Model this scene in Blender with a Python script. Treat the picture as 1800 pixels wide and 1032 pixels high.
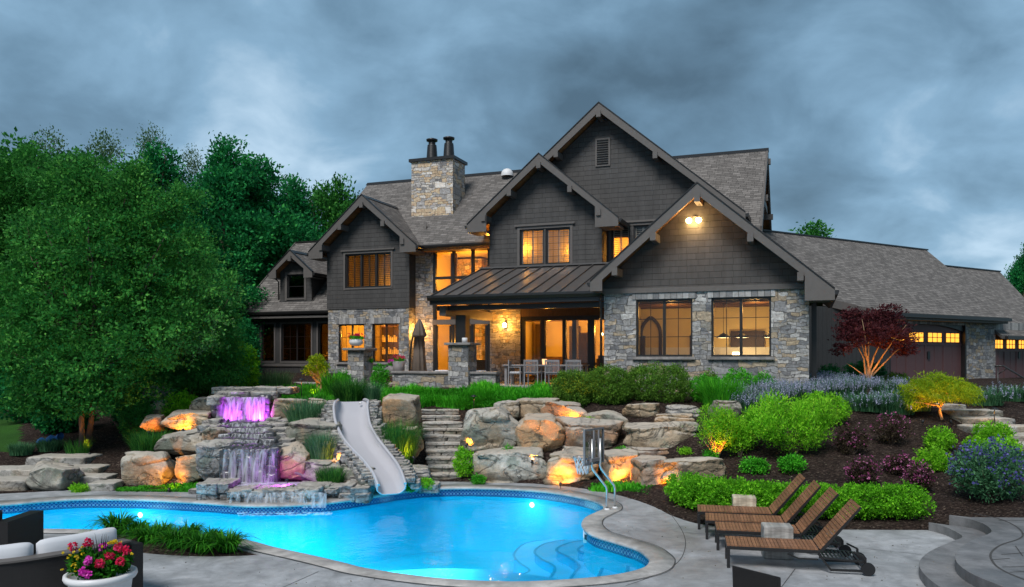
import bpy, bmesh, math, random
import numpy as np
from mathutils import Vector, Matrix
sc = bpy.context.scene
for o in list(bpy.data.objects): bpy.data.objects.remove(o)
C = sc.collection
R = math.radians
random.seed(7)

# ---------------------------------------------------------------- camera, world, sun, exposure
F, H, VPY = 1400.0, 3.1, 627.0
cam = bpy.data.objects.new('camera', bpy.data.cameras.new('camera'))
C.objects.link(cam); sc.camera = cam
cam.location = (0, 0, H); cam.rotation_euler = (R(90), 0, 0)
cam.data.sensor_width = 36; cam.data.lens = 28.0
cam.data.shift_y = (VPY-516)/1800.0
cam.data.clip_start = .05; cam.data.clip_end = 3000
sc.view_settings.view_transform = 'Standard'; sc.view_settings.look = 'None'
sc.view_settings.exposure = .95; sc.view_settings.gamma = 1; sc.view_settings.use_curve_mapping = False
try:
    sc.cycles.use_denoising = True; sc.cycles.denoiser = 'OPENIMAGEDENOISE'
    sc.cycles.max_bounces = 7; sc.cycles.transparent_max_bounces = 24
    sc.cycles.diffuse_bounces = 3; sc.cycles.glossy_bounces = 3; sc.cycles.sample_clamp_indirect = 4
    sc.cycles.use_light_tree = True; sc.cycles.caustics_reflective = False; sc.cycles.caustics_refractive = False
except Exception: pass

SUN_EL, SUN_AZ = R(50), R(205)
W = bpy.data.worlds.new('World'); sc.world = W; W.use_nodes = True
nt = W.node_tree; nt.nodes.clear()
def wn(t, **k):
    n = nt.nodes.new(t)
    for a, b in k.items(): setattr(n, a, b)
    return n
L = nt.links.new
out = wn('ShaderNodeOutputWorld'); bg = wn('ShaderNodeBackground')
sky = wn('ShaderNodeTexSky', sky_type='NISHITA', sun_disc=False, sun_elevation=SUN_EL, sun_rotation=SUN_AZ)
tc = wn('ShaderNodeTexCoord'); sep = wn('ShaderNodeSeparateXYZ'); L(tc.outputs['Generated'], sep.inputs[0])
def mth(op, a, b=None, c=None, tree=None, clamp=False):
    n = nt.nodes.new('ShaderNodeMath'); n.operation = op; n.use_clamp = clamp
    for i, x in enumerate((a, b, c)):
        if x is None: continue
        if isinstance(x, (int, float)): n.inputs[i].default_value = x
        else: L(x, n.inputs[i])
    return n.outputs[0]
zz = mth('ADD', mth('MAXIMUM', sep.outputs[2], 0.0), .42)
px_ = mth('DIVIDE', sep.outputs[0], zz); py_ = mth('DIVIDE', sep.outputs[1], zz)
cmb = wn('ShaderNodeCombineXYZ'); L(px_, cmb.inputs[0]); L(mth('MULTIPLY', py_, 1.0), cmb.inputs[1]); cmb.inputs[2].default_value = 3.3
n1 = wn('ShaderNodeTexNoise'); n1.inputs['Scale'].default_value = 1.5; n1.inputs['Detail'].default_value = 7; n1.inputs['Roughness'].default_value = .50; n1.inputs['Distortion'].default_value = .35
n2 = wn('ShaderNodeTexNoise'); n2.inputs['Scale'].default_value = 5.2; n2.inputs['Detail'].default_value = 8; n2.inputs['Roughness'].default_value = .52; n2.inputs['Distortion'].default_value = .3
L(cmb.outputs[0], n1.inputs['Vector']); L(cmb.outputs[0], n2.inputs['Vector'])
nz = mth('ADD', mth('MULTIPLY', n1.outputs['Fac'], .66), mth('MULTIPLY', n2.outputs['Fac'], .40)); nz = mth('SUBTRACT', nz, .03)
# clouds are lower contrast and paler towards the horizon
lift = mth('MULTIPLY', mth('SUBTRACT', .30, sep.outputs[2]), .34)
nz = mth('ADD', nz, lift)
def patch(x, y, w, k):   # thinner cloud in one direction
    d = Vector(((x-900)/1400, 1, (627-y)/1400)).normalized()
    dp = nt.nodes.new('ShaderNodeVectorMath'); dp.operation = 'DOT_PRODUCT'; L(tc.outputs['Generated'], dp.inputs[0]); dp.inputs[1].default_value = d
    return mth('MULTIPLY', mth('POWER', mth('MAXIMUM', dp.outputs['Value'], 0.0), w), k)
nz = mth('ADD', nz, patch(450, 290, 110, .22)); nz = mth('ADD', nz, patch(980, 150, 120, .05)); nz = mth('ADD', nz, patch(1790, 420, 90, .05)); nz = mth('SUBTRACT', nz, patch(150, 70, 40, .06)); nz = mth('SUBTRACT', nz, patch(1150, 20, 40, .06))
cr = wn('ShaderNodeValToRGB'); L(nz, cr.inputs[0]); e = cr.color_ramp
e.interpolation = 'LINEAR'
e.elements[0].position = .36; e.elements[0].color = (.045, .083, .118, 1)
e.elements[1].position = .70; e.elements[1].color = (.30, .41, .51, 1)
m_ = e.elements.new(.50); m_.color = (.092, .165, .235, 1)
m_ = e.elements.new(.60); m_.color = (.150, .255, .355, 1)
mix = wn('ShaderNodeMixRGB'); mix.blend_type = 'MIX'; mix.inputs[0].default_value = .90
skm = wn('ShaderNodeMixRGB'); skm.blend_type = 'MULTIPLY'; skm.inputs[0].default_value = 1; skm.inputs[2].default_value = (.06, .06, .06, 1)
L(sky.outputs[0], skm.inputs[1]); L(skm.outputs[0], mix.inputs[1]); L(cr.outputs[0], mix.inputs[2])
L(mix.outputs[0], bg.inputs[0]); bg.inputs[1].default_value = .92; L(bg.outputs[0], out.inputs[0])

sl = bpy.data.lights.new('sun', 'SUN'); sl.energy = 1.6; sl.angle = R(24); sl.color = (1, .975, .95)
sun = bpy.data.objects.new('sun', sl); C.objects.link(sun)
sd = Vector((math.sin(SUN_AZ)*math.cos(SUN_EL), math.cos(SUN_AZ)*math.cos(SUN_EL), math.sin(SUN_EL)))
sun.rotation_euler = sd.to_track_quat('Z', 'Y').to_euler(); sun.location = sd*50

# ---------------------------------------------------------------- coordinates
def at(px, py, Y): return Vector(((px-900)/F*Y, Y, H-(py-VPY)/F*Y))
def gp(px, py, z=0.0):
    Y = F*(H-z)/(py-VPY); return Vector(((px-900)/F*Y, Y, z))
TH = R(20.5); sT, cT = math.sin(TH), math.cos(TH)
def h2w(u, v): return (u*cT+v*sT, -u*sT+v*cT)
def w2h(x, y): return (x*cT-y*sT, x*sT+y*cT)
def pt(p, Y): return (p-900)/F*Y

# thin-plate terrain through surveyed heights
CP = np.array([(-16,18.5,0),(-10,18.9,0),(-6.5,18.2,0),(-3.6,18.2,.05),(-1.5,19.5,.02),(0,19.6,.02),(1.7,18.8,.02),(3,16.4,.02),(3.6,15.0,.02),(5,14.6,.02),(7.4,14.3,.05),(9.4,14.4,.28),
 (0,8,0),(-10,8,0),(10,8,0),(-20,10,0),(0,20.5,.5),(2,20.2,.5),(.2,21.6,1.1),(2.5,21.5,1.15),(3.6,20,.7),(5,19,.62),
 (0,22.7,1.55),(3,22.5,1.65),(-2,23.5,1.48),(-2,25.3,1.9),(1,25,1.9),(4,24.3,1.9),(-1.9,20,0),(-1.85,21.6,.5),
 (5,17,.36),(8,17,.5),(11,17,.55),(6,20,1.08),(9,20,1.1),(12,20,1.15),(7,23,1.7),(10,23,1.72),(14,23,1.7),(12,27,1.93),(16,27,1.93),(20,30,1.95),(25,38,1.95),(14,15,.4),(18,18,.8),
 (-10,33,2),(-5,30,2),(0,30,2),(5,30,2),(-15,38,2),(-8,27,1.8),(-5,26.5,1.85),(-3.6,20.6,1.0),(-3.1,19.3,.2),
 (-5.7,17.3,0),(-5.7,18.5,.45),(-5.7,20.3,1.0),(-5.9,22,1.55),(-5,24,1.75),(-8,20,.62),(-8,22,1.1),(-9,19.4,.2),
 (-11.5,22,.6),(-14,20,.3),(-16,23,.7),(-20,28,.8),(-12,27,1.3),(-18,36,1.3),(-30,45,1.6),(-10,50,2.2),(10,60,2.2),(40,60,2.2),(-40,20,.6),(30,15,.5),(-60,80,4),(60,90,2.5),(0,100,3)], float)
def _tk(r2): return np.where(r2 > 1e-9, .5*r2*np.log(r2+1e-12), 0)
_n = len(CP)
_d = ((CP[:, None, :2]-CP[None, :, :2])**2).sum(-1)
_A = np.zeros((_n+3, _n+3)); _A[:_n, :_n] = _tk(_d)+np.eye(_n)*.02
_A[:_n, _n:] = np.c_[np.ones(_n), CP[:, :2]]; _A[_n:, :_n] = _A[:_n, _n:].T
_w = np.linalg.solve(_A, np.r_[CP[:, 2], 0, 0, 0])
def hgt(x, y):
    x = np.atleast_1d(np.asarray(x, float)); y = np.atleast_1d(np.asarray(y, float))
    r = (x[:, None]-CP[:, 0])**2+(y[:, None]-CP[:, 1])**2
    z = _tk(r)@_w[:_n]+_w[_n]+_w[_n+1]*x+_w[_n+2]*y
    far = np.hypot(x, y-30)
    k = np.clip((far-65)/60, 0, 1)
    return np.clip(z, -.02, 6)*(1-k)+2.5*k
def hz(x, y): return float(hgt(x, y)[0])
def drop(px, py, y0=12.0, y1=60.0):
    ys = np.linspace(y0, y1, 900); xs = (px-900)/F*ys
    zr = H-(py-VPY)/F*ys
    d = zr-hgt(xs, ys); i = np.argmax(d < 0) if (d < 0).any() else len(ys)-1
    return Vector((xs[i], ys[i], float(hgt(xs[i], ys[i])[0])))

# ---------------------------------------------------------------- numpy value noise
def vnoise(p, seed=0):
    p = np.asarray(p, float); i = np.floor(p).astype(np.int64); f = p-i; f = f*f*(3-2*f)
    def h(a, b, c):
        n = (a*374761393+b*668265263+c*2147483647+seed*1274126177) & 0xffffffff
        n = ((n ^ (n >> 13))*1274126177) & 0xffffffff
        return ((n ^ (n >> 16)) & 0xffff)/65535.0
    r = 0
    for dx in (0, 1):
        for dy in (0, 1):
            for dz in (0, 1):
                w = (f[:, 0] if dx else 1-f[:, 0])*(f[:, 1] if dy else 1-f[:, 1])*(f[:, 2] if dz else 1-f[:, 2])
                r = r+w*h(i[:, 0]+dx, i[:, 1]+dy, i[:, 2]+dz)
    return r*2-1
def fbm(p, oct=4, seed=0, rough=.5):
    p = np.asarray(p, float); a = 1; s = 0
    for k in range(oct): s = s+a*vnoise(p*(2**k), seed+k*17); a *= rough
    return s

# ---------------------------------------------------------------- mesh + object helpers
def link(name, me, parent=None, loc=None):
    o = bpy.data.objects.new(name, me); C.objects.link(o)
    if parent is not None: o.parent = parent
    if loc is not None: o.location = loc
    return o
def tag(o, label, cat, group=None):
    o['label'] = label; o['category'] = cat
    if group: o['group'] = group
    return o
def thing(name, label, cat, loc=(0, 0, 0), rz=0, group=None):
    o = bpy.data.objects.new(name, None); C.objects.link(o); o.location = loc; o.rotation_euler = (0, 0, rz)
    o.empty_display_size = .2
    return tag(o, label, cat, group)
def struct(o): o['kind'] = 'structure'; return o

class MB:
    def __init__(s): s.v = []; s.f = []; s.m = []; s.cur = 0; s.sm = []; s.smooth = False
    def poly(s, pts, flip=False):
        b = len(s.v); s.v += [tuple(p) for p in pts]; idx = list(range(b, b+len(pts)))
        if flip: idx.reverse()
        s.f.append(idx); s.m.append(s.cur); s.sm.append(s.smooth); return s
    def box(s, x0, x1, y0, y1, z0, z1):
        if x0 > x1: x0, x1 = x1, x0
        if y0 > y1: y0, y1 = y1, y0
        if z0 > z1: z0, z1 = z1, z0
        return s.hexa([(x0,y0,z0),(x1,y0,z0),(x1,y1,z0),(x0,y1,z0),(x0,y0,z1),(x1,y0,z1),(x1,y1,z1),(x0,y1,z1)])
    def hexa(s, c):
        b = len(s.v); s.v += [tuple(p) for p in c]
        for q in ((0,3,2,1),(4,5,6,7),(0,1,5,4),(1,2,6,5),(2,3,7,6),(3,0,4,7)):
            s.f.append([b+i for i in q]); s.m.append(s.cur); s.sm.append(False)
        return s
    def beam(s, a, b, w, h, up=(0, 0, 1)):
        a = Vector(a); b = Vector(b); d = (b-a).normalized(); up = Vector(up)
        sx = d.cross(up)
        if sx.length < 1e-4: sx = Vector((1, 0, 0))
        sx.normalize(); uy = sx.cross(d)
        c = []
        for p in (a, b):
            for i, j in ((-1,-1),(1,-1),(1,1),(-1,1)): c.append(p+sx*(i*w/2)+uy*(j*h/2))
        return s.hexa([c[0],c[1],c[5],c[4],c[3],c[2],c[6],c[7]])
    def prism(s, prof, fn0, fn1):
        """prof: list of 2D; fn0/fn1 map 2D -> 3D for both ends"""
        n = len(prof); b = len(s.v)
        s.v += [tuple(fn0(p)) for p in prof]+[tuple(fn1(p)) for p in prof]
        s.f.append(list(range(b, b+n))); s.f.append(list(range(b+2*n-1, b+n-1, -1)))
        s.m += [s.cur]*2; s.sm += [False]*2
        for i in range(n):
            j = (i+1) % n; s.f.append([b+j, b+i, b+n+i, b+n+j]); s.m.append(s.cur); s.sm.append(s.smooth)
        return s
    def tube(s, pts, rad, n=8, cap=True, flat=1.0):
        pts = [Vector(p) for p in pts]; b = len(s.v); k = len(pts)
        if isinstance(rad, (int, float)): rad = [rad]*k
        ref = Vector((0, 0, 1))
        for i, p in enumerate(pts):
            d = (pts[min(i+1, k-1)]-pts[max(i-1, 0)]).normalized()
            if abs(d.dot(ref)) > .95: ref = Vector((1, 0, 0))
            x = d.cross(ref).normalized(); y = x.cross(d); ref = y
            for j in range(n):
                a = 2*math.pi*j/n
                s.v.append(tuple(p+x*(math.cos(a)*rad[i])+y*(math.sin(a)*rad[i]*flat)))
        for i in range(k-1):
            for j in range(n):
                j2 = (j+1) % n
                s.f.append([b+i*n+j, b+i*n+j2, b+(i+1)*n+j2, b+(i+1)*n+j]); s.m.append(s.cur); s.sm.append(True)
        if cap:
            s.f.append([b+j for j in reversed(range(n))]); s.f.append([b+(k-1)*n+j for j in range(n)])
            s.m += [s.cur]*2; s.sm += [False]*2
        return s
    def lathe(s, prof, n=24, c=(0, 0, 0), sq=None):
        b = len(s.v); k = len(prof)
        for (r, z) in prof:
            for j in range(n):
                a = 2*math.pi*j/n; s.v.append((c[0]+r*math.cos(a), c[1]+r*math.sin(a), c[2]+z))
        for i in range(k-1):
            for j in range(n):
                j2 = (j+1) % n
                s.f.append([b+i*n+j, b+i*n+j2, b+(i+1)*n+j2, b+(i+1)*n+j]); s.m.append(s.cur); s.sm.append(True)
        return s
    def grid(s, P, nu, nv, close_u=False):
        b = len(s.v); s.v += [tuple(p) for p in P]
        for i in range(nv-1):
            for j in range(nu if close_u else nu-1):
                j2 = (j+1) % nu
                s.f.append([b+i*nu+j, b+i*nu+j2, b+(i+1)*nu+j2, b+(i+1)*nu+j]); s.m.append(s.cur); s.sm.append(s.smooth)
        return s
    def build(s, name, mats, parent=None, org=(0, 0, 0), loc=None, uv=True, fix=True, bevel=0):
        if not isinstance(mats, (list, tuple)): mats = [mats]
        me = bpy.data.meshes.new(name)
        me.from_pydata([(a-org[0], b-org[1], c-org[2]) for a, b, c in s.v], [], s.f)
        for m in mats: me.materials.append(m)
        me.polygons.foreach_set('material_index', s.m); me.polygons.foreach_set('use_smooth', s.sm)
        if fix:
            bm = bmesh.new(); bm.from_mesh(me); bmesh.ops.recalc_face_normals(bm, faces=bm.faces); bm.to_mesh(me); bm.free()
        me.update()
        if uv:
            ul = me.uv_layers.new(name='UVMap').data
            for p in me.polygons:
                nrm = p.normal
                t = Vector((1, 0, 0)) if abs(nrm.z) > .999 else Vector((-nrm.y, nrm.x, 0)).normalized()
                q = nrm.cross(t)
                for li in p.loop_indices:
                    co = me.vertices[me.loops[li].vertex_index].co
                    ul[li].uv = (co.dot(t), co.dot(q))
        o = link(name, me, parent, loc)
        if bevel:
            b = o.modifiers.new('bevel', 'BEVEL'); b.width = bevel; b.segments = 2; b.limit_method = 'ANGLE'
        return o

def np_mesh(name, V, Fq, mats, parent=None, loc=None, var=None, midx=None, smooth=False):
    me = bpy.data.meshes.new(name); V = np.asarray(V, np.float32); Fq = np.asarray(Fq, np.int32)
    me.vertices.add(len(V)); me.vertices.foreach_set('co', V.ravel())
    k = Fq.shape[1]; me.loops.add(Fq.size); me.loops.foreach_set('vertex_index', Fq.ravel())
    me.polygons.add(len(Fq)); me.polygons.foreach_set('loop_start', np.arange(0, Fq.size, k, dtype=np.int32))
    if not isinstance(mats, (list, tuple)): mats = [mats]
    for m in mats: me.materials.append(m)
    if midx is not None: me.polygons.foreach_set('material_index', np.asarray(midx, np.int32))
    if smooth: me.polygons.foreach_set('use_smooth', np.ones(len(Fq), bool))
    if var is not None:
        a = me.attributes.new('var', 'FLOAT', 'POINT'); a.data.foreach_set('value', np.asarray(var, np.float32))
    me.update(calc_edges=True); me.validate()
    return link(name, me, parent, loc)
# ---------------------------------------------------------------- materials
class NT:
    def __init__(s, name):
        s.m = bpy.data.materials.new(name); s.m.use_nodes = True; s.t = s.m.node_tree
        s.b = s.t.nodes['Principled BSDF']; s.o = s.t.nodes['Material Output']
    def n(s, t, ins=None, **k):
        n = s.t.nodes.new(t)
        for a, b in k.items(): setattr(n, a, b)
        for a, b in (ins or {}).items(): s.set(n.inputs[a], b)
        return n
    def set(s, inp, x):
        if isinstance(x, bpy.types.NodeSocket): s.t.links.new(x, inp)
        elif isinstance(x, tuple) and len(x) == 3 and inp.type == 'RGBA': inp.default_value = (*x, 1)
        else: inp.default_value = x
    def co(s, kind='Object', scale=(1, 1, 1), rot=(0, 0, 0)):
        c = s.n('ShaderNodeTexCoord'); m = s.n('ShaderNodeMapping', {'Vector': c.outputs[kind], 'Scale': scale, 'Rotation': rot}); return m.outputs[0]
    def noise(s, vec, scale, detail=4, rough=.55, dist=0, out='Fac'):
        return s.n('ShaderNodeTexNoise', {'Vector': vec, 'Scale': scale, 'Detail': detail, 'Roughness': rough, 'Distortion': dist}).outputs[out]
    def ramp(s, fac, stops, interp='LINEAR'):
        r = s.n('ShaderNodeValToRGB', {'Fac': fac}); e = r.color_ramp; e.interpolation = interp
        while len(e.elements) > 1: e.elements.remove(e.elements[-1])
        for i, (p, c) in enumerate(stops):
            x = e.elements[0] if i == 0 else e.elements.new(p)
            x.position = p; x.color = (*c, 1) if isinstance(c, tuple) else (c, c, c, 1)
        return r.outputs[0]
    def mix(s, f, a, b, mode='MIX'):
        m = s.n('ShaderNodeMixRGB', blend_type=mode); s.set(m.inputs[0], f); s.set(m.inputs[1], a); s.set(m.inputs[2], b); return m.outputs[0]
    def math(s, op, a, b=0.0):
        m = s.n('ShaderNodeMath', operation=op); s.set(m.inputs[0], a); s.set(m.inputs[1], b); return m.outputs[0]
    def bump(s, h, st=.5, d=.02):
        b = s.n('ShaderNodeBump', {'Height': h, 'Strength': st, 'Distance': d}); s.set(s.b.inputs['Normal'], b.outputs[0]); return b.outputs[0]
    def fin(s, col=None, rough=None, spec=None, metal=None):
        for k, v in (('Base Color', col), ('Roughness', rough), ('Specular IOR Level', spec), ('Metallic', metal)):
            if v is not None: s.set(s.b.inputs[k], v)
        return s.m

def plain(name, col, rough=.6, spec=.4, metal=0, var=.12, scale=6):
    g = NT(name); v = g.co(); n = g.noise(v, scale, 5, .6)
    c0 = tuple(c*(1-var) for c in col); c1 = tuple(min(1, c*(1+var)) for c in col)
    g.bump(n, .12, .01)
    return g.fin(g.ramp(n, [(.3, c0), (.7, c1)]), rough, spec, metal)

def m_shingle_roof():
    g = NT('asphalt_shingles'); uv = g.co('UV')
    br = g.n('ShaderNodeTexBrick', {'Vector': uv, 'Color1': (0, 0, 0, 1), 'Color2': (1, 1, 1, 1), 'Mortar': (.5, .5, .5, 1), 'Scale': 1.0, 'Mortar Size': .006, 'Bias': 0.0, 'Brick Width': .32, 'Row Height': .155}, offset=.37, squash=.7, squash_frequency=3)
    rnd = g.ramp(br.outputs['Color'], [(0, (.105, .095, .087)), (.5, (.165, .15, .138)), (1, (.255, .233, .215))])
    nn = g.noise(uv, 2.2, 6, .6); gran = g.noise(uv, 90, 2, .6)
    col = g.mix(.35, rnd, g.ramp(nn, [(.3, (.13, .12, .115)), (.7, (.23, .215, .205))]))
    col = g.mix(.35, col, g.ramp(gran, [(.3, .25), (.7, .75)]), 'OVERLAY')
    col = g.mix(g.ramp(br.outputs['Fac'], [(0, 0.0), (1, .8)]), col, (.05, .046, .044))
    # overlapped courses: sawtooth across the row
    sp = g.n('ShaderNodeSeparateXYZ', {'Vector': uv}); fr = g.math('FRACT', g.math('DIVIDE', sp.outputs[1], .155))
    hgt_ = g.math('SUBTRACT', g.math('ADD', g.math('SUBTRACT', 1.0, fr), g.math('MULTIPLY', br.outputs['Color'], .35)), br.outputs['Fac'])
    edge = g.ramp(fr, [(0, .3), (.16, 1.0)])
    col = g.mix(1, col, edge, 'MULTIPLY')
    g.bump(hgt_, .9, .025)
    return g.fin(col, .9, .25)

def m_siding(name, c, w=.28, row=.2, lap=True):
    g = NT(name); uv = g.co('UV')
    br = g.n('ShaderNodeTexBrick', {'Vector': uv, 'Color1': (0, 0, 0, 1), 'Color2': (1, 1, 1, 1), 'Mortar': (.5, .5, .5, 1), 'Scale': 1.0, 'Mortar Size': .005, 'Brick Width': w, 'Row Height': row}, offset=.43, squash=1.3, squash_frequency=2)
    d = tuple(x*.86 for x in c); l = tuple(x*1.14 for x in c)
    col = g.ramp(br.outputs['Color'], [(0, d), (1, l)])
    nn = g.noise(uv, 5, 6, .6); col = g.mix(.4, col, g.ramp(nn, [(.3, d), (.7, l)]))
    sp = g.n('ShaderNodeSeparateXYZ', {'Vector': uv}); fr = g.math('FRACT', g.math('DIVIDE', sp.outputs[1], row))
    hh = g.math('SUBTRACT', g.math('SUBTRACT', 1.0, fr), g.math('MULTIPLY', br.outputs['Fac'], .6))
    g.bump(hh, .8, .022)
    col = g.mix(.35, col, g.ramp(g.noise(g.co('UV', (3.5, .5, 1)), 1.2, 6, .65), [(.3, .22), (.7, .72)]), 'OVERLAY')
    col = g.mix(g.math('MULTIPLY', br.outputs['Fac'], .6), col, tuple(x*.35 for x in c))
    return g.fin(col, .65, .3)

def m_board(name, c, wdt=.28, batt=.03):
    g = NT(name); uv = g.co('UV'); sp = g.n('ShaderNodeSeparateXYZ', {'Vector': uv})
    fr = g.math('FRACT', g.math('DIVIDE', sp.outputs[0], wdt)); k = g.math('LESS_THAN', fr, batt/wdt*1.0)
    nn = g.noise(g.co('UV', (8, 1, 1)), 3, 5, .6)
    col = g.ramp(nn, [(.3, tuple(x*.8 for x in c)), (.7, tuple(x*1.2 for x in c))])
    col = g.mix(g.math('MULTIPLY', k, .6), col, tuple(x*.4 for x in c))
    g.bump(g.math('SUBTRACT', 1.0, k), .6, .02)
    return g.fin(col, .6, .35)

def m_stone(name='ledge_stone', tint=(1, 1, 1), k=1.0, warm=.3):
    """irregular coursed fieldstone: three sizes of stone broken into one another"""
    g = NT(name); uv = g.co('UV'); v = g.co('Object')
    w = g.n('ShaderNodeVectorMath', {0: g.noise(uv, 2.4, 3, .5, out='Color'), 1: (.5, .5, .5)}, operation='SUBTRACT'); w2 = g.n('ShaderNodeVectorMath', {0: w.outputs[0]}, operation='SCALE'); w2.inputs['Scale'].default_value = .26
    w3 = g.n('ShaderNodeVectorMath', {0: g.noise(uv, 13, 3, .5, out='Color'), 1: (.5, .5, .5)}, operation='SUBTRACT'); w4 = g.n('ShaderNodeVectorMath', {0: w3.outputs[0]}, operation='SCALE'); w4.inputs['Scale'].default_value = .06
    q = g.n('ShaderNodeVectorMath', {0: uv, 1: w2.outputs[0]}, operation='ADD'); q = g.n('ShaderNodeVectorMath', {0: q.outputs[0], 1: w4.outputs[0]}, operation='ADD').outputs[0]
    B = []
    for bw, rh, of, sq_, ms_ in ((.40, .17, .41, .62, .008), (.27, .115, .33, 1.5, .007), (.52, .29, .47, .7, .009)):
        m = g.n('ShaderNodeMapping', {'Vector': q, 'Location': (bw*3.7, rh*2.3, 0)})
        B.append(g.n('ShaderNodeTexBrick', {'Vector': m.outputs[0], 'Color1': (0, 0, 0, 1), 'Color2': (1, 1, 1, 1), 'Mortar': (.5, .5, .5, 1), 'Scale': 1.0, 'Mortar Size': ms_*k, 'Mortar Smooth': .6, 'Brick Width': bw*k, 'Row Height': rh*k}, offset=of, squash=sq_, squash_frequency=3))
    cell = g.n('ShaderNodeTexVoronoi', {'Vector': q, 'Scale': 1.35/k}, feature='F1', distance='CHEBYCHEV'); sc2 = g.n('ShaderNodeSeparateXYZ', {'Vector': cell.outputs['Color']})
    k1 = g.math('GREATER_THAN', sc2.outputs[0], .42); k2 = g.math('GREATER_THAN', sc2.outputs[0], .76)
    rnd = g.mix(k2, g.mix(k1, B[0].outputs['Color'], B[1].outputs['Color']), B[2].outputs['Color'])
    fac = g.mix(k2, g.mix(k1, B[0].outputs['Fac'], B[1].outputs['Fac']), B[2].outputs['Fac'])
    T = lambda *c: tuple(a*b for a, b in zip(c, tint))
    rs = g.math('FRACT', g.math('ADD', g.math('MULTIPLY', rnd, 3.7), g.math('MULTIPLY', sc2.outputs[1], 1.9)))
    col = g.ramp(rs, [(0, T(.13, .135, .145)), (.2, T(.23, .235, .245)), (.45, T(.32, .325, .335)), (.65, T(.27, .255, .225)), (.8, T(.38, .375, .365)), (.93, T(.52, .515, .50)), (1, T(.17, .17, .18))])
    r2 = g.math('FRACT', g.math('MULTIPLY', rnd, 11.3))
    if warm: col = g.mix(g.math('MULTIPLY', g.math('GREATER_THAN', r2, 1-warm), .75), col, T(.40, .31, .20))
    nn = g.noise(v, 9, 8, .68); st = g.noise(g.co('Object', (3, 3, 20)), 2, 6, .65)
    col = g.mix(.85, col, g.ramp(nn, [(.28, .2), (.72, .8)]), 'OVERLAY'); col = g.mix(.45, col, g.ramp(st, [(.3, .22), (.7, .78)]), 'OVERLAY')
    col = g.mix(g.math('MULTIPLY', fac, .85), col, T(.085, .083, .08))
    hh = g.math('ADD', g.math('MULTIPLY', g.math('SUBTRACT', 1.0, fac), g.math('ADD', .55, g.math('MULTIPLY', rs, .8))), g.math('MULTIPLY', nn, .5))
    g.bump(hh, 1.0, .06)
    return g.fin(col, .82, .3)

def m_soldier():
    g = NT('soldier_stone'); uv = g.co('UV')
    br = g.n('ShaderNodeTexBrick', {'Vector': uv, 'Color1': (0, 0, 0, 1), 'Color2': (1, 1, 1, 1), 'Mortar': (.5, .5, .5, 1), 'Scale': 1.0, 'Mortar Size': .007, 'Brick Width': .12, 'Row Height': 9.0}, offset=0, squash=1.6, squash_frequency=3)
    nn = g.noise(g.co('Object'), 12, 6, .6)
    col = g.ramp(br.outputs['Color'], [(0, (.17, .17, .175)), (.5, (.3, .29, .28)), (1, (.43, .42, .41))])
    col = g.mix(.5, col, g.ramp(nn, [(.3, .3), (.7, .75)]), 'OVERLAY')
    col = g.mix(br.outputs['Fac'], col, (.08, .08, .08))
    g.bump(g.math('SUBTRACT', g.math('MULTIPLY', nn, .4), br.outputs['Fac']), .8, .02)
    return g.fin(col, .85, .3)

def m_rock(name, cols, streak=.5, scale=1.0, bump=1.0):
    g = NT(name); v = g.co('Object'); oi = g.n('ShaderNodeObjectInfo'); off = g.n('ShaderNodeVectorMath', {0: v, 1: g.n('ShaderNodeCombineXYZ', {'X': g.math('MULTIPLY', oi.outputs['Random'], 37.0), 'Y': g.math('MULTIPLY', oi.outputs['Random'], 11.0)}).outputs[0]}, operation='ADD').outputs[0]
    mp = lambda sc_, rot=(0, 0, 0): g.n('ShaderNodeMapping', {'Vector': off, 'Scale': sc_, 'Rotation': rot}).outputs[0]
    w = g.noise(off, .9*scale, 3, .55, .6); a = g.noise(off, 1.15*scale, 8, .55, .5); b = g.noise(mp((1, 1, 4), (.5, .35, 0)), 1.0*scale, 7, .6, .5)
    cr_ = g.noise(off, 11*scale, 9, .74, .3); sp = g.noise(off, 42*scale, 4, .7)
    rid = g.math('ABSOLUTE', g.math('SUBTRACT', g.noise(mp((1, 1, 1.6), (.4, .2, .3)), 1.25*scale, 6, .55, .7), .5))
    crk = g.ramp(rid, [(0, 0.0), (.012, .6), (.03, 1.0)])
    col = g.ramp(a, [(.30, cols[0]), (.45, cols[1]), (.56, cols[2]), (.70, cols[3])])
    col = g.mix(g.ramp(w, [(.47, 0.0), (.60, .85)]), col, cols[4])
    lich = g.noise(off, 1.6*scale, 8, .65, .2); col = g.mix(g.ramp(lich, [(.54, 0.0), (.62, .65)]), col, (.17, .20, .155))
    col = g.mix(streak, col, g.ramp(b, [(.34, .22), (.5, .5), (.66, .8)]), 'OVERLAY')
    col = g.mix(.45, col, g.ramp(cr_, [(.32, .22), (.68, .78)]), 'OVERLAY'); col = g.mix(.35, col, g.ramp(sp, [(.35, .25), (.65, .75)]), 'OVERLAY')
    col = g.mix(g.math('MULTIPLY', g.math('SUBTRACT', 1.0, crk), .6), col, (.05, .045, .04))
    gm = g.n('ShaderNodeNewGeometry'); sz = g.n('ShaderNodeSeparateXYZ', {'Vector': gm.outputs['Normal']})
    col = g.mix(g.math('MULTIPLY', g.ramp(g.math('ADD', sz.outputs[2], g.math('MULTIPLY', g.math('SUBTRACT', cr_, .5), .9)), [(.5, 0.0), (.85, 1.0)]), .6), col, (.60, .55, .48))  # upward faces paler: dry weathered tops plus skylight painted into the colour
    h_ = g.math('ADD', g.math('ADD', g.math('MULTIPLY', a, .6), g.math('MULTIPLY', cr_, .26)), g.math('ADD', g.math('MULTIPLY', b, .4), g.math('MULTIPLY', crk, .22)))
    g.bump(h_, bump, .11)
    return g.fin(col, .85, .25)

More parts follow.
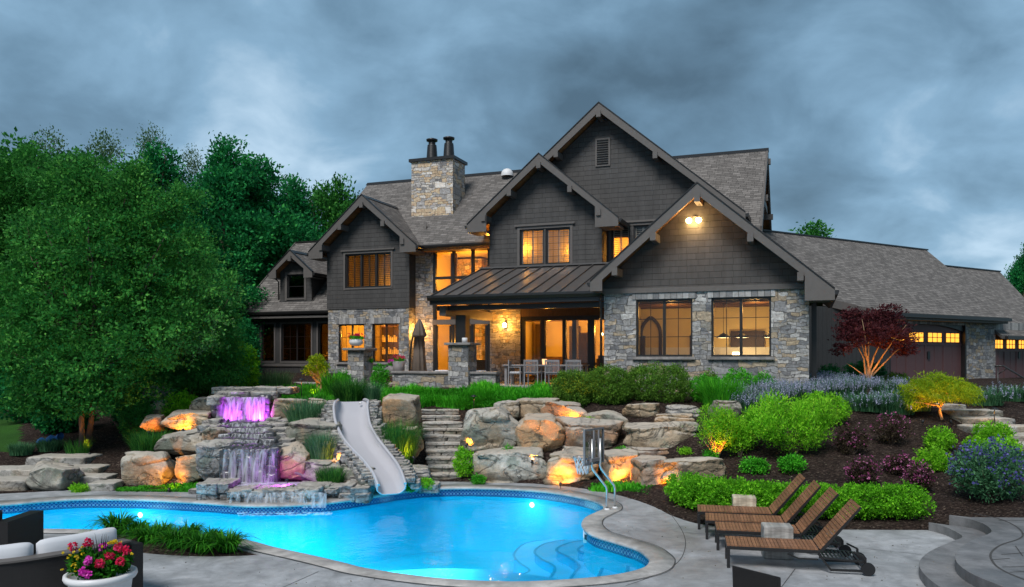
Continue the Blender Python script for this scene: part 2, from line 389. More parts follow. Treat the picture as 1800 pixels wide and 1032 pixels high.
def m_leaf(name, c0, c1, c2=None, trans=.3, rough=.55):
    g = NT(name); at_ = g.n('ShaderNodeAttribute', attribute_name='var')
    st = [(0, c0), (.7, c1), (1, c2 or c1)]
    col = g.ramp(at_.outputs['Fac'], st)
    g.fin(col, rough, .12)
    tr = g.n('ShaderNodeBsdfTranslucent', {'Color': g.mix(.5, col, (.35, .6, .05), 'MULTIPLY') if False else col})
    mx = g.n('ShaderNodeMixShader', {0: trans}); g.t.links.new(g.b.outputs[0], mx.inputs[1]); g.t.links.new(tr.outputs[0], mx.inputs[2])
    g.t.links.new(mx.outputs[0], g.o.inputs[0]); return g.m

def m_bark(name, c=(.12, .09, .07)):
    g = NT(name); n = g.noise(g.co('Object', (9, 9, 1.5)), 2, 7, .7)
    g.bump(n, .8, .03); return g.fin(g.ramp(n, [(.3, tuple(x*.5 for x in c)), (.7, tuple(x*1.6 for x in c))]), .9, .2)

def m_glass(name='window_glass', refl=.5, tint=(1, 1, 1)):
    g = NT(name); fr = g.n('ShaderNodeFresnel', {'IOR': 1.5}); v = g.co('Object'); n = g.noise(v, 1.2, 2, .4)
    bp = g.n('ShaderNodeBump', {'Height': n, 'Strength': .04, 'Distance': .05})
    gl = g.n('ShaderNodeBsdfGlossy', {'Roughness': .02, 'Normal': bp.outputs[0]}); tr = g.n('ShaderNodeBsdfTransparent', {'Color': (*tint, 1)})
    mx = g.n('ShaderNodeMixShader', {0: g.math('MULTIPLY', fr.outputs[0], refl*2)}); g.t.links.new(tr.outputs[0], mx.inputs[1]); g.t.links.new(gl.outputs[0], mx.inputs[2])
    g.t.links.new(mx.outputs[0], g.o.inputs[0]); return g.m

def m_water():
    g = NT('pool_water'); v = g.co('Object'); n = g.noise(v, 2.2, 3, .5, .5); n2 = g.noise(v, 9, 2, .5)
    bp = g.n('ShaderNodeBump', {'Height': g.math('ADD', n, g.math('MULTIPLY', n2, .12)), 'Strength': .5, 'Distance': .04})
    fr = g.n('ShaderNodeFresnel', {'IOR': 1.33, 'Normal': bp.outputs[0]})
    gl = g.n('ShaderNodeBsdfGlossy', {'Roughness': .05, 'Normal': bp.outputs[0]}); tr = g.n('ShaderNodeBsdfTransparent', {'Color': (.55, .88, .97, 1)})
    mx = g.n('ShaderNodeMixShader', {0: g.math('MULTIPLY', fr.outputs[0], .55)}); g.t.links.new(tr.outputs[0], mx.inputs[1]); g.t.links.new(gl.outputs[0], mx.inputs[2])
    g.t.links.new(mx.outputs[0], g.o.inputs[0]); return g.m

def m_fall(name, thr=.5, op=.85, sc_=(16, 16, .7)):
    g = NT(name); n = g.noise(g.co('Object', sc_), 1.0, 5, .6); a = g.ramp(n, [(thr-.1, 0.0), (thr+.16, op)])
    df = g.n('ShaderNodeBsdfDiffuse', {'Color': (.85, .87, .92, 1)}); tl = g.n('ShaderNodeBsdfTranslucent', {'Color': (.85, .87, .92, 1)})
    m1 = g.n('ShaderNodeMixShader', {0: .4}); g.t.links.new(df.outputs[0], m1.inputs[1]); g.t.links.new(tl.outputs[0], m1.inputs[2])
    tr = g.n('ShaderNodeBsdfTransparent'); mx = g.n('ShaderNodeMixShader', {0: a})
    g.t.links.new(tr.outputs[0], mx.inputs[1]); g.t.links.new(m1.outputs[0], mx.inputs[2]); g.t.links.new(mx.outputs[0], g.o.inputs[0]); return g.m

def m_emit(name, col, st):
    g = NT(name); em = g.n('ShaderNodeEmission', {'Color': (*col, 1), 'Strength': st}); g.t.links.new(em.outputs[0], g.o.inputs[0]); return g.m

def m_concrete(name, c, joint=False, sc_=1.0):
    g = NT(name); v = g.co('Object'); a = g.noise(v, .55*sc_, 5, .6, .6); b = g.noise(v, 3.5*sc_, 7, .65, .5); d = g.noise(v, 70*sc_, 3, .6); e_ = g.noise(v, 1.4*sc_, 6, .7, 1.2)
    col = g.ramp(a, [(.32, tuple(x*.72 for x in c)), (.5, c), (.7, tuple(x*1.22 for x in c))])
    col = g.mix(.55, col, g.ramp(b, [(.3, .28), (.7, .72)]), 'OVERLAY')
    col = g.mix(.35, col, g.ramp(e_, [(.35, .25), (.65, .72)]), 'OVERLAY')
    col = g.mix(.25, col, g.ramp(d, [(.3, .3), (.7, .7)]), 'OVERLAY')
    g.bump(g.math('ADD', g.math('MULTIPLY', b, .6), g.math('MULTIPLY', d, .15)), .35, .02)
    g.set(g.b.inputs['Roughness'], g.ramp(a, [(.35, .42), (.65, .72)]))
    return g.fin(col, None, .4)

def m_mulch():
    g = NT('mulch'); v = g.co('Object'); a = g.noise(v, 30, 8, .75, 1); b = g.noise(v, 1.3, 5, .6)
    vo = g.n('ShaderNodeTexVoronoi', {'Vector': g.co('Object', (1, 1.6, 1)), 'Scale': 26.0})
    rs = g.n('ShaderNodeSeparateXYZ', {'Vector': vo.outputs['Color']})
    col = g.ramp(rs.outputs[0], [(0, (.018, .012, .010)), (.6, (.05, .033, .027)), (.93, (.09, .062, .05)), (1, (.2, .16, .13))])
    col = g.mix(.6, col, g.ramp(a, [(.3, .2), (.7, .75)]), 'OVERLAY'); col = g.mix(.5, col, g.ramp(b, [(.3, .25), (.7, .7)]), 'OVERLAY')
    g.bump(g.math('ADD', a, rs.outputs[1]), 1, .05); return g.fin(col, .95, .15)

def m_grass():
    g = NT('lawn_grass'); v = g.co('Object'); a = g.noise(v, 40, 6, .7); b = g.noise(v, .8, 5, .6)
    col = g.ramp(a, [(.3, (.012, .05, .008)), (.7, (.05, .16, .02))]); col = g.mix(.5, col, g.ramp(b, [(.3, .3), (.7, .7)]), 'OVERLAY')
    g.bump(a, .9, .05); return g.fin(col, .9, .2)

def m_wood(name, c, sl=(1, 1, 1), sc_=1):
    g = NT(name); v = g.co('Object', (2.2*sc_, 22*sc_, 22*sc_)); n = g.noise(v, 1, 7, .65, 1.2); r = g.noise(g.co('Object', (14, .2, .2)), 1.0, 1, .5)
    col = g.ramp(n, [(.3, tuple(x*.55 for x in c)), (.5, c), (.72, tuple(x*1.5 for x in c))])
    col = g.mix(.5, col, g.ramp(r, [(.35, .28), (.65, .75)]), 'OVERLAY')
    g.bump(n, .4, .01); return g.fin(col, .55, .35)

def m_wicker(name, c):
    g = NT(name); uv = g.co('UV')
    w1 = g.n('ShaderNodeTexBrick', {'Vector': uv, 'Color1': (.3, .3, .3, 1), 'Color2': (1, 1, 1, 1), 'Mortar': (0, 0, 0, 1), 'Scale': 1.0, 'Mortar Size': .003, 'Brick Width': .03, 'Row Height': .012}, offset=.5)
    col = g.mix(w1.outputs['Color'], tuple(x*.45 for x in c), tuple(x*1.35 for x in c))
    g.bump(w1.outputs['Color'], .7, .008); return g.fin(col, .5, .4)

def m_tile():
    g = NT('waterline_tile'); uv = g.co('UV'); sp = g.n('ShaderNodeSeparateXYZ', {'Vector': uv})
    a = g.math('SINE', g.math('MULTIPLY', sp.outputs[0], 38.0)); b = g.math('SINE', g.math('ADD', g.math('MULTIPLY', sp.outputs[1], 40.0), 0))
    k = g.math('GREATER_THAN', g.math('ABSOLUTE', g.math('SUBTRACT', g.math('ABSOLUTE', a), g.math('ABSOLUTE', b))), .22)
    n = g.noise(g.co('Object'), 8, 3)
    col = g.mix(k, (.10, .22, .34), (.006, .035, .16)); col = g.mix(.3, col, g.ramp(n, [(.3, .3), (.7, .7)]), 'OVERLAY')
    return g.fin(col, .2, .5)

MT = dict(
 roof=m_shingle_roof(), siding=m_siding('shingle_siding', (.064, .061, .059)), board=m_board('board_and_batten', (.05, .048, .047)),
 trim=plain('trim_paint', (.125, .113, .105), .55, .35, var=.08), dark=plain('dark_metal_frame', (.018, .017, .017), .4, .5),
 stone=m_stone(tint=(1.02, 1.0, .98), warm=.18), soldier=m_soldier(), chim=m_stone('chimney_stone', (1.6, 1.47, 1.35), 1.05, .4),
 metal=plain('standing_seam_metal', (.13, .12, .115), .43, .5, .4, .06, 2), gutter=plain('black_gutter', (.022, .021, .021), .35, .5),
 soffit=m_wood('cedar_soffit', (.30, .15, .06)), plank=m_board('plank_wall', (.11, .065, .035), .14, .012),
 glass=m_glass(refl=.32), dimglass=m_glass('dim_glass', .8, (.45, .42, .36)),
 inwall=plain('interior_plaster', (.74, .60, .30), .8, .2, var=.05, scale=1.5), inbeam=plain('interior_beam', (.12, .06, .03), .7),
 indark=plain('interior_dark_wood', (.05, .028, .016), .6), shutter=plain('shutter_paint', (.55, .50, .42), .5),
 garage=plain('garage_door_paint', (.13, .066, .066), .5, .35, var=.06), black=plain('black_paint', (.012, .012, .013), .4, .5),
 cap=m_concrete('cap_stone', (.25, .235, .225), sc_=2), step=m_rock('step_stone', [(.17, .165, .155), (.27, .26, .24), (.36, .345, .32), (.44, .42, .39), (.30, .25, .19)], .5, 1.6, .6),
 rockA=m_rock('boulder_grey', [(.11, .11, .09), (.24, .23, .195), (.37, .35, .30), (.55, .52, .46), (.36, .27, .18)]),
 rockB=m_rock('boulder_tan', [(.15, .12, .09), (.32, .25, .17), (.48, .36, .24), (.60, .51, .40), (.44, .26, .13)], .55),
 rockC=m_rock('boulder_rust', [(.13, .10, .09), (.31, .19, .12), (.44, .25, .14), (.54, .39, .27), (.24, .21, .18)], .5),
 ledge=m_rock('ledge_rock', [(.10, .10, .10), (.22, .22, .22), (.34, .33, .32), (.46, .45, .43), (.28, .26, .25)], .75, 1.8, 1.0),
 deck=m_concrete('stamped_concrete', (.34, .35, .365)), coping=m_concrete('coping_concrete', (.40, .385, .37), sc_=1.3), joint=plain('dark_joint', (.07, .068, .066), .8),
 stepc=m_concrete('step_concrete', (.19, .19, .195)), mulch=m_mulch(), lawn=m_grass(),
 plaster=plain('pool_plaster', (.006, .53, .76), .6, .3, var=.05, scale=1.2), plaster2=plain('pool_step_plaster', (.10, .58, .90), .6, .3, var=.05, scale=2), bench=plain('pool_bench_plaster', (.03, .47, .80), .6, .3, var=.05, scale=2), lens=m_emit('warm_lens', (1, .5, .12), 2.5), riser=plain('pool_riser_shaded', (.006, .38, .64), .6, .3, var=.05), tile=m_tile(), water=m_water(),
 slide=plain('slide_gelcoat', (.50, .49, .52), .28, .5, var=.03, scale=1), chrome=plain('steel_tube', (.66, .65, .63), .3, .5, .75, .02),
 teak=m_wood('teak_slat', (.26, .125, .065)), frame=plain('lounger_frame', (.014, .013, .013), .4, .5), limb=m_bark('pale_bark', (.34, .24, .14)), bark=m_bark('dark_bark'),
 wicker=m_wicker('black_wicker', (.022, .020, .020)), cushion=plain('cushion_cloth', (.66, .67, .70), .85, .2, var=.04, scale=3), pot=plain('white_pot', (.72, .72, .73), .35, .5, var=.03), potg=plain('grey_pot', (.22, .20, .20), .6),
 canvas=plain('umbrella_canvas', (.17, .135, .11), .85, .2), grey=plain('grey_patio_wood', (.24, .24, .25), .7), white=plain('white_paint', (.75, .75, .75), .5, var=.04),
 stump=m_wood('bleached_stump', (.52, .45, .34), sc_=.5), bulb=m_emit('warm_bulb', (1, .62, .22), 30), pbulb=m_emit('purple_lens', (.75, .15, 1), 10), poolbulb=m_emit('pool_lens', (.6, .9, 1), 5),
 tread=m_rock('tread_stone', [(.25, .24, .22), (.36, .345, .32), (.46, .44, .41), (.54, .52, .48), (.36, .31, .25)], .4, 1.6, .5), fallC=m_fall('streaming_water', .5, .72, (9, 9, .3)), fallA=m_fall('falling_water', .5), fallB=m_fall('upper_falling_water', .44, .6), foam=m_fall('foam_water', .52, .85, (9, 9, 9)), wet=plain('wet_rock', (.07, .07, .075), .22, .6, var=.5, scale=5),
 blue=plain('blue_tarp', (.03, .15, .42), .6), pondw=m_fall('basin_water', .42, .7, (2, 5, 5)),
)
LF = dict(
 tree=m_leaf('leaf_tree', (.012, .075, .016), (.055, .27, .042), (.21, .60, .10), .42), forest=m_leaf('leaf_forest', (0.0045, 0.075, 0.027), (0.02242, 0.2587, 0.069), (0.09, 0.54, 0.099), .35),
 olive=m_leaf('leaf_olive', (.06, .13, .05), (.11, .21, .08), (.17, .28, .12), .35), birch=m_leaf('leaf_birch', (0.025, 0.1625, 0.0375), (0.075, 0.3375, 0.0625), (0.175, 0.525, 0.0875), .42),
 lime=m_leaf('leaf_lime', (0.0875, 0.275, 0.01875), (0.285, 0.72, 0.03), (0.57, 0.9, 0.075), .4), gold=m_leaf('leaf_gold', (.12, .26, .01), (.36, .52, .02), (.55, .62, .04), .4),
 box=m_leaf('leaf_boxwood', (0.036, 0.102, 0.0144), (0.1224, 0.2736, 0.03168), (0.2652, 0.4992, 0.0624), .25), hedge=m_leaf('leaf_hedge', (0.039, 0.169, 0.0104), (0.1794, 0.5681, 0.02242), (0.4056, 0.9, 0.0468), .35),
 green=m_leaf('leaf_green', (0.0275, 0.1788, 0.01375), (0.09, 0.51, 0.027), (0.225, 0.78, 0.045), .35), grass=m_leaf('blade_green', (0.018, 0.096, 0.024), (0.054, 0.24, 0.036), (0.144, 0.408, 0.06), .3),
 willow=m_leaf('leaf_willow', (0.05, 0.17, 0.01), (0.3081, 0.7975, 0.03625), (0.625, 0.9, 0.07812), .4), blue=m_leaf('blade_bluegreen', (0.04025, 0.138, 0.06325), (0.1035, 0.276, 0.1265), (0.207, 0.414, 0.1955), .3),
 red=m_leaf('leaf_maple_red', (.05, .018, .022), (.12, .03, .038), (.24, .07, .06), .4), purp=m_leaf('leaf_purple', (.035, .025, .02), (.075, .055, .035), (.12, .10, .05), .3),
 pink=m_leaf('petal_pink', (.28, .05, .16), (.45, .12, .28), (.66, .30, .48), .3), lav=m_leaf('petal_lavender', (0.253, 0.2783, 0.4175), (0.4554, 0.4807, 0.6578), (0.6957, 0.7084, 0.8602), .3),
 mag=m_leaf('petal_red', (.62, .01, .06), (.8, .03, .12), (.85, .08, .25), .25), mag2=m_leaf('petal_magenta', (.6, .02, .4), (.78, .05, .55), (.85, .2, .65), .25), yel=m_leaf('petal_yellow', (.7, .45, .01), (.85, .65, .02), (.9, .75, .1), .25),
 bapt=m_leaf('petal_blue', (.06, .05, .22), (.12, .12, .38), (.22, .22, .5), .3), daisy=m_leaf('leaf_daylily', (0.0115, 0.0805, 0.0069), (0.0345, 0.207, 0.0138), (0.092, 0.368, 0.023), .3),
)
# ---------------------------------------------------------------- foliage generators
def unit(a): return a/np.maximum(np.linalg.norm(a, axis=-1, keepdims=True), 1e-9)
def leaf_geo(rng, c, outw, size, asp=.55, rnd=.8, droop=0.0, up=.25, var=None):
    n = len(c); t = outw+rng.normal(0, rnd, (n, 3)); t[:, 2] += up-droop; t = unit(t)
    s = unit(np.cross(t, rng.normal(0, 1, (n, 3))+outw*.3)); sz = size*rng.uniform(.6, 1.35, (n, 1))
    V = np.empty((n, 4, 3)); V[:, 0] = c-t*sz*.5; V[:, 1] = c-t*sz*.05+s*sz*asp*.5; V[:, 2] = c+t*sz*.5; V[:, 3] = c-t*sz*.05-s*sz*asp*.5
    Fq = np.arange(n*4).reshape(n, 4); vv = rng.random(n) if var is None else np.clip(var, 0, 1)
    return V.reshape(-1, 3), Fq, np.repeat(vv, 4)
def clumps(rng, lobes, nc, inner=.45):
    lobes = np.array(lobes, float); vol = (lobes[:, 3]*lobes[:, 4]*lobes[:, 5])**.72; p = vol/vol.sum()
    k = rng.choice(len(lobes), nc, p=p); d = unit(rng.normal(0, 1, (nc, 3)))
    r = 1-(1-inner)*rng.random(nc)**1.7; Lk = lobes[k]
    return Lk[:, :3]+d*r[:, None]*Lk[:, 3:6], unit(d/Lk[:, 3:6]), r
def crown_geo(seed, lobes, nc, per, cr, size, asp=.55, inner=.45, rnd=.8, droop=0, flat=.7, up=.25):
    rng = np.random.default_rng(seed); cc, dd, r = clumps(rng, lobes, nc, inner)
    cv = rng.random(nc); crr = cr*rng.uniform(.6, 1.35, nc)
    g = np.clip(rng.normal(0, .5, (nc, per, 3)), -.95, .95)*crr[:, None, None]; g[:, :, 2] *= flat
    c = (cc[:, None, :]+g).reshape(-1, 3); o = unit((dd[:, None, :]*1.0+g/np.maximum(crr[:, None, None], 1e-6)*1.2).reshape(-1, 3))
    var = .62*np.repeat(cv, per)+.38*rng.random(nc*per)
    return leaf_geo(rng, c, o, size, asp, rnd, droop, up, var)
def merge(*gs):
    V = []; Fs = []; A = []; M = []; off = 0
    for i, g in enumerate(gs):
        V.append(g[0]); Fs.append(g[1]+off); A.append(g[2]); M.append(np.full(len(g[1]), i)); off += len(g[0])
    return np.concatenate(V), np.concatenate(Fs), np.concatenate(A), np.concatenate(M)
def blades_geo(seed, n, R0, h, w, lean=.5, seg=4, cx=0, cy=0, zf=None, hv=.3, droop=.5):
    rng = np.random.default_rng(seed); a = rng.uniform(0, 2*np.pi, n); rr = R0*np.sqrt(rng.random(n))
    b = np.c_[cx+rr*np.cos(a), cy+rr*np.sin(a), np.zeros(n)]
    if zf is not None: b[:, 2] = zf(b[:, 0], b[:, 1])
    a2 = a+rng.normal(0, .7, n); hh = h*rng.uniform(1-hv, 1+hv*.6, n); ln = lean*rng.uniform(.3, 1.3, n)*hh
    t = np.linspace(0, 1, seg+1)
    V = np.empty((n, (seg+1), 2, 3)); sd = np.c_[-np.sin(a2), np.cos(a2), np.zeros(n)]
    for i, ti in enumerate(t):
        p = b+np.c_[np.cos(a2)*ln*ti**1.6, np.sin(a2)*ln*ti**1.6, hh*(ti-droop*ln/hh*ti**3)]
        ww = (w*(1-ti**2)*.5+w*.04)*np.ones((n, 1))
        V[:, i, 0] = p-sd*ww; V[:, i, 1] = p+sd*ww
    base = np.arange(n)[:, None]*(2*(seg+1)); q = []
    for i in range(seg):
        q.append(np.c_[base+2*i, base+2*i+1, base+2*i+3, base+2*i+2])
    Fq = np.stack(q, 1).reshape(-1, 4); var = np.repeat(rng.random(n), 2*(seg+1))
    tips = b+np.c_[np.cos(a2)*ln, np.sin(a2)*ln, hh*(1-droop*ln/hh)]
    return (V.reshape(-1, 3), Fq, var), tips
def dots_geo(seed, c, size, k=1, spread=.02, asp=.9, up=.2):
    rng = np.random.default_rng(seed); c = np.repeat(c, k, 0)+rng.normal(0, spread, (len(c)*k, 3))
    return leaf_geo(rng, c, unit(rng.normal(0, 1, c.shape)), size, asp, .8, 0, up)
def limbs(mb, seed, base, tips, r0, kink=.12, n=8, split=.45):
    """tapering limbs from a common base to each tip"""
    rnd = random.Random(seed)
    for t in tips:
        t = Vector(t); b = Vector(base); pts = []; rad = []
        for i in range(8):
            k = i/7; p = b.lerp(t, k); p.x += math.sin(k*math.pi)*rnd.uniform(-1, 1)*kink; p.y += math.sin(k*math.pi)*rnd.uniform(-1, 1)*kink
            p.z = b.z+(t.z-b.z)*(k**.85); pts.append(p); rad.append(r0*(1-k)**.8+r0*.12)
        mb.tube(pts, rad, n)
def make_tree(name, label, cat, loc, seed, lobes, nc, per, cr, size, leafm, barkm, trunk_h, r0, stems=1, limbn=9, group=None, inner=.45, asp=.55, droop=0, flat=.7, spreadr=.25, rnd=.8, up=.25):
    t = thing(name, label, cat, loc, 0, group); mb = MB(); rnd_ = random.Random(seed)
    ls = np.array(lobes)
    for s_ in range(stems):
        a = 2*math.pi*s_/max(1, stems)+rnd_.random(); bo = Vector((math.cos(a)*spreadr*(stems > 1), math.sin(a)*spreadr*(stems > 1), -.1))
        top = Vector((bo.x*1.7+rnd_.uniform(-.06, .06), bo.y*1.7, trunk_h))
        mb.tube([bo, bo.lerp(top, .3)+Vector((rnd_.uniform(-.05, .05), 0, 0)), bo.lerp(top, .65), top], [r0*1.25, r0, r0*.9, r0*.78], 10)
        tips = []
        for i in range(limbn):
            l = ls[rnd_.randrange(len(ls))]; d = unit(np.array([rnd_.gauss(0, 1), rnd_.gauss(0, 1), rnd_.gauss(.3, .7)])); tips.append(l[:3]+d*l[3:6]*.8)
        limbs(mb, seed+s_, top, tips, r0*.6, kink=r0*2.0, n=6)
    mb.build('trunk', barkm, t, uv=False, fix=False)
    V, Fq, A = crown_geo(seed, lobes, nc, per, cr, size, asp, inner, rnd, droop, flat, up)
    np_mesh('crown', V, Fq, leafm, t, var=A)
    return t
def copy_tree(o, loc, rz=0, scale=(1, 1, 1), label=None):
    c = o.copy(); C.objects.link(c); c.location = loc; c.rotation_euler = (0, 0, rz); c.scale = scale
    if label: c['label'] = label
    for ch in o.children:
        d = ch.copy(); C.objects.link(d); d.parent = c
        for g in ch.children:
            e_ = g.copy(); C.objects.link(e_); e_.parent = d
    return c
def bush(name, label, cat, loc, seed, lobes, nc, per, cr, size, mat, group=None, stem=True, inner=.6, flow=None, asp=.6, rnd=.7, flat=.9, up=.25, droop=0):
    """leafy shrub, stems as a part of their own"""
    g = [crown_geo(seed, lobes, nc, per, cr, size, asp, inner, rnd, droop, flat, up)]; mats = [mat]
    if flow:
        fm, n, fs, k = flow; rng = np.random.default_rng(seed+5); cc, dd, r = clumps(rng, lobes, n, .9); m = dd[:, 2] > -.25; cc = cc[m]*1.0+dd[m]*cr*.45
        g.append(dots_geo(seed+6, cc, fs, k, fs*.9)); mats.append(fm)
    V, Fq, A, M = merge(*g)
    if stem:
        t = thing(name, label, cat, loc, 0, group); np_mesh('foliage', V, Fq, mats, t, var=A, midx=M)
        mb = MB(); ls = np.array(lobes); rnd_ = random.Random(seed); tips = []
        for i in range(12):
            l = ls[rnd_.randrange(len(ls))]; tips.append(l[:3]+np.array([rnd_.uniform(-.7, .7)*l[3], rnd_.uniform(-.7, .7)*l[4], rnd_.uniform(-.2, .5)*l[5]]))
        limbs(mb, seed, (0, 0, -.05), tips, .018, .04, 5); mb.build('stem', MT['bark'], t, uv=False, fix=False); return t
    o = np_mesh(name, V, Fq, mats, None, loc, A, M); return tag(o, label, cat, group)
def grass(name, label, cat, loc, seed, n, R0, h, w, mat, lean=.5, flow=None, group=None, droop=.5, hv=.3):
    g, tips = blades_geo(seed, n, R0, h, w, lean, droop=droop, hv=hv); gs = [g]; mats = [mat]
    if flow:
        fm, frac, fs, k, ln = flow; rng = np.random.default_rng(seed+3); m = rng.random(len(tips)) < frac; tp = tips[m]
        cc = np.concatenate([tp-np.array([0, 0, ln*i/5.0]) for i in range(5)]) if ln else tp
        gs.append(dots_geo(seed+9, cc, fs, k, fs*.35)); mats.append(fm)
    V, Fq, A, M = merge(*gs); o = np_mesh(name, V, Fq, mats, None, loc, A, M); return tag(o, label, cat, group)

# ---------------------------------------------------------------- boulders
_bm = bmesh.new(); bmesh.ops.create_icosphere(_bm, subdivisions=5, radius=1); _bm.verts.ensure_lookup_table()
ICO = np.array([v.co[:] for v in _bm.verts]); ICOF = np.array([[v.index for v in f.verts] for f in _bm.faces]); _bm.free()
_bm = bmesh.new(); bmesh.ops.create_icosphere(_bm, subdivisions=4, radius=1)
ICO4 = np.array([v.co[:] for v in _bm.verts]); ICO4F = np.array([[v.index for v in f.verts] for f in _bm.faces]); _bm.free()
_bm = bmesh.new(); bmesh.ops.create_cube(_bm, size=2); bmesh.ops.subdivide_edges(_bm, edges=_bm.edges[:], cuts=9, use_grid_fill=True)
BLK = np.array([v.co[:] for v in _bm.verts]); BLKF = np.array([[v.index for v in f.verts] for f in _bm.faces if len(f.verts) == 4]); _bm.free()
def block_shape(seed, dims, rough=.05):
    P = BLK.copy(); d = np.array(dims)/2; rad = min(d)*.34
    Q = P*d; inner = np.clip(Q, -(d-rad), d-rad); e_ = Q-inner; Ln = np.linalg.norm(e_, axis=1, keepdims=True); Q = inner+np.where(Ln > rad, e_/np.maximum(Ln, 1e-9)*rad, e_)
    rng = np.random.default_rng(seed); s_ = rng.uniform(0, 60, 3); nv_ = unit(Q/d)
    n1 = fbm(Q*3.0+s_, 3, seed)[:, None]; n2 = fbm(Q*11+s_, 3, seed+3)[:, None]
    a = rng.uniform(-.07, .07, 2); Q = Q+nv_*(n1*rough*.55+n2*rough*.28); Q[:, 0] += Q[:, 1]*a[0]; Q[:, 1] += Q[:, 0]*a[1]*.5
    return Q
def rock_shape(seed, dims, D=None, boxy=.5, npl=12, rough=.05, strata=.0, sharp=16):
    D = ICO if D is None else D; rng = np.random.default_rng(seed)
    nrm = [np.array(a, float)+rng.normal(0, .13, 3) for a in ((1,0,0),(-1,0,0),(0,1,0),(0,-1,0),(0,0,1),(0,0,-1))]; hh = [rng.uniform(.80, .92) for _ in nrm]
    for i in range(npl): nrm.append(rng.normal(0, 1, 3)); hh.append(rng.uniform(.92, 1.16)-.12*(1-boxy))
    nrm = unit(np.array(nrm)); hh = np.array(hh)
    q = np.maximum(D@nrm.T, 0)/hh; r = (q**sharp).sum(1)**(-1/sharp); P = D*r[:, None]
    P = P/np.abs(P).max(0)
    s_ = rng.uniform(0, 50, 3); n1 = fbm(P*1.6+s_, 5, seed); n2 = fbm(P*5+s_, 3, seed+9)
    P = P*(1+rough*n1+rough*.3*n2)[:, None]
    if strata:
        zz_ = P[:, 2]*5*strata+fbm(P*1.2+s_, 2, seed+4)*.5; P[:, :2] *= (1-.09*np.abs(np.modf(zz_)[0])**3*1.6)[:, None]
    P = P/np.abs(P).max(0)*np.array(dims)/2
    return P
def boulder(x0, y0, x1, y1, Y, seed, label, mat='rockA', depth=None, rot=0, boxy=.5, tilt=0, sink=.12, rough=.07, strata=0, name='boulder', cat='boulder', group=None, sharp=16):
    w = (x1-x0)/F*Y; h = (y1-y0)/F*Y; c = at((x0+x1)/2, y1, Y); dp = depth or .8*w
    hh = h*(1+sink); P = rock_shape(seed, (w, dp, hh), boxy=boxy, rough=rough, strata=strata, sharp=sharp)
    if tilt:
        a = R(tilt); P = np.c_[P[:, 0]*math.cos(a)-P[:, 2]*math.sin(a), P[:, 1], P[:, 0]*math.sin(a)+P[:, 2]*math.cos(a)]
        k = np.array([w, dp, hh])/(P.max(0)-P.min(0)); P = P*k
    P[:, 2] += hh/2-h*sink
    o = np_mesh(name, P, ICOF, MT[mat], None, (c.x, Y+dp*.35, c.z), smooth=True)
    return tag(o, label, cat, group)
# ================================================================ HOUSE
HU, HV, HZ = -9.0, 30.0, 2.0
wx, wy = h2w(HU, HV)
house = thing('house', 'large dark shingled house with stone walls, steep gables and lit windows above the pool', 'house', (wx, wy, HZ), -TH)
ORG = (HU, HV, HZ)
def hb(mb, name, mats, parent=house, **k):
    return mb.build(name, mats, parent, ORG, **k)
def light(name, kind, loc, power, color, size=.1, parent=None, spot=None, blend=.6, to=None):
    l = bpy.data.lights.new(name, kind); l.energy = power; l.color = color
    if kind == 'AREA': l.size = size
    else: l.shadow_soft_size = size
    if kind == 'SPOT': l.spot_size = R(spot or 70); l.spot_blend = blend
    o = bpy.data.objects.new(name, l); C.objects.link(o); o.location = loc
    if to is not None: o.rotation_euler = (Vector(to)-Vector(loc)).to_track_quat('-Z', 'Y').to_euler()
    if parent is not None: o.parent = parent
    return o
WARM = (1, .42, .05)
def hloc(u, v, z): return (u-HU, v-HV, z-HZ)

def wall(name, prof, holes, v, mat, th=.3, parent=house):
    """front wall at v: outline with rectangular openings, reveals and a back face"""
    bm = bmesh.new()
    def loop(pts, y):
        vs = [bm.verts.new((a, y, b)) for a, b in pts]
        return vs, [bm.edges.new((vs[i], vs[(i+1) % len(vs)])) for i in range(len(vs))]
    hp = [[(a, c), (b, c), (b, d), (a, d)] for a, b, c, d in holes]
    for y in (v, v+th):
        ed = []; L_ = []
        for pts in [prof]+hp:
            vs, e_ = loop(pts, y); ed += e_; L_.append(vs)
        bmesh.ops.triangle_fill(bm, edges=ed, use_beauty=True)
        if y == v: A = L_
        else: B = L_
    for a, b in zip(A, B):
        for i in range(len(a)):
            j = (i+1) % len(a)
            try: bm.faces.new((a[i], a[j], b[j], b[i]))
            except ValueError: pass
    mb = MB(); bm.verts.index_update(); mb.v = [tuple(q.co) for q in bm.verts]
    for f in bm.faces: mb.f.append([q.index for q in f.verts]); mb.m.append(0); mb.sm.append(False)
    bm.free()
    return hb(mb, name, mat, parent)
def box_wall(name, u0, u1, v0, v1, z0, z1, mat, parent=house): return hb(MB().box(u0, u1, v0, v1, z0, z1), name, mat, parent)

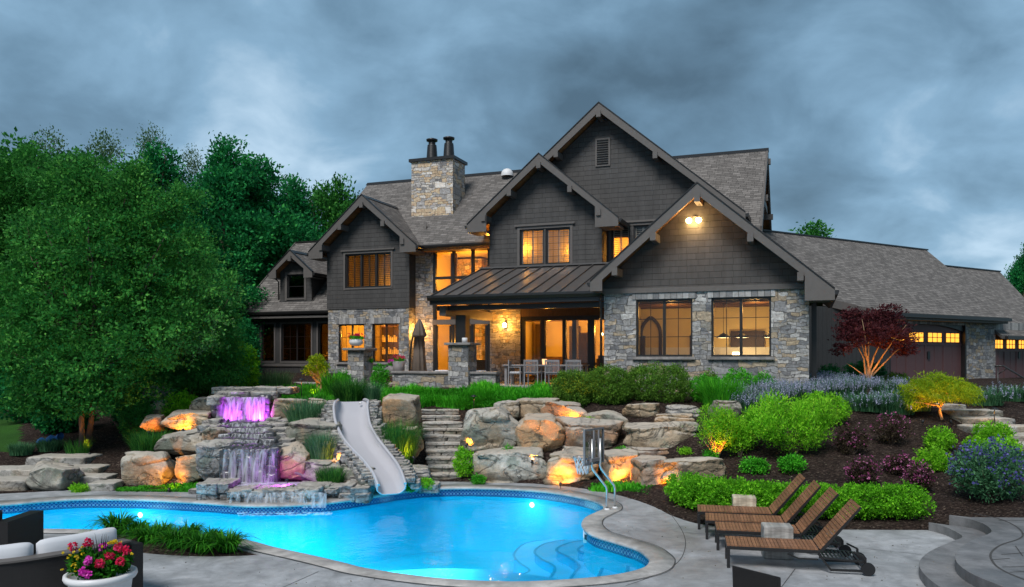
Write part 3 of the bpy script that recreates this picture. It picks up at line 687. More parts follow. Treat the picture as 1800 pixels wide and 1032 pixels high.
def window(u0, u1, z0, z1, v, cols=2, fr=.07, mun=None, shutter=False, rows=1, label=None, name='window', mat='dark', glass='glass', vdepth=.12, cw=None, sill=True):
    m = MB(); y0, y1 = v+.03, v+vdepth; inn = []
    m.box(u0, u1, y0, y1, z0, z0+fr); m.box(u0, u1, y0, y1, z1-fr, z1)
    m.box(u0, u0+fr, y0, y1, z0+fr, z1-fr); m.box(u1-fr, u1, y0, y1, z0+fr, z1-fr)
    cw = cw or fr*1.3; W_ = (u1-u0-2*fr-(cols-1)*cw)/cols; Hh = (z1-z0-2*fr-(rows-1)*cw)/rows
    for i in range(1, cols):
        a = u0+fr+i*W_+(i-1)*cw; m.box(a, a+cw, y0-.004, y1-.004, z0+fr, z1-fr)
    for j in range(1, rows):
        b = z0+fr+j*Hh+(j-1)*cw
        for i in range(cols): a = u0+fr+i*(W_+cw); m.box(a, a+W_, y0, y1, b, b+cw)
    o = hb(m, name, MT[mat])
    if label: o['label'] = label
    for i in range(cols):
        for j in range(rows):
            a = u0+fr+i*(W_+cw); b = z0+fr+j*(Hh+cw)
            hb(MB().box(a, a+W_, v+.07, v+.078, b, b+Hh), 'pane', MT[glass], o)
            if mun:
                nx, nz, t = mun; g = MB()
                for k in range(1, nx): x = a+W_*k/nx; g.box(x-t/2, x+t/2, v+.055, v+.069, b, b+Hh)
                for k in range(1, nz):
                    z = b+Hh*k/nz
                    for q in range(nx): g.box(a+W_*q/nx+t/2, a+W_*(q+1)/nx-t/2, v+.056, v+.068, z-t/2, z+t/2)
                hb(g, 'muntin', MT[mat], o)
            if shutter:
                s_ = MB(); np_ = 2 if W_ > .5 else 1; pw = W_/np_
                for k in range(np_):
                    xa = a+k*pw+.005; xb = a+(k+1)*pw-.005; s_.box(xa, xa+.03, v+.10, v+.125, b, b+Hh); s_.box(xb-.03, xb, v+.10, v+.125, b, b+Hh)
                    nl = int(Hh/.085)
                    for q in range(nl):
                        z = b+.03+(Hh-.06)*(q+.5)/nl; s_.beam((xa+.03, v+.115, z), (xb-.03, v+.115, z), .01, .058, up=(0, .93, .3))
                hb(s_, 'shutter', MT[shutter], o)
    if sill: hb(MB().box(u0-.08, u1+.08, v-.06, v+.05, z0-.075, z0-.003), 'sill', MT['trim'], o)
    return o
def trimbox(u0, u1, z0, z1, v, w=.1, mat='trim'):
    m = MB(); m.box(u0-w, u0-.004, v-.03, v+.05, z0-w, z1+w); m.box(u1+.004, u1+w, v-.03, v+.05, z0-w, z1+w); m.box(u0-.003, u1+.003, v-.028, v+.05, z1+.004, z1+w); hb(m, 'window_casing', MT[mat])

def room(u0, u1, v0, v1, z0, z1, lights, mat='inwall', color=WARM, fl='indark', power=120, rad=.12):
    m = MB(); t = .1
    m.box(u0-t, u1+t, v1, v1+t, z0-t, z1+t); m.box(u0-t, u0, v0, v1, z0-t, z1+t); m.box(u1, u1+t, v0, v1, z0-t, z1+t)
    hb(m, 'interior_wall', MT[mat]); hb(MB().box(u0, u1, v0, v1, z1, z1+t), 'interior_ceiling', MT[mat]); hb(MB().box(u0, u1, v0, v1, z0-t, z0), 'interior_floor', MT[fl])
    for (u, v, z) in lights: light('room_light', 'POINT', hloc(u, v, z), power, color, rad, house)

def slab(name, pts, th=.16, mat='roof', parent=house, under='soffit'):
    """sloped roof panel from its top outline (u,v,z), thickness measured down"""
    m = MB(); n = len(pts); m.poly(pts); m.cur = 1
    low = [(a, b, c-th) for a, b, c in pts]; m.poly(low[::-1]); m.cur = 2
    for i in range(n):
        j = (i+1) % n; m.poly([pts[i], low[i], low[j], pts[j]])
    return hb(m, name, [MT[mat], MT[under], MT['trim']], parent, fix=False if False else True)
def gable(ur, zr, hl, hr, s, vf, vb, wl, wr, bl=True, br_=True, nb=2, ret=True, gl=True, gr=True, capz=True, vbr=None, bw=.30, lights=None):
    """gable roof with its ridge along v. ur,zr ridge; hl,hr half widths; wl,wr wall edges"""
    slab('roof', [(ur-hl, vf, zr-s*hl), (ur, vf, zr), (ur, vb, zr), (ur-hl, vbr or vb, zr-s*hl)])
    slab('roof', [(ur, vf, zr), (ur+hr, vf, zr-s*hr), (ur+hr, vbr or vb, zr-s*hr), (ur, vb, zr)])
    for sg, hw, wl_, on in ((-1, hl, wl, bl), (1, hr, wr, br_)):
        if not on: continue
        e0 = ur+sg*hw; m = MB(); zt = lambda u: zr-s*abs(u-ur)+.015
        pr = [(ur, zt(ur)), (e0, zt(e0)), (e0, zt(e0)-bw), (ur, zt(ur)-bw-.06)]
        if ret and wl_ is not None:
            wi = wl_-sg*.12; zb = zt(e0)-bw-.02
            pr = [(ur, zt(ur)), (e0, zt(e0)), (e0, zb), (wi, zb), (wi, zt(wi)-bw), (ur, zt(ur)-bw-.06)]
        m.prism(pr, lambda p: (p[0], vf-.06, p[1]), lambda p: (p[0], vf-.006, p[1])); hb(m, 'barge_board', MT['trim'])
        # thin dark drip edge on top of the barge
        m = MB(); m.prism([(ur, zt(ur)+.004), (e0, zt(e0)+.004), (e0, zt(e0)+.045), (ur, zt(ur)+.045)], lambda p: (p[0], vf-.09, p[1]), lambda p: (p[0], vf+.05, p[1])); hb(m, 'drip_edge', MT['gutter'])
        if ret and wl_ is not None:
            a, b = sorted((wl_+sg*.02, e0-sg*.02)); hb(MB().box(a, b, vf+.004, vf+1.0, zt(e0)-bw-.02, zt(e0)-.22), 'eave_return', MT['trim'])
        for k in range(nb+1):
            if k == 0 and sg == 1: continue
            fr_ = [0, .40, .76][k] if nb == 2 else [0, .5, .8][k]
            u = ur+sg*hw*fr_; z = zt(u)-bw-.04-(.05 if k else .1)
            q = MB(); q.box(u-.09, u+.09, vf-.13, vf+.85, z-.15, z+.10); hb(q, 'roof_bracket', MT['trim'])
        if (gl if sg < 0 else gr):
            g = MB(); g.prism([(0, 0), (.12, 0), (.12, -.05), (.08, -.13), (0, -.13)], lambda p: (e0+sg*p[0], vf-.02, zt(e0)-.03+p[1]), lambda p: (e0+sg*p[0], (vbr or vb)-.1, zt(e0)-.03+p[1])); hb(g, 'gutter', MT['gutter'])
    if capz:
        m = MB(); m.prism([(-.16, -.16*s+.03), (0, .03), (.16, -.16*s+.03), (.16, -.16*s+.005), (0, .005), (-.16, -.16*s+.005)], lambda p: (ur+p[0], vf-.05, zr+p[1]+.02), lambda p: (ur+p[0], vb, zr+p[1]+.02)); hb(m, 'ridge_cap', MT['gutter'])

# ---- sunroom wing
VS = 25.9
sw = [(-5.34, -3.52, 3.1, 4.97), (-2.93, -1.12, 3.1, 4.97)]
wall('stone_wall', [(-6.41, 1.4), (-.02, 1.4), (-.02, 5.27), (-6.41, 5.27)], sw, VS, MT['stone'])
wall('siding_wall', [(-6.45, 5.272), (.02, 5.272), (.02, 5.48), (-3.27, 8.29), (-6.45, 5.54)], [], VS-.04, MT['siding'])
hb(MB().box(-6.45, .02, VS-.075, VS-.042, 5.18, 5.34), 'band_board', MT['trim'])
for a, b, c, d in sw:
    hb(MB().box(a-.12, b+.12, VS-.035, VS+.02, d+.003, d+.2), 'window_lintel', MT['soldier'])
    hb(MB().box(a-.1, b+.1, VS-.1, VS+.12, c-.09, c-.003), 'window_sill', MT['cap'])
    window(a, b, c, d, VS+.06, 2, .06, (2, 3, .022), sill=False, cw=.09)
box_wall('stone_wall', -6.41, -6.11, VS+.302, 30.99, 1.4, 5.27, MT['stone']); box_wall('stone_wall', -.32, -.02, VS+.302, 32, 1.4, 5.27, MT['stone'])
box_wall('siding_wall', -.30, -.04, VS+.3, 32, 5.272, 5.5, MT['siding'])
gable(-3.27, 8.47, 3.42, 3.96, .86, 25.2, 32.2, -6.41, -.02)
m = MB(); m.tube([(-6.52, VS-.05, 5.15), (-6.52, VS-.12, 4.9), (-6.5, VS-.06, 4.7), (-6.5, VS-.06, 2.2)], .04, 8); hb(m, 'downspout', MT['gutter'], uv=False)
m = MB(); m.box(.05, .2, VS+.7, VS+2.2, 1.9, 5.1); hb(m, 'corner_post', MT['dark'])
room(-6.1, -.34, VS+.31, 30.6, 2.05, 5.15, [(-4.6, 28.4, 4.7), (-1.7, 28.2, 4.7)], power=17, color=(1, .52, .13))
light('room_light', 'POINT', hloc(-2.0, 29.4, 3.4), 20, (1, .66, .25), .1, house)
hb(MB().box(-6.1, -.34, 30.55, 30.598, 2.05, 3.45), 'wainscot', MT['white'])
for i in range(5): v = VS+.7+i*.95; hb(MB().box(-6.1, -.34, v, v+.16, 4.93, 5.13), 'ceiling_beam', MT['inbeam'])
# gothic arch doorway drawn as a real moulding on the back wall
m = MB(); pts = []
for sg in (-1, 1):
    arc = [(-5.72+sg*.38, 30.5, 2.05), (-5.72+sg*.38, 30.5, 3.95)]+[(-5.72+sg*(.76*math.cos(R(10*k))-.38), 30.5, 3.95+.76*math.sin(R(10*k))) for k in range(1, 7)]
    m.tube(arc, .07, 6)
hb(m, 'arched_doorway', MT['indark'], uv=False)
hb(MB().box(-6.05, -5.92, 30.2, 30.45, 2.1, 3.9), 'interior_curtain', MT['indark'])
hb(MB().box(-2.75, -1.55, 30.48, 30.54, 3.45, 4.05), 'wall_painting', MT['indark'])
hb(MB().box(-4.25, -3.95, 30.54, 30.58, 2.9, 3.9), 'interior_panel', MT['indark'])
# ---- mid gable
VM = 31.0
mw = [(-11.24, -10.2, 6.88, 8.35), (-10.12, -9.08, 6.88, 8.33)]
wall('siding_wall', [(-12.6, 5.5), (-7.76, 5.5), (-7.76, 8.85), (-10.2, 10.98), (-12.6, 8.9)], mw, VM, MT['siding'])
box_wall('siding_wall', -8.0, -7.765, VM+.302, 31.98, 5.5, 8.8, MT['siding']); box_wall('siding_wall', -12.59, -12.35, VM+.302, 32.8, 5.5, 8.8, MT['siding'])
for a, b, c, d in mw: window(a, b, c, d, VM+.03, 1, .06, (4, 5, .012), shutter='shutter', sill=False)
trimbox(-11.24, -9.08, 6.88, 8.35, VM, .11); hb(MB().box(-11.45, -8.87, VM-.09, VM-.032, 8.47, 8.55), 'window_hood', MT['trim'])
hb(MB().box(-11.34, -8.98, VM-.07, VM-.0035, 6.76, 6.868), 'window_sill', MT['trim'])
room(-12.3, -8.05, VM+.31, 31.88, 6.6, 8.6, [(-11.3, 31.62, 7.7), (-9.2, 31.62, 7.5)], power=14, rad=.05)
gable(-10.2, 11.24, 3.15, 3.25, .85, 30.4, 36.5, -12.6, -7.76)
# ---- big gable
VB = 32.0
bwn = [(-7.62, -6.85, 7.0, 8.42), (-6.7, -5.95, 7.0, 8.40)]
wall('siding_wall', [(-12.3, 5.5), (-2.7, 5.5), (-2.7, 8.72), (-7.98, 13.1), (-12.3, 9.5)], bwn, VB, MT['siding'])
for a, b, c, d in bwn: window(a, b, c, d, VB+.03, 1, .06, None, shutter='shutter', sill=False)
trimbox(-7.62, -5.95, 7.0, 8.42, VB, .11); hb(MB().box(-7.8, -5.7, VB-.09, VB-.032, 8.54, 8.62), 'window_hood', MT['trim'])
room(-7.74, -5.0, VB+.31, 34, 6.6, 8.8, [(-6.6, 33.3, 7.7)], power=80)
m = MB(); m.box(-8.28, -7.66, VB-.05, VB-.002, 10.93, 12.08); o = hb(m, 'gable_vent', MT['trim']); m = MB()
for i in range(11): z = 11.02+i*.095; m.beam((-8.21, VB-.07, z), (-7.73, VB-.07, z), .015, .075, up=(0, -.7, .7))
hb(m, 'vent_louver', MT['siding'], o)
gable(-7.98, 13.34, 4.5, 5.7, .84, 31.4, 42.6, None, -2.7, bl=True, gl=False, ret=True)
# ---- left gable
VA = 32.2
lw1 = [(-20.74, -19.36, 2.84, 4.62), (-18.94, -17.55, 2.84, 4.62)]
wall('stone_wall', [(-21.31, 1.4), (-17.03, 1.4), (-17.03, 5.32), (-21.31, 5.32)], lw1, VA, MT['stone'])
uw = (-20.34, -17.93, 6.3, 7.88)
wall('siding_wall', [(-21.35, 5.322), (-16.99, 5.322), (-16.99, 8.3), (-19.1, 10.2), (-21.35, 8.2)], [uw], VA-.04, MT['siding'])
for a, b, c, d in lw1:
    hb(MB().box(a-.1, b+.1, VA-.035, VA+.02, d+.003, d+.28), 'window_lintel', MT['soldier']); hb(MB().box(a-.1, b+.1, VA-.1, VA+.12, c-.09, c-.003), 'window_sill', MT['cap'])
    window(a, b, c, d, VA+.06, 2, .06, (2, 3, .018), sill=False)
window(*uw, VA-.01, 3, .07, None, shutter='inbeam', label='dark window triple with half open shutters', cw=.1); trimbox(*uw, VA-.04, .1)
hb(MB().box(-20.55, -17.72, VA-.13, VA-.072, 8.0, 8.07), 'window_hood', MT['trim'])
box_wall('siding_wall', -17.27, -17.0, VA+.27, 32.79, 5.322, 8.2, MT['siding']); box_wall('stone_wall', -17.29, -17.04, VA+.302, 32.79, 1.4, 5.32, MT['stone'])
box_wall('siding_wall', -21.34, -21.05, VA+.27, 36, 5.322, 8.2, MT['siding'])
room(-21.0, -17.3, VA+.31, 36.2, 2.05, 5.05, [(-19.4, 34.2, 4.2)], power=75); room(-21.0, -17.3, VA+.31, 34.5, 5.7, 8.1, [(-19.2, 33.8, 6.6)], power=8)
m = MB(); m.box(-20.4, -19.2, 35.6, 35.95, 2.1, 4.6); hb(m, 'bookcase', MT['indark']); m = MB()
for i in range(26): m.box(-20.3+(i % 9)*.11, -20.24+(i % 9)*.11, 35.5, 35.59, 2.6+.62*(i//9), 2.95+.62*(i//9)-.06*(i % 3))
hb(m, 'shelf_books', MT['inwall'])
gable(-19.1, 10.45, 2.85, 2.75, .87, 31.6, 35.6, -21.31, -17.03, vbr=33.2)
# ---- main body wall, great room glazing
VN = 32.8
wall('stone_wall', [(-17.02, 1.4), (-16.12, 1.4), (-16.12, 8.2), (-17.02, 8.2)], [], VN, MT['stone'])
m = MB(); u0, u1 = -16.1, -12.6
for u in (-16.1, -15.16, -14.22, -13.42, -12.72): m.box(u, u+.12, VN, VN+.15, 1.9, 7.96)
for z in (7.86, 6.62, 5.98): m.box(-16.1, -12.6, VN+.004, VN+.146, z, z+.12)
o = hb(m, 'window_wall', MT['dark'])
hb(MB().box(-16.12, -12.5, VN-.05, VN-.004, 4.55, 4.78), 'transom_beam', MT['trim'], o)
for i, (a, b) in enumerate([(-15.98, -15.16), (-15.04, -14.22), (-14.10, -13.42), (-13.30, -12.72)]):
    for c, d in ((6.74, 7.86), (6.1, 6.62), (4.8, 5.98), (2.0, 4.5)): hb(MB().box(a, b, VN+.07, VN+.078, c, d), 'pane', MT['glass'], o)
m = MB()
for a, b in ((-16.0, -15.2), (-14.35, -13.45)):
    m.box(a, a+.1, VN+.02, VN+.1, 2.05, 4.5); m.box(b-.1, b, VN+.02, VN+.1, 2.05, 4.5)
hb(m, 'french_door', MT['dark'])
room(-17.0, -12.7, VN+.2, 38, 2.05, 8.1, [(-15.2, 35, 6.8), (-14.4, 34.8, 3.7)], power=85)
for (a, b, c, d, e_, f_, nm, mt) in ((-13.6, -13.2, 33.3, 33.5, 2.1, 4.4, 'curtain', 'canvas'), (-14.2, -13.9, 34.6, 35.3, 2.1, 3.1, 'armchair_back', 'indark'), (-15.9, -15.5, 34.0, 34.4, 2.1, 3.5, 'side_cabinet', 'indark'), (-15.0, -13.0, 34.3, 34.5, 5.05, 5.3, 'gallery_beam', 'indark'), (-15.6, -15.35, 33.6, 33.8, 2.1, 7.9, 'inner_post', 'inbeam')): hb(MB().box(a, b, c, d, e_, f_), nm, MT[mt])
hb(MB().box(-16.9, -15.3, 36.6, 37.9, 2.05, 8.0), 'interior_chimney', MT['chim']); hb(MB().box(-15.2, -12.8, 35.2, 35.4, 6.9, 7.15), 'interior_beam', MT['inbeam'])
hb(MB().box(-15.1, -14.3, 37.8, 37.9, 2.05, 4.3), 'interior_door', MT['indark'])
hb(MB().box(-14.6, -13.4, 34.2, 35.0, 2.05, 2.95), 'interior_sofa', MT['indark'])
# main roof (front and back slope), ridge along u
slab('roof', [(-22.0, 32.2, 8.15), (-1.73, 32.2, 8.15), (-1.73, 37, 12.3), (-22.0, 37, 12.3)])
slab('roof', [(-22.0, 41.8, 8.15), (-22.0, 37, 12.3), (-1.73, 37, 12.3), (-1.73, 41.8, 8.15)])
m = MB(); m.prism([(-.16, -.12), (0, .03), (.16, -.12), (.16, -.145), (0, .005), (-.16, -.145)], lambda p: (-22.05, 37+p[0], 12.32+p[1]), lambda p: (-1.7, 37+p[0], 12.32+p[1])); hb(m, 'ridge_cap', MT['gutter'])
m = MB(); m.prism([(0, 0), (-.12, 0), (-.12, -.05), (-.08, -.14), (0, -.14)], lambda p: (-16.5, 32.19+p[0], 8.1+p[1]), lambda p: (-12.9, 32.19+p[0], 8.1+p[1])); hb(m, 'gutter', MT['gutter'])
m = MB(); m.box(-17, -12.6, 32.22, 32.79, 7.86, 7.96); hb(m, 'soffit_board', MT['soffit'])
# right gable end of the main roof, seen almost edge on
mb = MB(); mb.prism([(32.6, 5.4), (41.4, 5.4), (41.4, 8.3), (37, 12.05), (32.6, 8.3)], lambda p: (-2.68, p[0], p[1]), lambda p: (-2.4, p[0], p[1])); hb(mb, 'siding_wall', MT['siding'])
for va, za, vb, zb in ((32.2, 8.15, 37, 12.3), (41.8, 8.15, 37, 12.3)):
    m = MB(); m.hexa([(-1.8, va, za-.34), (-1.72, va, za-.34), (-1.72, vb, zb-.34), (-1.8, vb, zb-.34), (-1.8, va, za+.02), (-1.72, va, za+.02), (-1.72, vb, zb+.02), (-1.8, vb, zb+.02)]); hb(m, 'barge_board', MT['trim'])
hb(MB().box(-2.35, -1.85, 35.0, 39.0, 9.75, 10.05), 'collar_beam', MT['trim'])
for v, z in ((34.6, 9.75), (39.4, 9.75), (37, 11.8)): hb(MB().box(-2.39, -1.62, v-.09, v+.09, z-.2, z+.05), 'roof_bracket', MT['trim'])
box_wall('siding_wall', -22, -21.7, 33.4, 41, 1.4, 8.2, MT['siding']); box_wall('siding_wall', -22, -2.4, 41.2, 41.5, 1.4, 8.2, MT['siding'])
box_wall('siding_wall', -2.65, -2.35, 32.31, 41.2, 1.4, 5.39, MT['siding'])
# chimney
m = MB(); m.box(-17.9, -15.72, 34.1, 35.5, 8.6, 12.42); ch = hb(m, 'chimney', MT['chim'])
m = MB(); m.box(-18.0, -15.62, 34.0, 35.6, 12.42, 12.56); hb(m, 'chimney_cap', MT['dark'], ch)
m = MB(); m.box(-17.98, -15.64, 34.02, 34.098, 9.55, 9.68); hb(m, 'chimney_flashing', MT['gutter'], ch)
for u in (-17.15, -16.25):
    m = MB(); m.lathe([(.30, 0), (.27, .15), (.23, .7), (.22, .75), (.22, .78), (.17, .8), (.17, .98), (.27, .98), (.28, 1.06), (.1, 1.12), (0.001, 1.12)], 20, (u, 34.8, 12.56)); hb(m, 'chimney_pot', MT['dark'], ch, uv=False)
m = MB(); m.lathe([(.30, 0), (.30, .1), (.27, .22), (.18, .32), (.06, .37), (.001, .38)], 20, (-13.9, 36.5, 11.95)); hb(m, 'roof_light_dome', MT['white'], uv=False)
m = MB(); m.lathe([(.05, 0), (.05, .45), (.001, .45)], 10, (-16.7, 33.2, 8.9)); hb(m, 'vent_pipe', MT['trim'], uv=False)
# ---- left wing with dormer
lwn = [(-25.73, -24.98), (-24.54, -22.81), (-22.4, -21.5)]
wall('board_wall', [(-26.25, 1.4), (-21.36, 1.4), (-21.36, 5.2), (-26.25, 5.2)], [(a, b, 2.87, 4.72) for a, b in lwn], 33.0, MT['board'])
for i, (a, b) in enumerate(lwn): window(a, b, 2.87, 4.72, 33.03, 2 if i == 1 else 1, .05, (2, 3, .015) if i == 1 else None, glass='dimglass'); trimbox(a, b, 2.87, 4.72, 33.0, .09)
hb(MB().box(-26.3, -21.37, 32.94, 32.995, 2.62, 2.76), 'band_board', MT['trim'])
room(-26.1, -21.5, 33.31, 37, 2.05, 5.0, [(-23.6, 35.5, 3.2)], power=26); box_wall('board_wall', -26.25, -25.95, 33.302, 40, 1.4, 5.2, MT['board'])
slab('roof', [(-26.8, 32.5, 5.33), (-21.36, 32.5, 5.33), (-21.36, 36.8, 9.35), (-26.4, 36.8, 9.35)]); slab('roof', [(-26.8, 41.1, 5.33), (-26.4, 36.8, 9.35), (-21.36, 36.8, 9.35), (-21.36, 41.1, 5.33)])
m = MB(); m.prism([(0, 0), (-.12, 0), (-.12, -.05), (-.08, -.14), (0, -.14)], lambda p: (-26.8, 32.49+p[0], 5.3+p[1]), lambda p: (-21.4, 32.49+p[0], 5.3+p[1])); hb(m, 'gutter', MT['gutter']); hb(MB().box(-26.7, -21.4, 32.5, 32.99, 4.98, 5.08), 'soffit_board', MT['trim'])
hb(MB().hexa([(-26.88, 32.45, 5.0), (-26.81, 32.45, 5.0), (-26.41, 36.8, 9.05), (-26.48, 36.8, 9.05), (-26.88, 32.45, 5.35), (-26.81, 32.45, 5.35), (-26.41, 36.8, 9.38), (-26.48, 36.8, 9.38)]), 'barge_board', MT['trim'])
hb(MB().prism([(32.7, 5.0), (40.9, 5.0), (36.8, 9.15)], lambda p: (-26.2, p[0], p[1]), lambda p: (-25.98, p[0], p[1])), 'board_wall', MT['board'])
hb(MB().box(-26.4, -21.4, 36.7, 36.9, 9.33, 9.39), 'ridge_cap', MT['gutter'])
dw = (-24.2, -23.2, 5.98, 7.15)
wall('dormer_wall', [(-24.62, 5.6), (-22.78, 5.6), (-22.78, 7.3), (-23.68, 7.98), (-24.62, 7.3)], [dw], 33.0, MT['siding'], .15)
window(*dw, 33.02, 1, .06, (1, 2, .03), shutter='lf' if False else False, glass='dimglass'); trimbox(*dw, 33.0, .12)
box_wall('dormer_wall', -22.93, -22.785, 33.152, 35, 5.6, 7.25, MT['siding']); box_wall('dormer_wall', -24.61, -24.47, 33.152, 35, 5.6, 7.25, MT['siding'])
box_wall('interior_wall', -24.45, -22.95, 33.9, 34.0, 5.7, 7.4, MT['indark'])
gable(-23.68, 8.26, 1.25, 1.28, .86, 32.55, 36.4, -24.62, -22.78, nb=0, bw=.24)
for u in (-24.78, -22.62): m = MB(); m.tube([(u, 32.75, 7.0), (u+(.1 if u < -24 else -.1), 32.95, 6.8), (u+(.1 if u < -24 else -.1), 32.97, 5.9)], .035, 8); hb(m, 'downspout', MT['gutter'], uv=False)
# ---- porch: back wall, doors, metal roof
wall('stone_wall', [(-12.58, 1.4), (-11.22, 1.4), (-11.22, 5.3), (-12.58, 5.3)], [], VM, MT['stone'])
hb(MB().box(-11.218, -6.45, VM+.01, VM+.25, 4.76, 5.9), 'plank_wall', MT['plank']); box_wall('stone_wall', -12.58, -12.3, VM+.302, VN, 1.4, 5.3, MT['stone'])
m = MB(); us = [-11.2, -10.4, -9.45, -8.45, -7.5, -6.5]
door = MB(); door.box(-11.2, -6.48, VM+.03, VM+.2, 4.58, 4.755); door.box(-11.2, -6.48, VM+.03, VM+.2, 1.98, 2.1)
for i, u in enumerate((-11.2, -10.32, -9.42, -8.36, -7.62, -6.62)): door.box(u, u+(.28 if i in (3,) else .15), VM+.034, VM+.196, 2.1, 4.58)
o = hb(door, 'folding_door', MT['black'])
for a, b in ((-11.05, -10.32), (-10.17, -9.42), (-9.27, -8.36), (-8.08, -7.62), (-7.47, -6.62)): hb(MB().box(a, b, VM+.11, VM+.118, 2.1, 4.58), 'pane', MT['glass'], o)
room(-12.2, -6.46, VM+.31, 35.4, 2.05, 4.95, [(-10.8, 33.4, 4.3), (-7.4, 33.6, 4.3)], power=74)
for (a, b, c, d, e_, f_, nm, mt) in ((-11.9, -11.55, 34.9, 35.35, 2.1, 4.6, 'tall_cabinet', 'indark'), (-11.5, -10.5, 34.9, 35.35, 2.1, 3.1, 'sideboard', 'inbeam'), (-9.95, -9.2, 35.3, 35.38, 3.2, 4.2, 'framed_picture', 'indark'), (-10.9, -10.75, 32.6, 33.0, 2.1, 4.7, 'interior_post', 'indark'), (-9.35, -9.15, 32.2, 32.5, 2.1, 4.7, 'interior_post', 'indark'), (-8.6, -6.6, 33.2, 34.0, 2.75, 2.85, 'dining_top', 'indark'), (-8.4, -8.0, 32.9, 33.1, 2.1, 3.15, 'dining_chair_back', 'indark'), (-7.6, -7.2, 32.9, 33.1, 2.1, 3.15, 'dining_chair_back', 'indark'), (-7.0, -6.6, 34.9, 35.3, 3.6, 4.5, 'wall_cabinet', 'inbeam'), (-12.1, -6.5, 34.0, 34.2, 4.7, 4.94, 'ceiling_beam', 'inbeam')): hb(MB().box(a, b, c, d, e_, f_), nm, MT[mt])
hb(MB().box(-10.35, -9.9, 35.2, 35.39, 2.05, 4.5), 'interior_door', MT['indark']); hb(MB().box(-9.7, -9.1, 33.8, 34.1, 2.05, 4.1), 'interior_curtain', MT['indark']); hb(MB().box(-12.1, -10.2, 33.2, 34.6, 4.7, 4.85), 'ceiling_beam', MT['inbeam'])
hb(MB().box(-9.0, -6.6, 34.9, 35.3, 2.05, 3.0), 'kitchen_counter', MT['indark'])
MV0, MZ0, MV1, MZ1, MU0, MU1 = 26.1, 5.28, 31.0, 6.78, -12.96, -6.46
ms = (MZ1-MZ0)/(MV1-MV0)
mr = MB(); mr.prism([(MV0, MZ0), (MV1, MZ1), (MV1, MZ1-.08), (MV0, MZ0-.08)], lambda p: (MU0, p[0], p[1]), lambda p: (MU1, p[0], p[1])); pr = hb(mr, 'metal_roof', MT['metal'])
mr = MB(); mr.prism([(MV0+2.7, MZ0+2.7*ms), (VN, MZ0+(VN-MV0)*ms), (VN, MZ0+(VN-MV0)*ms-.08), (MV0+2.7, MZ0+2.7*ms-.08)], lambda p: (MU0, p[0], p[1]), lambda p: (-12.62, p[0], p[1]-.004)); hb(mr, 'metal_roof', MT['metal'])
m = MB(); k = 0; u = MU0+.02
while u < MU1: m.prism([(MV0, MZ0+.002), (MV1-.01, MZ1+.002), (MV1-.01, MZ1+.055), (MV0, MZ0+.055)], lambda p: (u, p[0], p[1]), lambda p: (u+.028, p[0], p[1])); u += .54
hb(m, 'standing_seam', MT['metal'], pr)
hb(MB().box(MU0-.02, MU1, MV1-.2, MV1-.005, MZ1-.0, MZ1+.06), 'roof_flashing', MT['metal'], pr)
m = MB(); m.prism([(0, .03), (-.14, .03), (-.14, -.05), (-.09, -.16), (0, -.16)], lambda p: (MU0-.05, MV0-.005+p[0], MZ0+p[1]), lambda p: (MU1+.05, MV0-.005+p[0], MZ0+p[1])); hb(m, 'gutter', MT['gutter'])
hb(MB().box(MU0, MU1, MV0+.0, MV0+.14, MZ0-.30, MZ0-.085), 'porch_fascia', MT['gutter']); hb(MB().box(MU0+.25, MU0+.5, MV0+.3, VM, 4.6, 4.95), 'porch_beam', MT['trim'])
hb(MB().box(-12.9, MU1, MV0+.5, MV0+.75, 4.80, 4.97), 'porch_beam', MT['dark'])
m = MB(); m.prism([(MV0+.15, 4.99), (MV1-.02, 5.35), (MV1-.02, 5.43), (MV0+.15, 5.07)], lambda p: (MU0+.02, p[0], p[1]), lambda p: (MU1, p[0], p[1])); hb(m, 'porch_ceiling', MT['soffit'])
m = MB(); m.poly([(MU0+.03, MV0+.1, MZ0-.1), (MU0+.03, MV1, MZ0-.1), (MU0+.03, MV1, MZ1-.1)]); hb(m, 'porch_gable_end', MT['trim'])
hb(MB().box(-12.18, -11.78, 26.65, 27.05, 3.55, 4.62), 'porch_post', MT['dark'])
# wall sconces
def sconce(u, v, z, p=42, r=.05):
    m = MB(); m.box(u-.06, u+.06, v-.04, v-.002, z-.14, z+.1); m.box(u-.03, u+.03, v-.16, v-.04, z+.08, z+.11); s_ = hb(m, 'wall_lamp', MT['dark'])
    m = MB(); m.lathe([(.05, -.1), (.07, -.08), (.075, .02), (.05, .07), (.001, .08)], 12, (u, v-.16, z)); hb(m, 'lamp_bulb', MT['bulb'], s_, uv=False)
    light('lamp_light', 'POINT', hloc(u, v-.32, z), p, WARM, r, house)
sconce(-11.86, VM, 4.42, 38); sconce(-16.72, VN, 4.25, 34)
# twin floodlight under the sunroom gable
m = MB(); m.lathe([(.07, 0), (.07, .05), (.001, .05)], 12, (-3.42, VS-.1, 7.52)); fl_ = hb(m, 'flood_lamp', MT['trim'], uv=False)
for du in (-.2, .1): m = MB(); m.lathe([(.05, 0), (.085, -.03), (.09, -.1), (.05, -.15), (.001, -.16)], 14, (-3.4+du, VS-.2, 7.5)); hb(m, 'lamp_bulb', MT['bulb'], fl_, uv=False)
light('lamp_light', 'POINT', hloc(-3.42, VS-.38, 7.42), 24, (1, .6, .25), .08, house)
light('soffit_light', 'POINT', hloc(-12.9, VM+.6, 8.15), 10, WARM, .05, house)

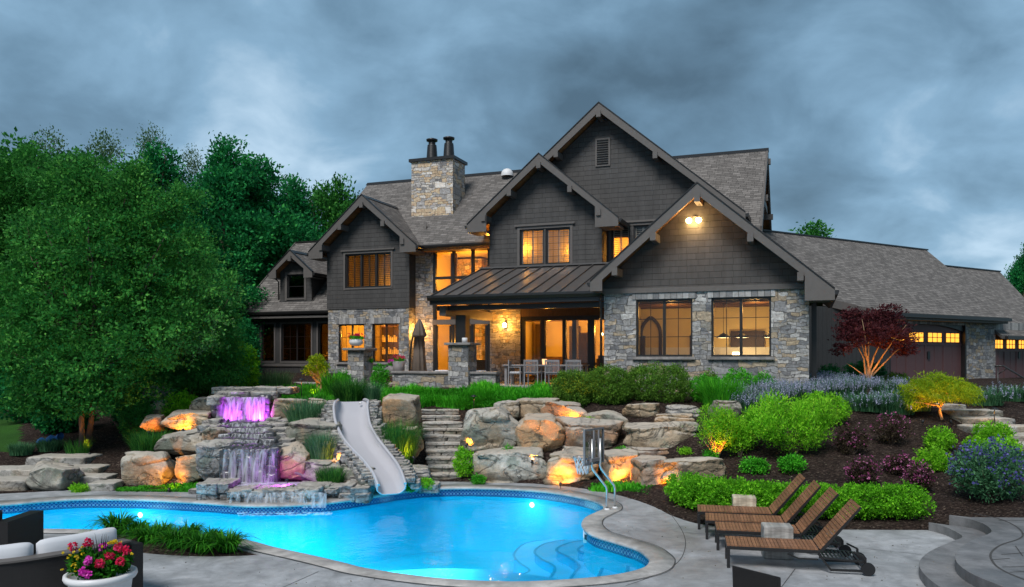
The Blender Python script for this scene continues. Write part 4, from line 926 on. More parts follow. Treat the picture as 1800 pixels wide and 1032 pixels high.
# ---- garage wing, angled
PH = R(31.3); sP, cP = math.sin(PH), math.cos(PH)
def g2h(p):
    a, b, z = p; X = a*cP-b*sP; Y = a*sP+b*cP; u, v = w2h(X, Y); return (u, v, z)
def gb(mb, name, mats, parent=house, **k): mb.v = [g2h(p) for p in mb.v]; return hb(mb, name, mats, parent, **k)
GB = 21.7
def gwall(name, prof, b, th, mat): return gb(MB().prism(prof, lambda p: (p[0], b, p[1]), lambda p: (p[0], b+th, p[1])), name, mat)
gwall('board_wall', [(26.6, 1.2), (33.0, 1.2), (33.0, 5.2), (26.6, 5.2)], GB, .3, MT['board'])
gwall('stone_wall', [(39.1, 1.2), (41.75, 1.2), (41.75, 5.2), (39.1, 5.2)], GB-.02, .5, MT['stone']); gwall('stone_lintel', [(33.0, 4.62), (39.1, 4.62), (39.1, 5.1), (33.0, 5.1)], GB-.015, .45, MT['soldier'])
gwall('stone_wall', [(46.6, 1.2), (48.4, 1.2), (48.4, 4.5), (46.6, 4.5)], GB-.02, .5, MT['stone']); gwall('stone_lintel', [(41.75, 4.35), (46.6, 4.35), (46.6, 4.85), (41.75, 4.85)], GB-.015, .45, MT['soldier'])
def arch(a0, a1, z0, z1, n=14): return [(a0+(a1-a0)*k/n, z0+(z1-z0)*(1-(2*k/n-1)**2)) for k in range(n+1)]
def garage_door(a0, a1, zb, zt, rise=.3):
    b = GB+.18; ar = arch(a0, a1, zt-rise, zt); fr_ = MB()
    # dark surround that fills between the arch and the lintel
    fr_.prism([(a1, zt+.22), (a0, zt+.22)]+[(p[0], p[1]) for p in ar], lambda p: (p[0], b-.12, p[1]), lambda p: (p[0], b+.02, p[1])); gb(fr_, 'door_surround', MT['dark'])
    d = MB(); d.prism([(a0, zb)]+ar+[(a1, zb)], lambda p: (p[0], b, p[1]), lambda p: (p[0], b+.06, p[1])); o = gb(d, 'garage_door', MT['garage'])
    n = 8; w = (a1-a0)/n; m = MB()
    for k in range(1, n): x = a0+k*w; t = .055 if k % 2 == 0 else .02; m.box(x-t, x+t, b-.03 if k % 2 == 0 else b-.012, b, zb+.02, zt-.95)
    m.box(a0, a1, b-.032, b-.001, zt-.98, zt-.88); gb(m, 'door_batten', MT['garage'], o)
    for k in range(4):
        x0 = a0+k*2*w+.17; x1 = x0+2*w-.34; zz0 = zt-.82; zz1 = zt-.82+.42; g = MB(); g.box(x0, x1, b-.008, b-.003, zz0, zz1); gb(g, 'pane', MT['garwin'], o)
        q = MB(); q.box(x0-.04, x1+.04, b-.03, b-.012, zz0-.04, zz0); q.box(x0-.04, x1+.04, b-.03, b-.012, zz1, zz1+.04)
        for i in range(4): x = x0+(x1-x0)*i/3; q.box(x-.018, x+.018, b-.028, b-.012, zz0, zz1)
        for i in range(3): q.box(x0+(x1-x0)*i/3+.018, x0+(x1-x0)*(i+1)/3-.018, b-.027, b-.012, (zz0+zz1)/2-.015, (zz0+zz1)/2+.015)
        gb(q, 'muntin', MT['garage'], o)
    q = MB(); q.box((a0+a1)/2+.1, (a0+a1)/2+.3, b-.06, b-.031, zb+1.0, zb+1.35); gb(q, 'handle', MT['black'], o)
MT['garwin'] = m_emit('lit_garage_glass', (1, .42, .05), 1.05)
garage_door(33.05, 39.0, 2.0, 4.62); garage_door(41.8, 46.55, 2.0, 4.35)
m = MB(); m.box(33.0, 33.05, GB-.02, GB+.3, 2, 4.62); m.box(39.0, 39.1, GB-.04, GB+.3, 1.9, 4.62); gb(m, 'door_jamb', MT['dark'])
def groof(pts, name='roof', th=.16):
    m = MB(); m.poly(pts); m.cur = 1; low = [(a, b, c-th) for a, b, c in pts]; m.poly(low[::-1]); m.cur = 2
    for i in range(len(pts)): j = (i+1) % len(pts); m.poly([pts[i], low[i], low[j], pts[j]])
    return gb(m, name, [MT['roof'], MT['soffit'], MT['trim']])
gz = lambda b: 5.05+.8*(b-21.2)
groof([(28.2, 21.9, gz(21.9)), (31.5, 21.2, gz(21.2)), (42.1, 21.2, gz(21.2)), (43.4, 26.3, gz(26.3)), (28.0, 26.3, gz(26.3))])
groof([(42.1, 31.4, gz(21.2)), (28.0, 31.4, gz(21.2)), (28.0, 26.3, gz(26.3)), (43.4, 26.3, gz(26.3))])
gz2 = lambda b: 4.72+.8*(b-22)
groof([(41.6, 21.3, gz2(21.3)), (47.6, 21.3, gz2(21.3)), (51.7, 26.6, gz2(26.6)), (42.5, 26.6, gz2(26.6))])
groof([(47.6, 32, gz2(21.3)), (41.6, 32, gz2(21.3)), (42.5, 26.6, gz2(26.6)), (51.7, 26.6, gz2(26.6))])
gb(MB().box(28.0, 43.45, 26.2, 26.4, gz(26.3)-.03, gz(26.3)+.04), 'ridge_cap', MT['gutter']); gb(MB().box(43.3, 51.7, 26.5, 26.7, gz2(26.6)-.03, gz2(26.6)+.04), 'ridge_cap', MT['gutter'])
m = MB(); m.beam((28.6, 21.8, gz(21.8)-.12), (31.5, 21.15, gz(21.2)-.14), .06, .34); gb(m, 'barge_board', MT['trim'])
m = MB(); m.box(31.5, 42.1, 21.05, 21.19, gz(21.2)-.19, gz(21.2)-.03); gb(m, 'gutter', MT['gutter']); m = MB(); m.box(31.5, 42.0, 21.2, GB, gz(21.2)-.3, gz(21.2)-.2); gb(m, 'soffit_board', MT['trim'])
m = MB(); m.box(41.9, 47.6, 21.14, 21.29, gz2(21.3)-.19, gz2(21.3)-.03); gb(m, 'gutter', MT['gutter'])
# ================================================================ POOL, DECK, TERRAIN
def cat(pts, n=8, closed=True):
    P = np.array([tuple(p)[:2] for p in pts]); k = len(P); out = []
    for i in range(k if closed else k-1):
        a, b, c, d = (P[(i-1) % k], P[i], P[(i+1) % k], P[(i+2) % k]) if closed else (P[max(i-1, 0)], P[i], P[i+1], P[min(i+2, k-1)])
        for j in range(n):
            t = j/n; out.append(.5*((2*b)+(-a+c)*t+(2*a-5*b+4*c-d)*t*t+(-a+3*b-3*c+d)*t**3))
    if not closed: out.append(P[-1])
    return np.array(out)
def offset(P, d):
    t = np.roll(P, -1, 0)-np.roll(P, 1, 0); t = unit(t); n = np.c_[t[:, 1], -t[:, 0]]
    area = .5*np.sum(P[:, 0]*np.roll(P[:, 1], -1)-P[:, 1]*np.roll(P[:, 0], -1))
    return P+n*d*(1 if area > 0 else -1)
def inpoly(x, y, P):
    r = np.zeros(len(x), bool); xj, yj = P[-1]
    for xi, yi in P:
        c = ((yi > y) != (yj > y)) & (x < (xj-xi)*(y-yi)/((yj-yi) if abs(yj-yi) > 1e-12 else 1e-12)+xi); r ^= c; xj, yj = xi, yi
    return r
pool_px = [(0,886),(75,880),(150,876),(250,877),(345,882),(450,888),(560,884),(650,872),(700,864),(760,858),(850,857),(950,862),(1020,873),(1058,885),(1064,894),(1050,901),(1031,911),(1027,924),(1044,939),(1085,952),(1122,964),(1141,977),(1146,987),(1132,1000),(1080,1012),(1000,1020),(900,1024),(800,1020),(720,1012),(640,1000),(600,990),(540,976),(480,963),(440,952),(400,944),(345,938),(260,934),(110,931),(0,931)]
pool = cat([gp(*p) for p in pool_px]+[Vector((-10.6, 14.1, 0)), Vector((-12.6, 14.6, 0)), Vector((-13.2, 15.6, 0)), Vector((-12.4, 16.5, 0))], 7)
if np.sum(pool[:, 0]*np.roll(pool[:, 1], -1)-pool[:, 1]*np.roll(pool[:, 0], -1)) < 0: pool = pool[::-1].copy()
WL = -.17
pw = thing('swimming_pool', 'freeform blue swimming pool with tiled waterline and concrete coping', 'swimming pool', (-3, 14, 0))
PO = (-3, 14, 0)
def ring(mb, loops): # loops: list of (P, z)
    n = len(loops[0][0]); pts = []
    for P, z in loops: pts += [(p[0], p[1], z) for p in P]
    mb.grid(pts, n, len(loops), True)
m = MB(); m.smooth = True; ring(m, [(pool, -.20), (pool, -1.5)]); 
bm = bmesh.new(); vs = [bm.verts.new((p[0], p[1], -1.5)) for p in pool]; ed = [bm.edges.new((vs[i], vs[(i+1) % len(vs)])) for i in range(len(vs))]; bmesh.ops.triangle_fill(bm, edges=ed, use_beauty=True)
bm.verts.index_update(); b0 = len(m.v); m.v += [tuple(v.co) for v in bm.verts]
for f in bm.faces: m.f.append([b0+v.index for v in f.verts]); m.m.append(0); m.sm.append(False)
bm.free(); m.build('basin', MT['plaster'], pw, PO, uv=False, fix=False)
arc = np.r_[0, np.cumsum(np.linalg.norm(np.diff(np.r_[pool, pool[:1]], axis=0), axis=1))]
m = MB(); ring(m, [(pool, -.03), (pool, -.215)]); o = m.build('waterline_tile', MT['tile'], pw, PO, uv=False, fix=False)
ul = o.data.uv_layers.new(name='UVMap').data; n_ = len(pool)
for p in o.data.polygons:
    idx = [o.data.loops[l].vertex_index for l in p.loop_indices]
    for l, vi in zip(p.loop_indices, idx):
        a = vi % n_
        if a == 0 and any((q % n_) == n_-1 for q in idx): a = n_
        ul[l].uv = (arc[a], 0 if vi < n_ else -.185)
m = MB(); m.smooth = True; ring(m, [(offset(pool, d), z) for d, z in ((0.0, -.055), (-.035, -.05), (-.05, -.02), (-.035, .006), (0, .014), (.33, .014), (.335, -.05))]); m.build('coping', MT['coping'], pw, PO, fix=False)
m = MB(); ring(m, [(offset(pool, .335), .0165), (offset(pool, .352), .0165)]); m.build('coping_joint', MT['joint'], pw, PO, uv=False, fix=False)
# water
bm = bmesh.new(); vs = [bm.verts.new((p[0], p[1], WL)) for p in offset(pool, -.004)]; ed = [bm.edges.new((vs[i], vs[(i+1) % len(vs)])) for i in range(len(vs))]; bmesh.ops.triangle_fill(bm, edges=ed, use_beauty=True); bmesh.ops.recalc_face_normals(bm, faces=bm.faces)
me = bpy.data.meshes.new('pool_water'); bm.to_mesh(me); bm.free(); me.materials.append(MT['water'])
if me.polygons[0].normal.z < 0: me.flip_normals()
struct(link('pool_water', me))
# submerged steps with S shaped noses, and a bench
scv = [[(1062,966),(1085,974),(1101,986),(1104,1000),(1100,1012)], [(1016,968),(1040,976),(1060,990),(1058,1003),(1050,1018)], [(978,968),(999,980),(1018,995),(1012,1006),(1000,1022)], [(940,970),(950,983),(972,995),(974,1006),(960,1026)], [(904,974),(910,988),(930,1003),(918,1012),(905,1028)]]
for k, cv in enumerate(scv):
    z = -.36-.18*k; cv = [(cv[0][0]+62, 949), (cv[0][0]+20, 956)]+cv; c = cat([gp(a, b, z) for a, b in cv], 8, False); zz_ = z
    poly = [(p[0], p[1]) for p in c]+[tuple(gp(1000, 1040, z)[:2]), tuple(gp(1200, 1030, z)[:2]), tuple(gp(1230, 975, z)[:2]), tuple(gp(1180, 946, z)[:2])]
    if k == 4: poly = poly[:-1]+[tuple(gp(1130, 940, z)[:2]), tuple(gp(1040, 936, z)[:2]), tuple(gp(1000, 940, z)[:2])]
    m = MB(); m.prism(poly, lambda p: (p[0], p[1], zz_), lambda p: (p[0], p[1], zz_-.7)); m.build('pool_step', MT['riser'], pw, PO, uv=False)  # riser bluer and deeper than the tread: shade below the nose put into its colour
    m = MB(); m.prism(poly, lambda p: (p[0], p[1], zz_+.012), lambda p: (p[0], p[1], zz_+.001)); m.build('step_tread', MT['plaster2'], pw, PO, uv=False)
    m = MB(); cq = c[2:-2]; strip_ = cq; tn = unit(np.gradient(cq, axis=0)); nn_ = np.c_[tn[:, 1], -tn[:, 0]]*.028; m.grid([(*(a_-b_), zz_+.016) for a_, b_ in zip(cq, nn_)]+[(*(a_+b_), zz_+.016) for a_, b_ in zip(cq, nn_)], len(cq), 2); m.build('step_nose_shade', MT['riser'], pw, PO, uv=False)  # dark strip along the nose, a painted shade line
bz = -.62; c = cat([gp(a, b, bz) for a, b in [(560,1012),(640,1007),(760,1000),(860,1002),(960,1014),(1010,1024)]], 6, False)
m = MB(); m.prism([(p[0], p[1]) for p in c]+[tuple(gp(980, 1060, bz)[:2]), tuple(gp(600, 1060, bz)[:2])], lambda p: (p[0], p[1], bz), lambda p: (p[0], p[1], -1.45)); m.build('pool_bench', MT['bench'], pw, PO, uv=False)
def poollight(px, py, k):
    p = gp(px, py); i = np.argmin(((pool-np.array([p.x, p.y]))**2).sum(1)); q = pool[i]; nrm = (offset(pool, -.12)[i]-q); c = Vector((q[0]+nrm[0]*.6, q[1]+nrm[1]*.6, -.34))
    m = MB(); m.lathe([(.001, .02), (.035, .02), (.06, 0)], 18); o = m.build('pool_light', [MT['poolbulb']], pw, uv=False, loc=(c.x-PO[0], c.y-PO[1], c.z)); o.rotation_euler = (R(90), 0, math.atan2(nrm[1], nrm[0])+R(90))
    light('pool_lamp_and_fill', 'POINT', (c.x-PO[0]+nrm[0]*3, c.y-PO[1]+nrm[1]*3, c.z-.1), k, (.5, .95, 1), .25, pw)
poollight(938, 861, 7); poollight(250, 877, 6)
for lx, ly, ls, lp in ((.6, .5, 3.2, 92), (-2.2, .6, 2.4, 60), (-5.2, .9, 2.0, 50), (-8.0, 1.0, 1.8, 40), (3.6, -2.6, 1.0, 13), (1.2, .2, 1.6, 26)): light('pool_lamp_and_fill', 'AREA', (lx, ly, -.24), lp, (.45, 1, .97), ls, pw, to=(lx, ly, -2))  # added fill panels under the surface, no fixtures, for an even spread of light
# skimmer plate
q = gp(1034, 941, -.12); m = MB(); m.box(-.02, .02, -.09, .09, -.12, .1); m.cur = 1; m.box(-.024, .0, -.05, .05, -.06, .03); o = m.build('skimmer_plate', [MT['white'], MT['black']], pw, uv=False, loc=(q.x-PO[0]-.02, q.y-PO[1], -.14)); o.rotation_euler[2] = R(35)

# deck
back_px = [(-300,880),(0,868),(150,861),(340,861),(500,862),(640,858),(700,850),(760,847),(850,847),(950,851),(1040,861),(1100,874),(1150,891),(1185,908),(1250,924),(1400,930),(1640,932)]
bk = cat([gp(*p) for p in back_px], 6, False)
deck_poly = np.r_[bk, [[7.6, 14.1], [9.0, 13.6], [14, 13.0], [24, 12.5], [24, -6], [-24, -6], [-24, bk[0][1]]]]
hole = offset(pool, .325)
# planting bed cut in the deck
bed_px = [(205,936),(170,946),(230,968),(300,976),(390,978),(472,973),(440,960),(400,951),(340,943),(270,938)]
bed = np.array([tuple(gp(*p))[:2] for p in bed_px]); bedc = cat([Vector((*b, 0)) for b in bed], 5)
for _i in range(len(bedc)):
    _d = bedc[_i]-pool; _r = np.hypot(_d[:, 0], _d[:, 1]); _k = int(np.argmin(_r))
    _in = inpoly(bedc[_i:_i+1, 0], bedc[_i:_i+1, 1], pool)[0]
    if _in or _r[_k] < .40: bedc[_i] = offset(pool, .40)[_k]
bm = bmesh.new(); ed = []
for Pp in (deck_poly, hole, bedc):
    vs = [bm.verts.new((p[0], p[1], 0)) for p in Pp]; ed += [bm.edges.new((vs[i], vs[(i+1) % len(vs)])) for i in range(len(vs))]
bmesh.ops.triangle_fill(bm, edges=ed, use_beauty=True)
ex = bmesh.ops.extrude_face_region(bm, geom=bm.faces[:]); bmesh.ops.translate(bm, verts=[g for g in ex['geom'] if isinstance(g, bmesh.types.BMVert)], vec=(0, 0, -.16)); bmesh.ops.recalc_face_normals(bm, faces=bm.faces)
me = bpy.data.meshes.new('pool_deck'); bm.to_mesh(me); bm.free(); me.materials.append(MT['deck']); struct(link('pool_deck', me))
m = MB()
def strip(pts, w, z, closed=False):
    P = np.array([tuple(p)[:2] for p in pts]); t = unit(np.gradient(P, axis=0)); n = np.c_[t[:, 1], -t[:, 0]]*w/2
    m.grid([(*(a-b), z) for a, b in zip(P, n)]+[(*(a+b), z) for a, b in zip(P, n)], len(P), 2)
strip(cat([gp(*p) for p in [(1155,876),(1185,912),(1202,940),(1204,965),(1190,990),(1150,1012),(1100,1030)]], 8, False), .012, .004)
strip([gp(1398, 1000), gp(1368, 1040)], .012, .004); strip([gp(1135, 906), gp(1210, 900)], .01, .004); strip([gp(800, 1026), gp(796, 1040)], .012, .004); strip([gp(30, 926+14), gp(120, 975)], .01, .004)
strip([gp(560, 1005), gp(470, 1045)], .01, .004); strip([gp(1185, 935), gp(1400, 952), gp(1620, 975)], .009, .004); strip([gp(850, 851), gp(852, 856)], .02, .004)
struct(m.build('deck_joint', MT['joint'], uv=False))
rgd = np.random.default_rng(77); xd = rgd.uniform(-7, 8, 900); yd = rgd.uniform(7.2, 16, 900); kd = inpoly(xd, yd, deck_poly) & ~inpoly(xd, yd, offset(pool, .4)) & ~inpoly(xd, yd, bedc); cd = np.c_[xd[kd], yd[kd], np.full(kd.sum(), .008)]; gd = leaf_geo(rgd, cd, np.c_[rgd.normal(0, 1, (len(cd), 2)), np.zeros(len(cd))], .028, .5, .05, 0, 0); gd[0][:, 2] = np.clip(gd[0][:, 2], .005, .02); MT['litter'] = m_leaf('leaf_litter', (.05, .035, .02), (.12, .09, .05), (.2, .2, .08), 0); od = np_mesh('leaf_litter', gd[0], gd[1], MT['litter'], var=gd[2]); od['kind'] = 'stuff'
# soil of the bed in the deck
bb = MB(); cx, cy = bed.mean(0); n2_ = len(bedc); bb.grid([(p[0], p[1], -.02) for p in bedc]+[(cx+(p[0]-cx)*.6, cy+(p[1]-cy)*.6, .05) for p in bedc]+[(cx+(p[0]-cx)*.05, cy+(p[1]-cy)*.05, .06) for p in bedc], n2_, 3, True)
struct(bb.build('planting_bed', MT['mulch'], uv=False))

# terrain sheet to the horizon
def axis(a, b, fine0, fine1, s0, grow):
    v = list(np.arange(fine0, fine1, s0)); x = fine1; s = s0
    while x < b: v.append(x); s *= grow; x += s
    v.append(b); x = fine0-s0; s = s0; lo = []
    while x > a: lo.append(x); s *= grow; x -= s
    lo.append(a); return np.array(lo[::-1]+v)
xs = axis(-900, 900, -16, 16, .2, 1.16); ys = axis(-60, 1500, 11, 30, .2, 1.16)
XX, YY = np.meshgrid(xs, ys); xf, yf = XX.ravel(), YY.ravel()
zf = np.concatenate([hgt(xf[i:i+4000], yf[i:i+4000]) for i in range(0, len(xf), 4000)])
near = (np.abs(xf) < 40) & (yf < 60); zf = zf+np.where(near & (yf > 15), .05*fbm(np.c_[xf*1.3, yf*1.3, xf*0], 3, 5), 0)
ins = inpoly(xf, yf, deck_poly) | ((yf < 12) & (np.abs(xf) < 24))
eb = np.full(len(xf), 9.0)
for P in (deck_poly,):
    ci = np.where(ins & (yf > 5) & (np.abs(xf) < 25))[0]
    dd_ = np.sqrt(((np.c_[xf[ci], yf[ci]][:, None]-P[None, :-6])**2).sum(-1)).min(1); eb[ci] = dd_
zf = np.where(ins, np.where(eb < .7, -.1, -2.2), np.maximum(zf, .015)); zf = np.where(ins & (np.abs(xf) > 22), -.1, zf)
nx, ny = len(xs), len(ys); ii = np.arange(nx*ny).reshape(ny, nx)
Fq = np.stack([ii[:-1, :-1], ii[:-1, 1:], ii[1:, 1:], ii[1:, :-1]], -1).reshape(-1, 4)
cxf = xf[Fq].mean(1); cyf = yf[Fq].mean(1)
lawn = (cyf > 21.0+.15*np.abs(cxf+18)) & (cxf < -.617*cyf) & (np.hypot(cxf+12, (cyf-22)) > 1.2) | (cyf > 44) | (cxf > 30)
struct(np_mesh('ground', np.c_[xf, yf, zf], Fq, [MT['mulch'], MT['lawn']], midx=lawn.astype(int), smooth=True))
# wood chips
rng = np.random.default_rng(3); n = 5200; X_ = np.r_[rng.uniform(2, 14, n), rng.uniform(-13, -8, 900)]; Y_ = np.r_[rng.uniform(14.6, 23, n), rng.uniform(19, 23, 900)]
k = ~inpoly(X_, Y_, deck_poly); X_, Y_ = X_[k], Y_[k]; Z_ = hgt(X_, Y_)+.02
c = np.c_[X_, Y_, Z_+.02]; g = leaf_geo(rng, c, np.c_[rng.normal(0, 1, (len(c), 2)), np.zeros(len(c))], .05, .35, .3, 0, 0)
MT['chip'] = m_leaf('wood_chip', (.03, .02, .016), (.07, .05, .04), (.22, .17, .13), 0); o = np_mesh('wood_chips', g[0], g[1], MT['chip'], var=g[2]); o['kind'] = 'stuff'

# raised patio with two curved steps at the right
def platform(name, pts, z, z0=-.05, mat='stepc', close=((24, 14.0), (24, 0)), nn=8, bevel=.02):
    c = cat([gp(a, b, z) for a, b in pts], nn, False); poly = [tuple(p) for p in c]+list(close)[::-1]
    mm = MB(); mm.prism(poly, lambda p: (p[0], p[1], z), lambda p: (p[0], p[1], z0)); return mm.build(name, MT[mat], uv=False, bevel=bevel)
s1 = platform('curved_step', [(1632,918),(1660,925),(1683,936),(1691,944),(1672,952),(1636,968),(1617,985),(1618,1000),(1634,1018),(1665,1038),(1730,1065)], .15, close=((8.0, 13.6), (24, 13.0), (24, 4)))
struct(s1)
s2 = platform('curved_step', [(1668,905),(1700,911),(1728,920),(1742,931),(1738,938),(1712,948),(1688,962),(1679,976),(1685,992),(1712,1010),(1760,1030),(1830,1060)], .30, close=((8.0, 13.9), (24, 13.2), (24, 4))); struct(s2)
m = MB(); strip(cat([gp(a, b, .30) for a, b in [(1712,903),(1755,912),(1785,925),(1798,939),(1790,948),(1760,958),(1743,971),(1743,984),(1758,1000),(1800,1019),(1860,1040)]], 8, False), .03, .304)
for a in ([(1760,975),(1800,972)], [(1785,960),(1798,978)], [(1762,997),(1820,996)], [(1775,1006),(1830,1004)], [(1745,984),(1775,982)], [(1755,915),(1830,916)], [(1797,938),(1860,944)]): strip([gp(*p, .30) for p in a], .016, .304)
struct(m.build('patio_joint', MT['joint'], uv=False))
# ================================================================ ROCKWORK
BL = 'boulders of the rockery'
for a in [
 (822,793,965,851,19.7,1,'long grey green boulder at pool edge right of the stone stairs','rockA',1.5,.6),
 (957,797,1064,851,19.3,2,'tan boulder at pool edge lit amber on its upper left corner, behind the basketball net','rockB',1.3,.5),
 (1058,797,1131,856,19.0,3,'rounded boulder glowing amber behind the basketball hoop posts','rockB',1.1,.45),
 (1117,803,1190,874,18.1,4,'tall pointed boulder with rust streaks at left end of low hedge','rockC',1.1,.4),
 (1160,806,1288,860,17.9,5,'low grey tan boulder behind the left half of low hedge','rockB',1.1,.6),
 (804,719,914,791,20.7,6,'big grey boulder beside upper half of the stone stairs','rockA',1.4,.5),
 (899,733,991,803,20.6,7,'boulder strongly lit amber in middle of the boulder wall','rockB',1.1,.4),
 (980,737,1099,797,20.5,8,'rust brown boulder right above basketball backboard','rockC',1.2,.5),
 (1100,744,1230,801,20.3,9,'broad flat topped grey green boulder right of the basketball backboard','rockA',1.2,.75),
 (908,701,985,742,22.0,10,'tan boulder at top left of the boulder wall under green ground cover','rockB',1.0,.5),
 (934,707,1039,748,21.7,11,'reddish brown boulder with dark cleft at top of boulder wall','rockC',1.1,.6),
 (1030,721,1106,766,21.5,12,'pale topped grey boulder wedged between rust boulder and upper boxwoods','rockA',1.0,.45),
 (1095,710,1170,747,21.9,13,'rounded brown boulder below the middle boxwood','rockB',1.0,.4),
 (1164,713,1237,750,22.0,14,'layered tan grey rock right of the rounded brown boulder','ledge',1.0,.7),
 (1253,702,1312,742,21.6,15,'smooth grey boulder below ornamental grass under sunroom windows','rockA',.9,.4),
 (200,796,300,863,18.9,16,'grey boulder with amber glow on right side, left of the waterfall','rockA',1.1,.6),
 (296,795,372,859,18.8,17,'boulder glowing amber on its left face beside waterfall','rockB',1.0,.45),
 (338,778,402,842,18.5,18,'white grey angular rock at left lip of the lower waterfall','ledge',.9,.4),
 (284,724,366,756,21.0,19,'flat topped slab boulder lit bright orange, upper left of waterfall','rockB',.9,.85),
 (244,731,286,758,21.2,20,'small rounded rock lit dull orange left of the bright orange slab','rockC',.6,.5),
 (262,757,372,802,19.9,21,'dark grey boulder in shade under the orange slab','rockA',1.1,.5),
 (34,819,122,869,18.4,22,'large grey boulder in front of the left stone steps','rockA',1.0,.35),
 (262,704,288,733,22.5,23,'small square rock standing behind the dull orange rock','rockB',.5,.8),
 (330,699,376,730,21.8,24,'mossy rock covered in creeper left of purple waterfall','rockA',.7,.4),
 (252,679,296,708,24.0,25,'pale rock under tree branches left of the purple waterfall','ledge',.7,.6),
 (355,752,400,790,19.6,26,'reddish rock on left bank of the cascade steps','rockC',.7,.4),
 (492,738,594,792,19.7,28,'dark grey boulder below the blue green grass, right of cascade','rockA',1.1,.55),
 (474,784,540,846,18.4,29,'wedge shaped pale rock on right bank of lower waterfall','rockB',.9,.45),
 (497,806,606,852,18.5,30,'long low grey rock between lavender grass and purple pool light','rockA',1.0,.55),
 (590,822,662,866,18.2,31,'grey rock at foot of the slide on its left','rockA',.8,.5),
 (985,785,1070,812,20.3,41,'dark filler stone in the gap under the rust brown boulder','rockA',.7,.5),
 (1095,788,1190,812,19.9,42,'low filler stone between two rows right of the hoop','rockC',.7,.6),
 (900,770,935,806,20.9,43,'narrow stone wedged between big grey and amber lit boulders','rockA',.6,.6),
 (1150,728,1225,752,21.3,44,'low brown stone just above the broad flat boulder','rockB',.7,.6),
 (865,706,915,740,21.9,45,'grey stone at head of the stairs under ground cover','rockA',.7,.5),
 (600,846,630,866,17.9,32,'small pale round stone at the pool edge left of slide mouth','rockB',.4,.4),
 (660,695,738,754,20.7,33,'large squared tan stone block between the slide top and stone stairs','rockB',.9,.95),
 (699,750,741,800,20.4,34,'upright tan block at left edge of stone stairs','rockB',.6,.95),
 (706,820,758,849,19.2,35,'low grey layered rock at foot of stairs by slide mouth','ledge',.7,.6),
 (556,775,606,820,19.0,36,'rock holding the left rim of slide above the yellow light','ledge',.6,.6),
 ]:
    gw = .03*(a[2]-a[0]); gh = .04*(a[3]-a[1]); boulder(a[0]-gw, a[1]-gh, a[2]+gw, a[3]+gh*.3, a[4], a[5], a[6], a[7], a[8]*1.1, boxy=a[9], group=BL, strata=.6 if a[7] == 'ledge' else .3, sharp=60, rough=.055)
for i, (a, l) in enumerate([((465,698,545,742,21.2), 'flat topped rock glowing amber immediately right of purple waterfall'), ((530,698,574,726,21.6), 'flat capstone right of amber rock, near path light')]):
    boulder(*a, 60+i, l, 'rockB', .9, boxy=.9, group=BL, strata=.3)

def slabs(lst, seed, D=ICO4, Fc=ICO4F, org=(0, 0, 0), rough=.05):
    """irregular flat stones: (x0,x1,y0,y1,z0,z1) each"""
    V = []; Q = []; off = 0
    for i, (x0, x1, y0, y1, z0, z1) in enumerate(lst):
        P = block_shape(seed+i, (x1-x0, y1-y0, z1-z0), rough)+np.array([(x0+x1)/2-org[0], (y0+y1)/2-org[1], (z0+z1)/2-org[2]])
        V.append(P); Q.append(BLKF+off); off += len(P)
    return np.concatenate(V), np.concatenate(Q)
def X(px, Y): return (px-900)/F*Y
def Zp(py, Y): return H-(py-VPY)/F*Y

# ---- waterfall built of ledge stone
WFO = (X(430, 18.5), 18.5, .1)
wf = thing('rock_waterfall', 'stacked stone waterfall with purple lit upper fall above pool', 'waterfall', WFO)
def wpart(name, lst, seed, mat='ledge', rough=.05):
    V, Q = slabs(lst, seed, org=WFO, rough=rough); return np_mesh(name, V, Q, MT[mat], wf, smooth=True)
rr = random.Random(11)
def course(px0, px1, Y, ytop, ybot, depth, n, seed, mat='ledge', jit=.06, name='ledge_stone', rows=1, rough=.05):
    z1 = Zp(ytop, Y); z0 = Zp(ybot, Y); lst = []; h = (z1-z0)/rows
    for r_ in range(rows):
        x = X(px0, Y); xe = X(px1, Y); w = (xe-x)/n
        cuts = [x]+[x+w*(i+rr.uniform(-.3, .3)) for i in range(1, n)]+[xe]
        for i in range(n): lst.append((cuts[i]-.015, cuts[i+1]+.015, Y+rr.uniform(-jit, jit)+.0, Y+depth, z0+h*r_-.02, z0+h*(r_+1)+rr.uniform(-.02, .03)))
    return wpart(name, lst, seed, mat, rough)
course(370, 510, 21.9, 681, 692, .9, 4, 100); course(376, 480, 21.4, 690, 700, .8, 3, 110, rows=1)
course(372, 474, 21.25, 697, 746, .5, 4, 120, 'wet', rows=4, name='fall_wall', rough=.08)
course(362, 385, 20.8, 696, 712, .6, 1, 130); 
for i, (y0, y1, Y) in enumerate([(742,752,20.6), (751,762,20.1), (761,773,19.6), (772,784,19.15), (782,794,18.7)]): course(378-i, 474+i*3, Y, y0, y1+6, .75, 4, 140+i*7, 'wet', .05, 'cascade_step')
course(388, 486, 18.15, 789, 850, .5, 5, 190, 'wet', rows=4, name='fall_wall', rough=.09)
# banks either side of the cascade, flat stacked stones
for i, (px, py, Y, w) in enumerate([(478,748,20.4,46),(482,757,20.0,50),(480,766,19.7,52),(484,776,19.3,58),(492,786,18.9,62),(488,740,20.8,40),(368,742,20.5,30),(364,752,20.0,34),(372,764,19.6,28)]):
    course(px-w/2, px+w/2, Y, py-3, py+9, .55, 2, 230+i*5, 'ledge', .04, 'bank_stone')
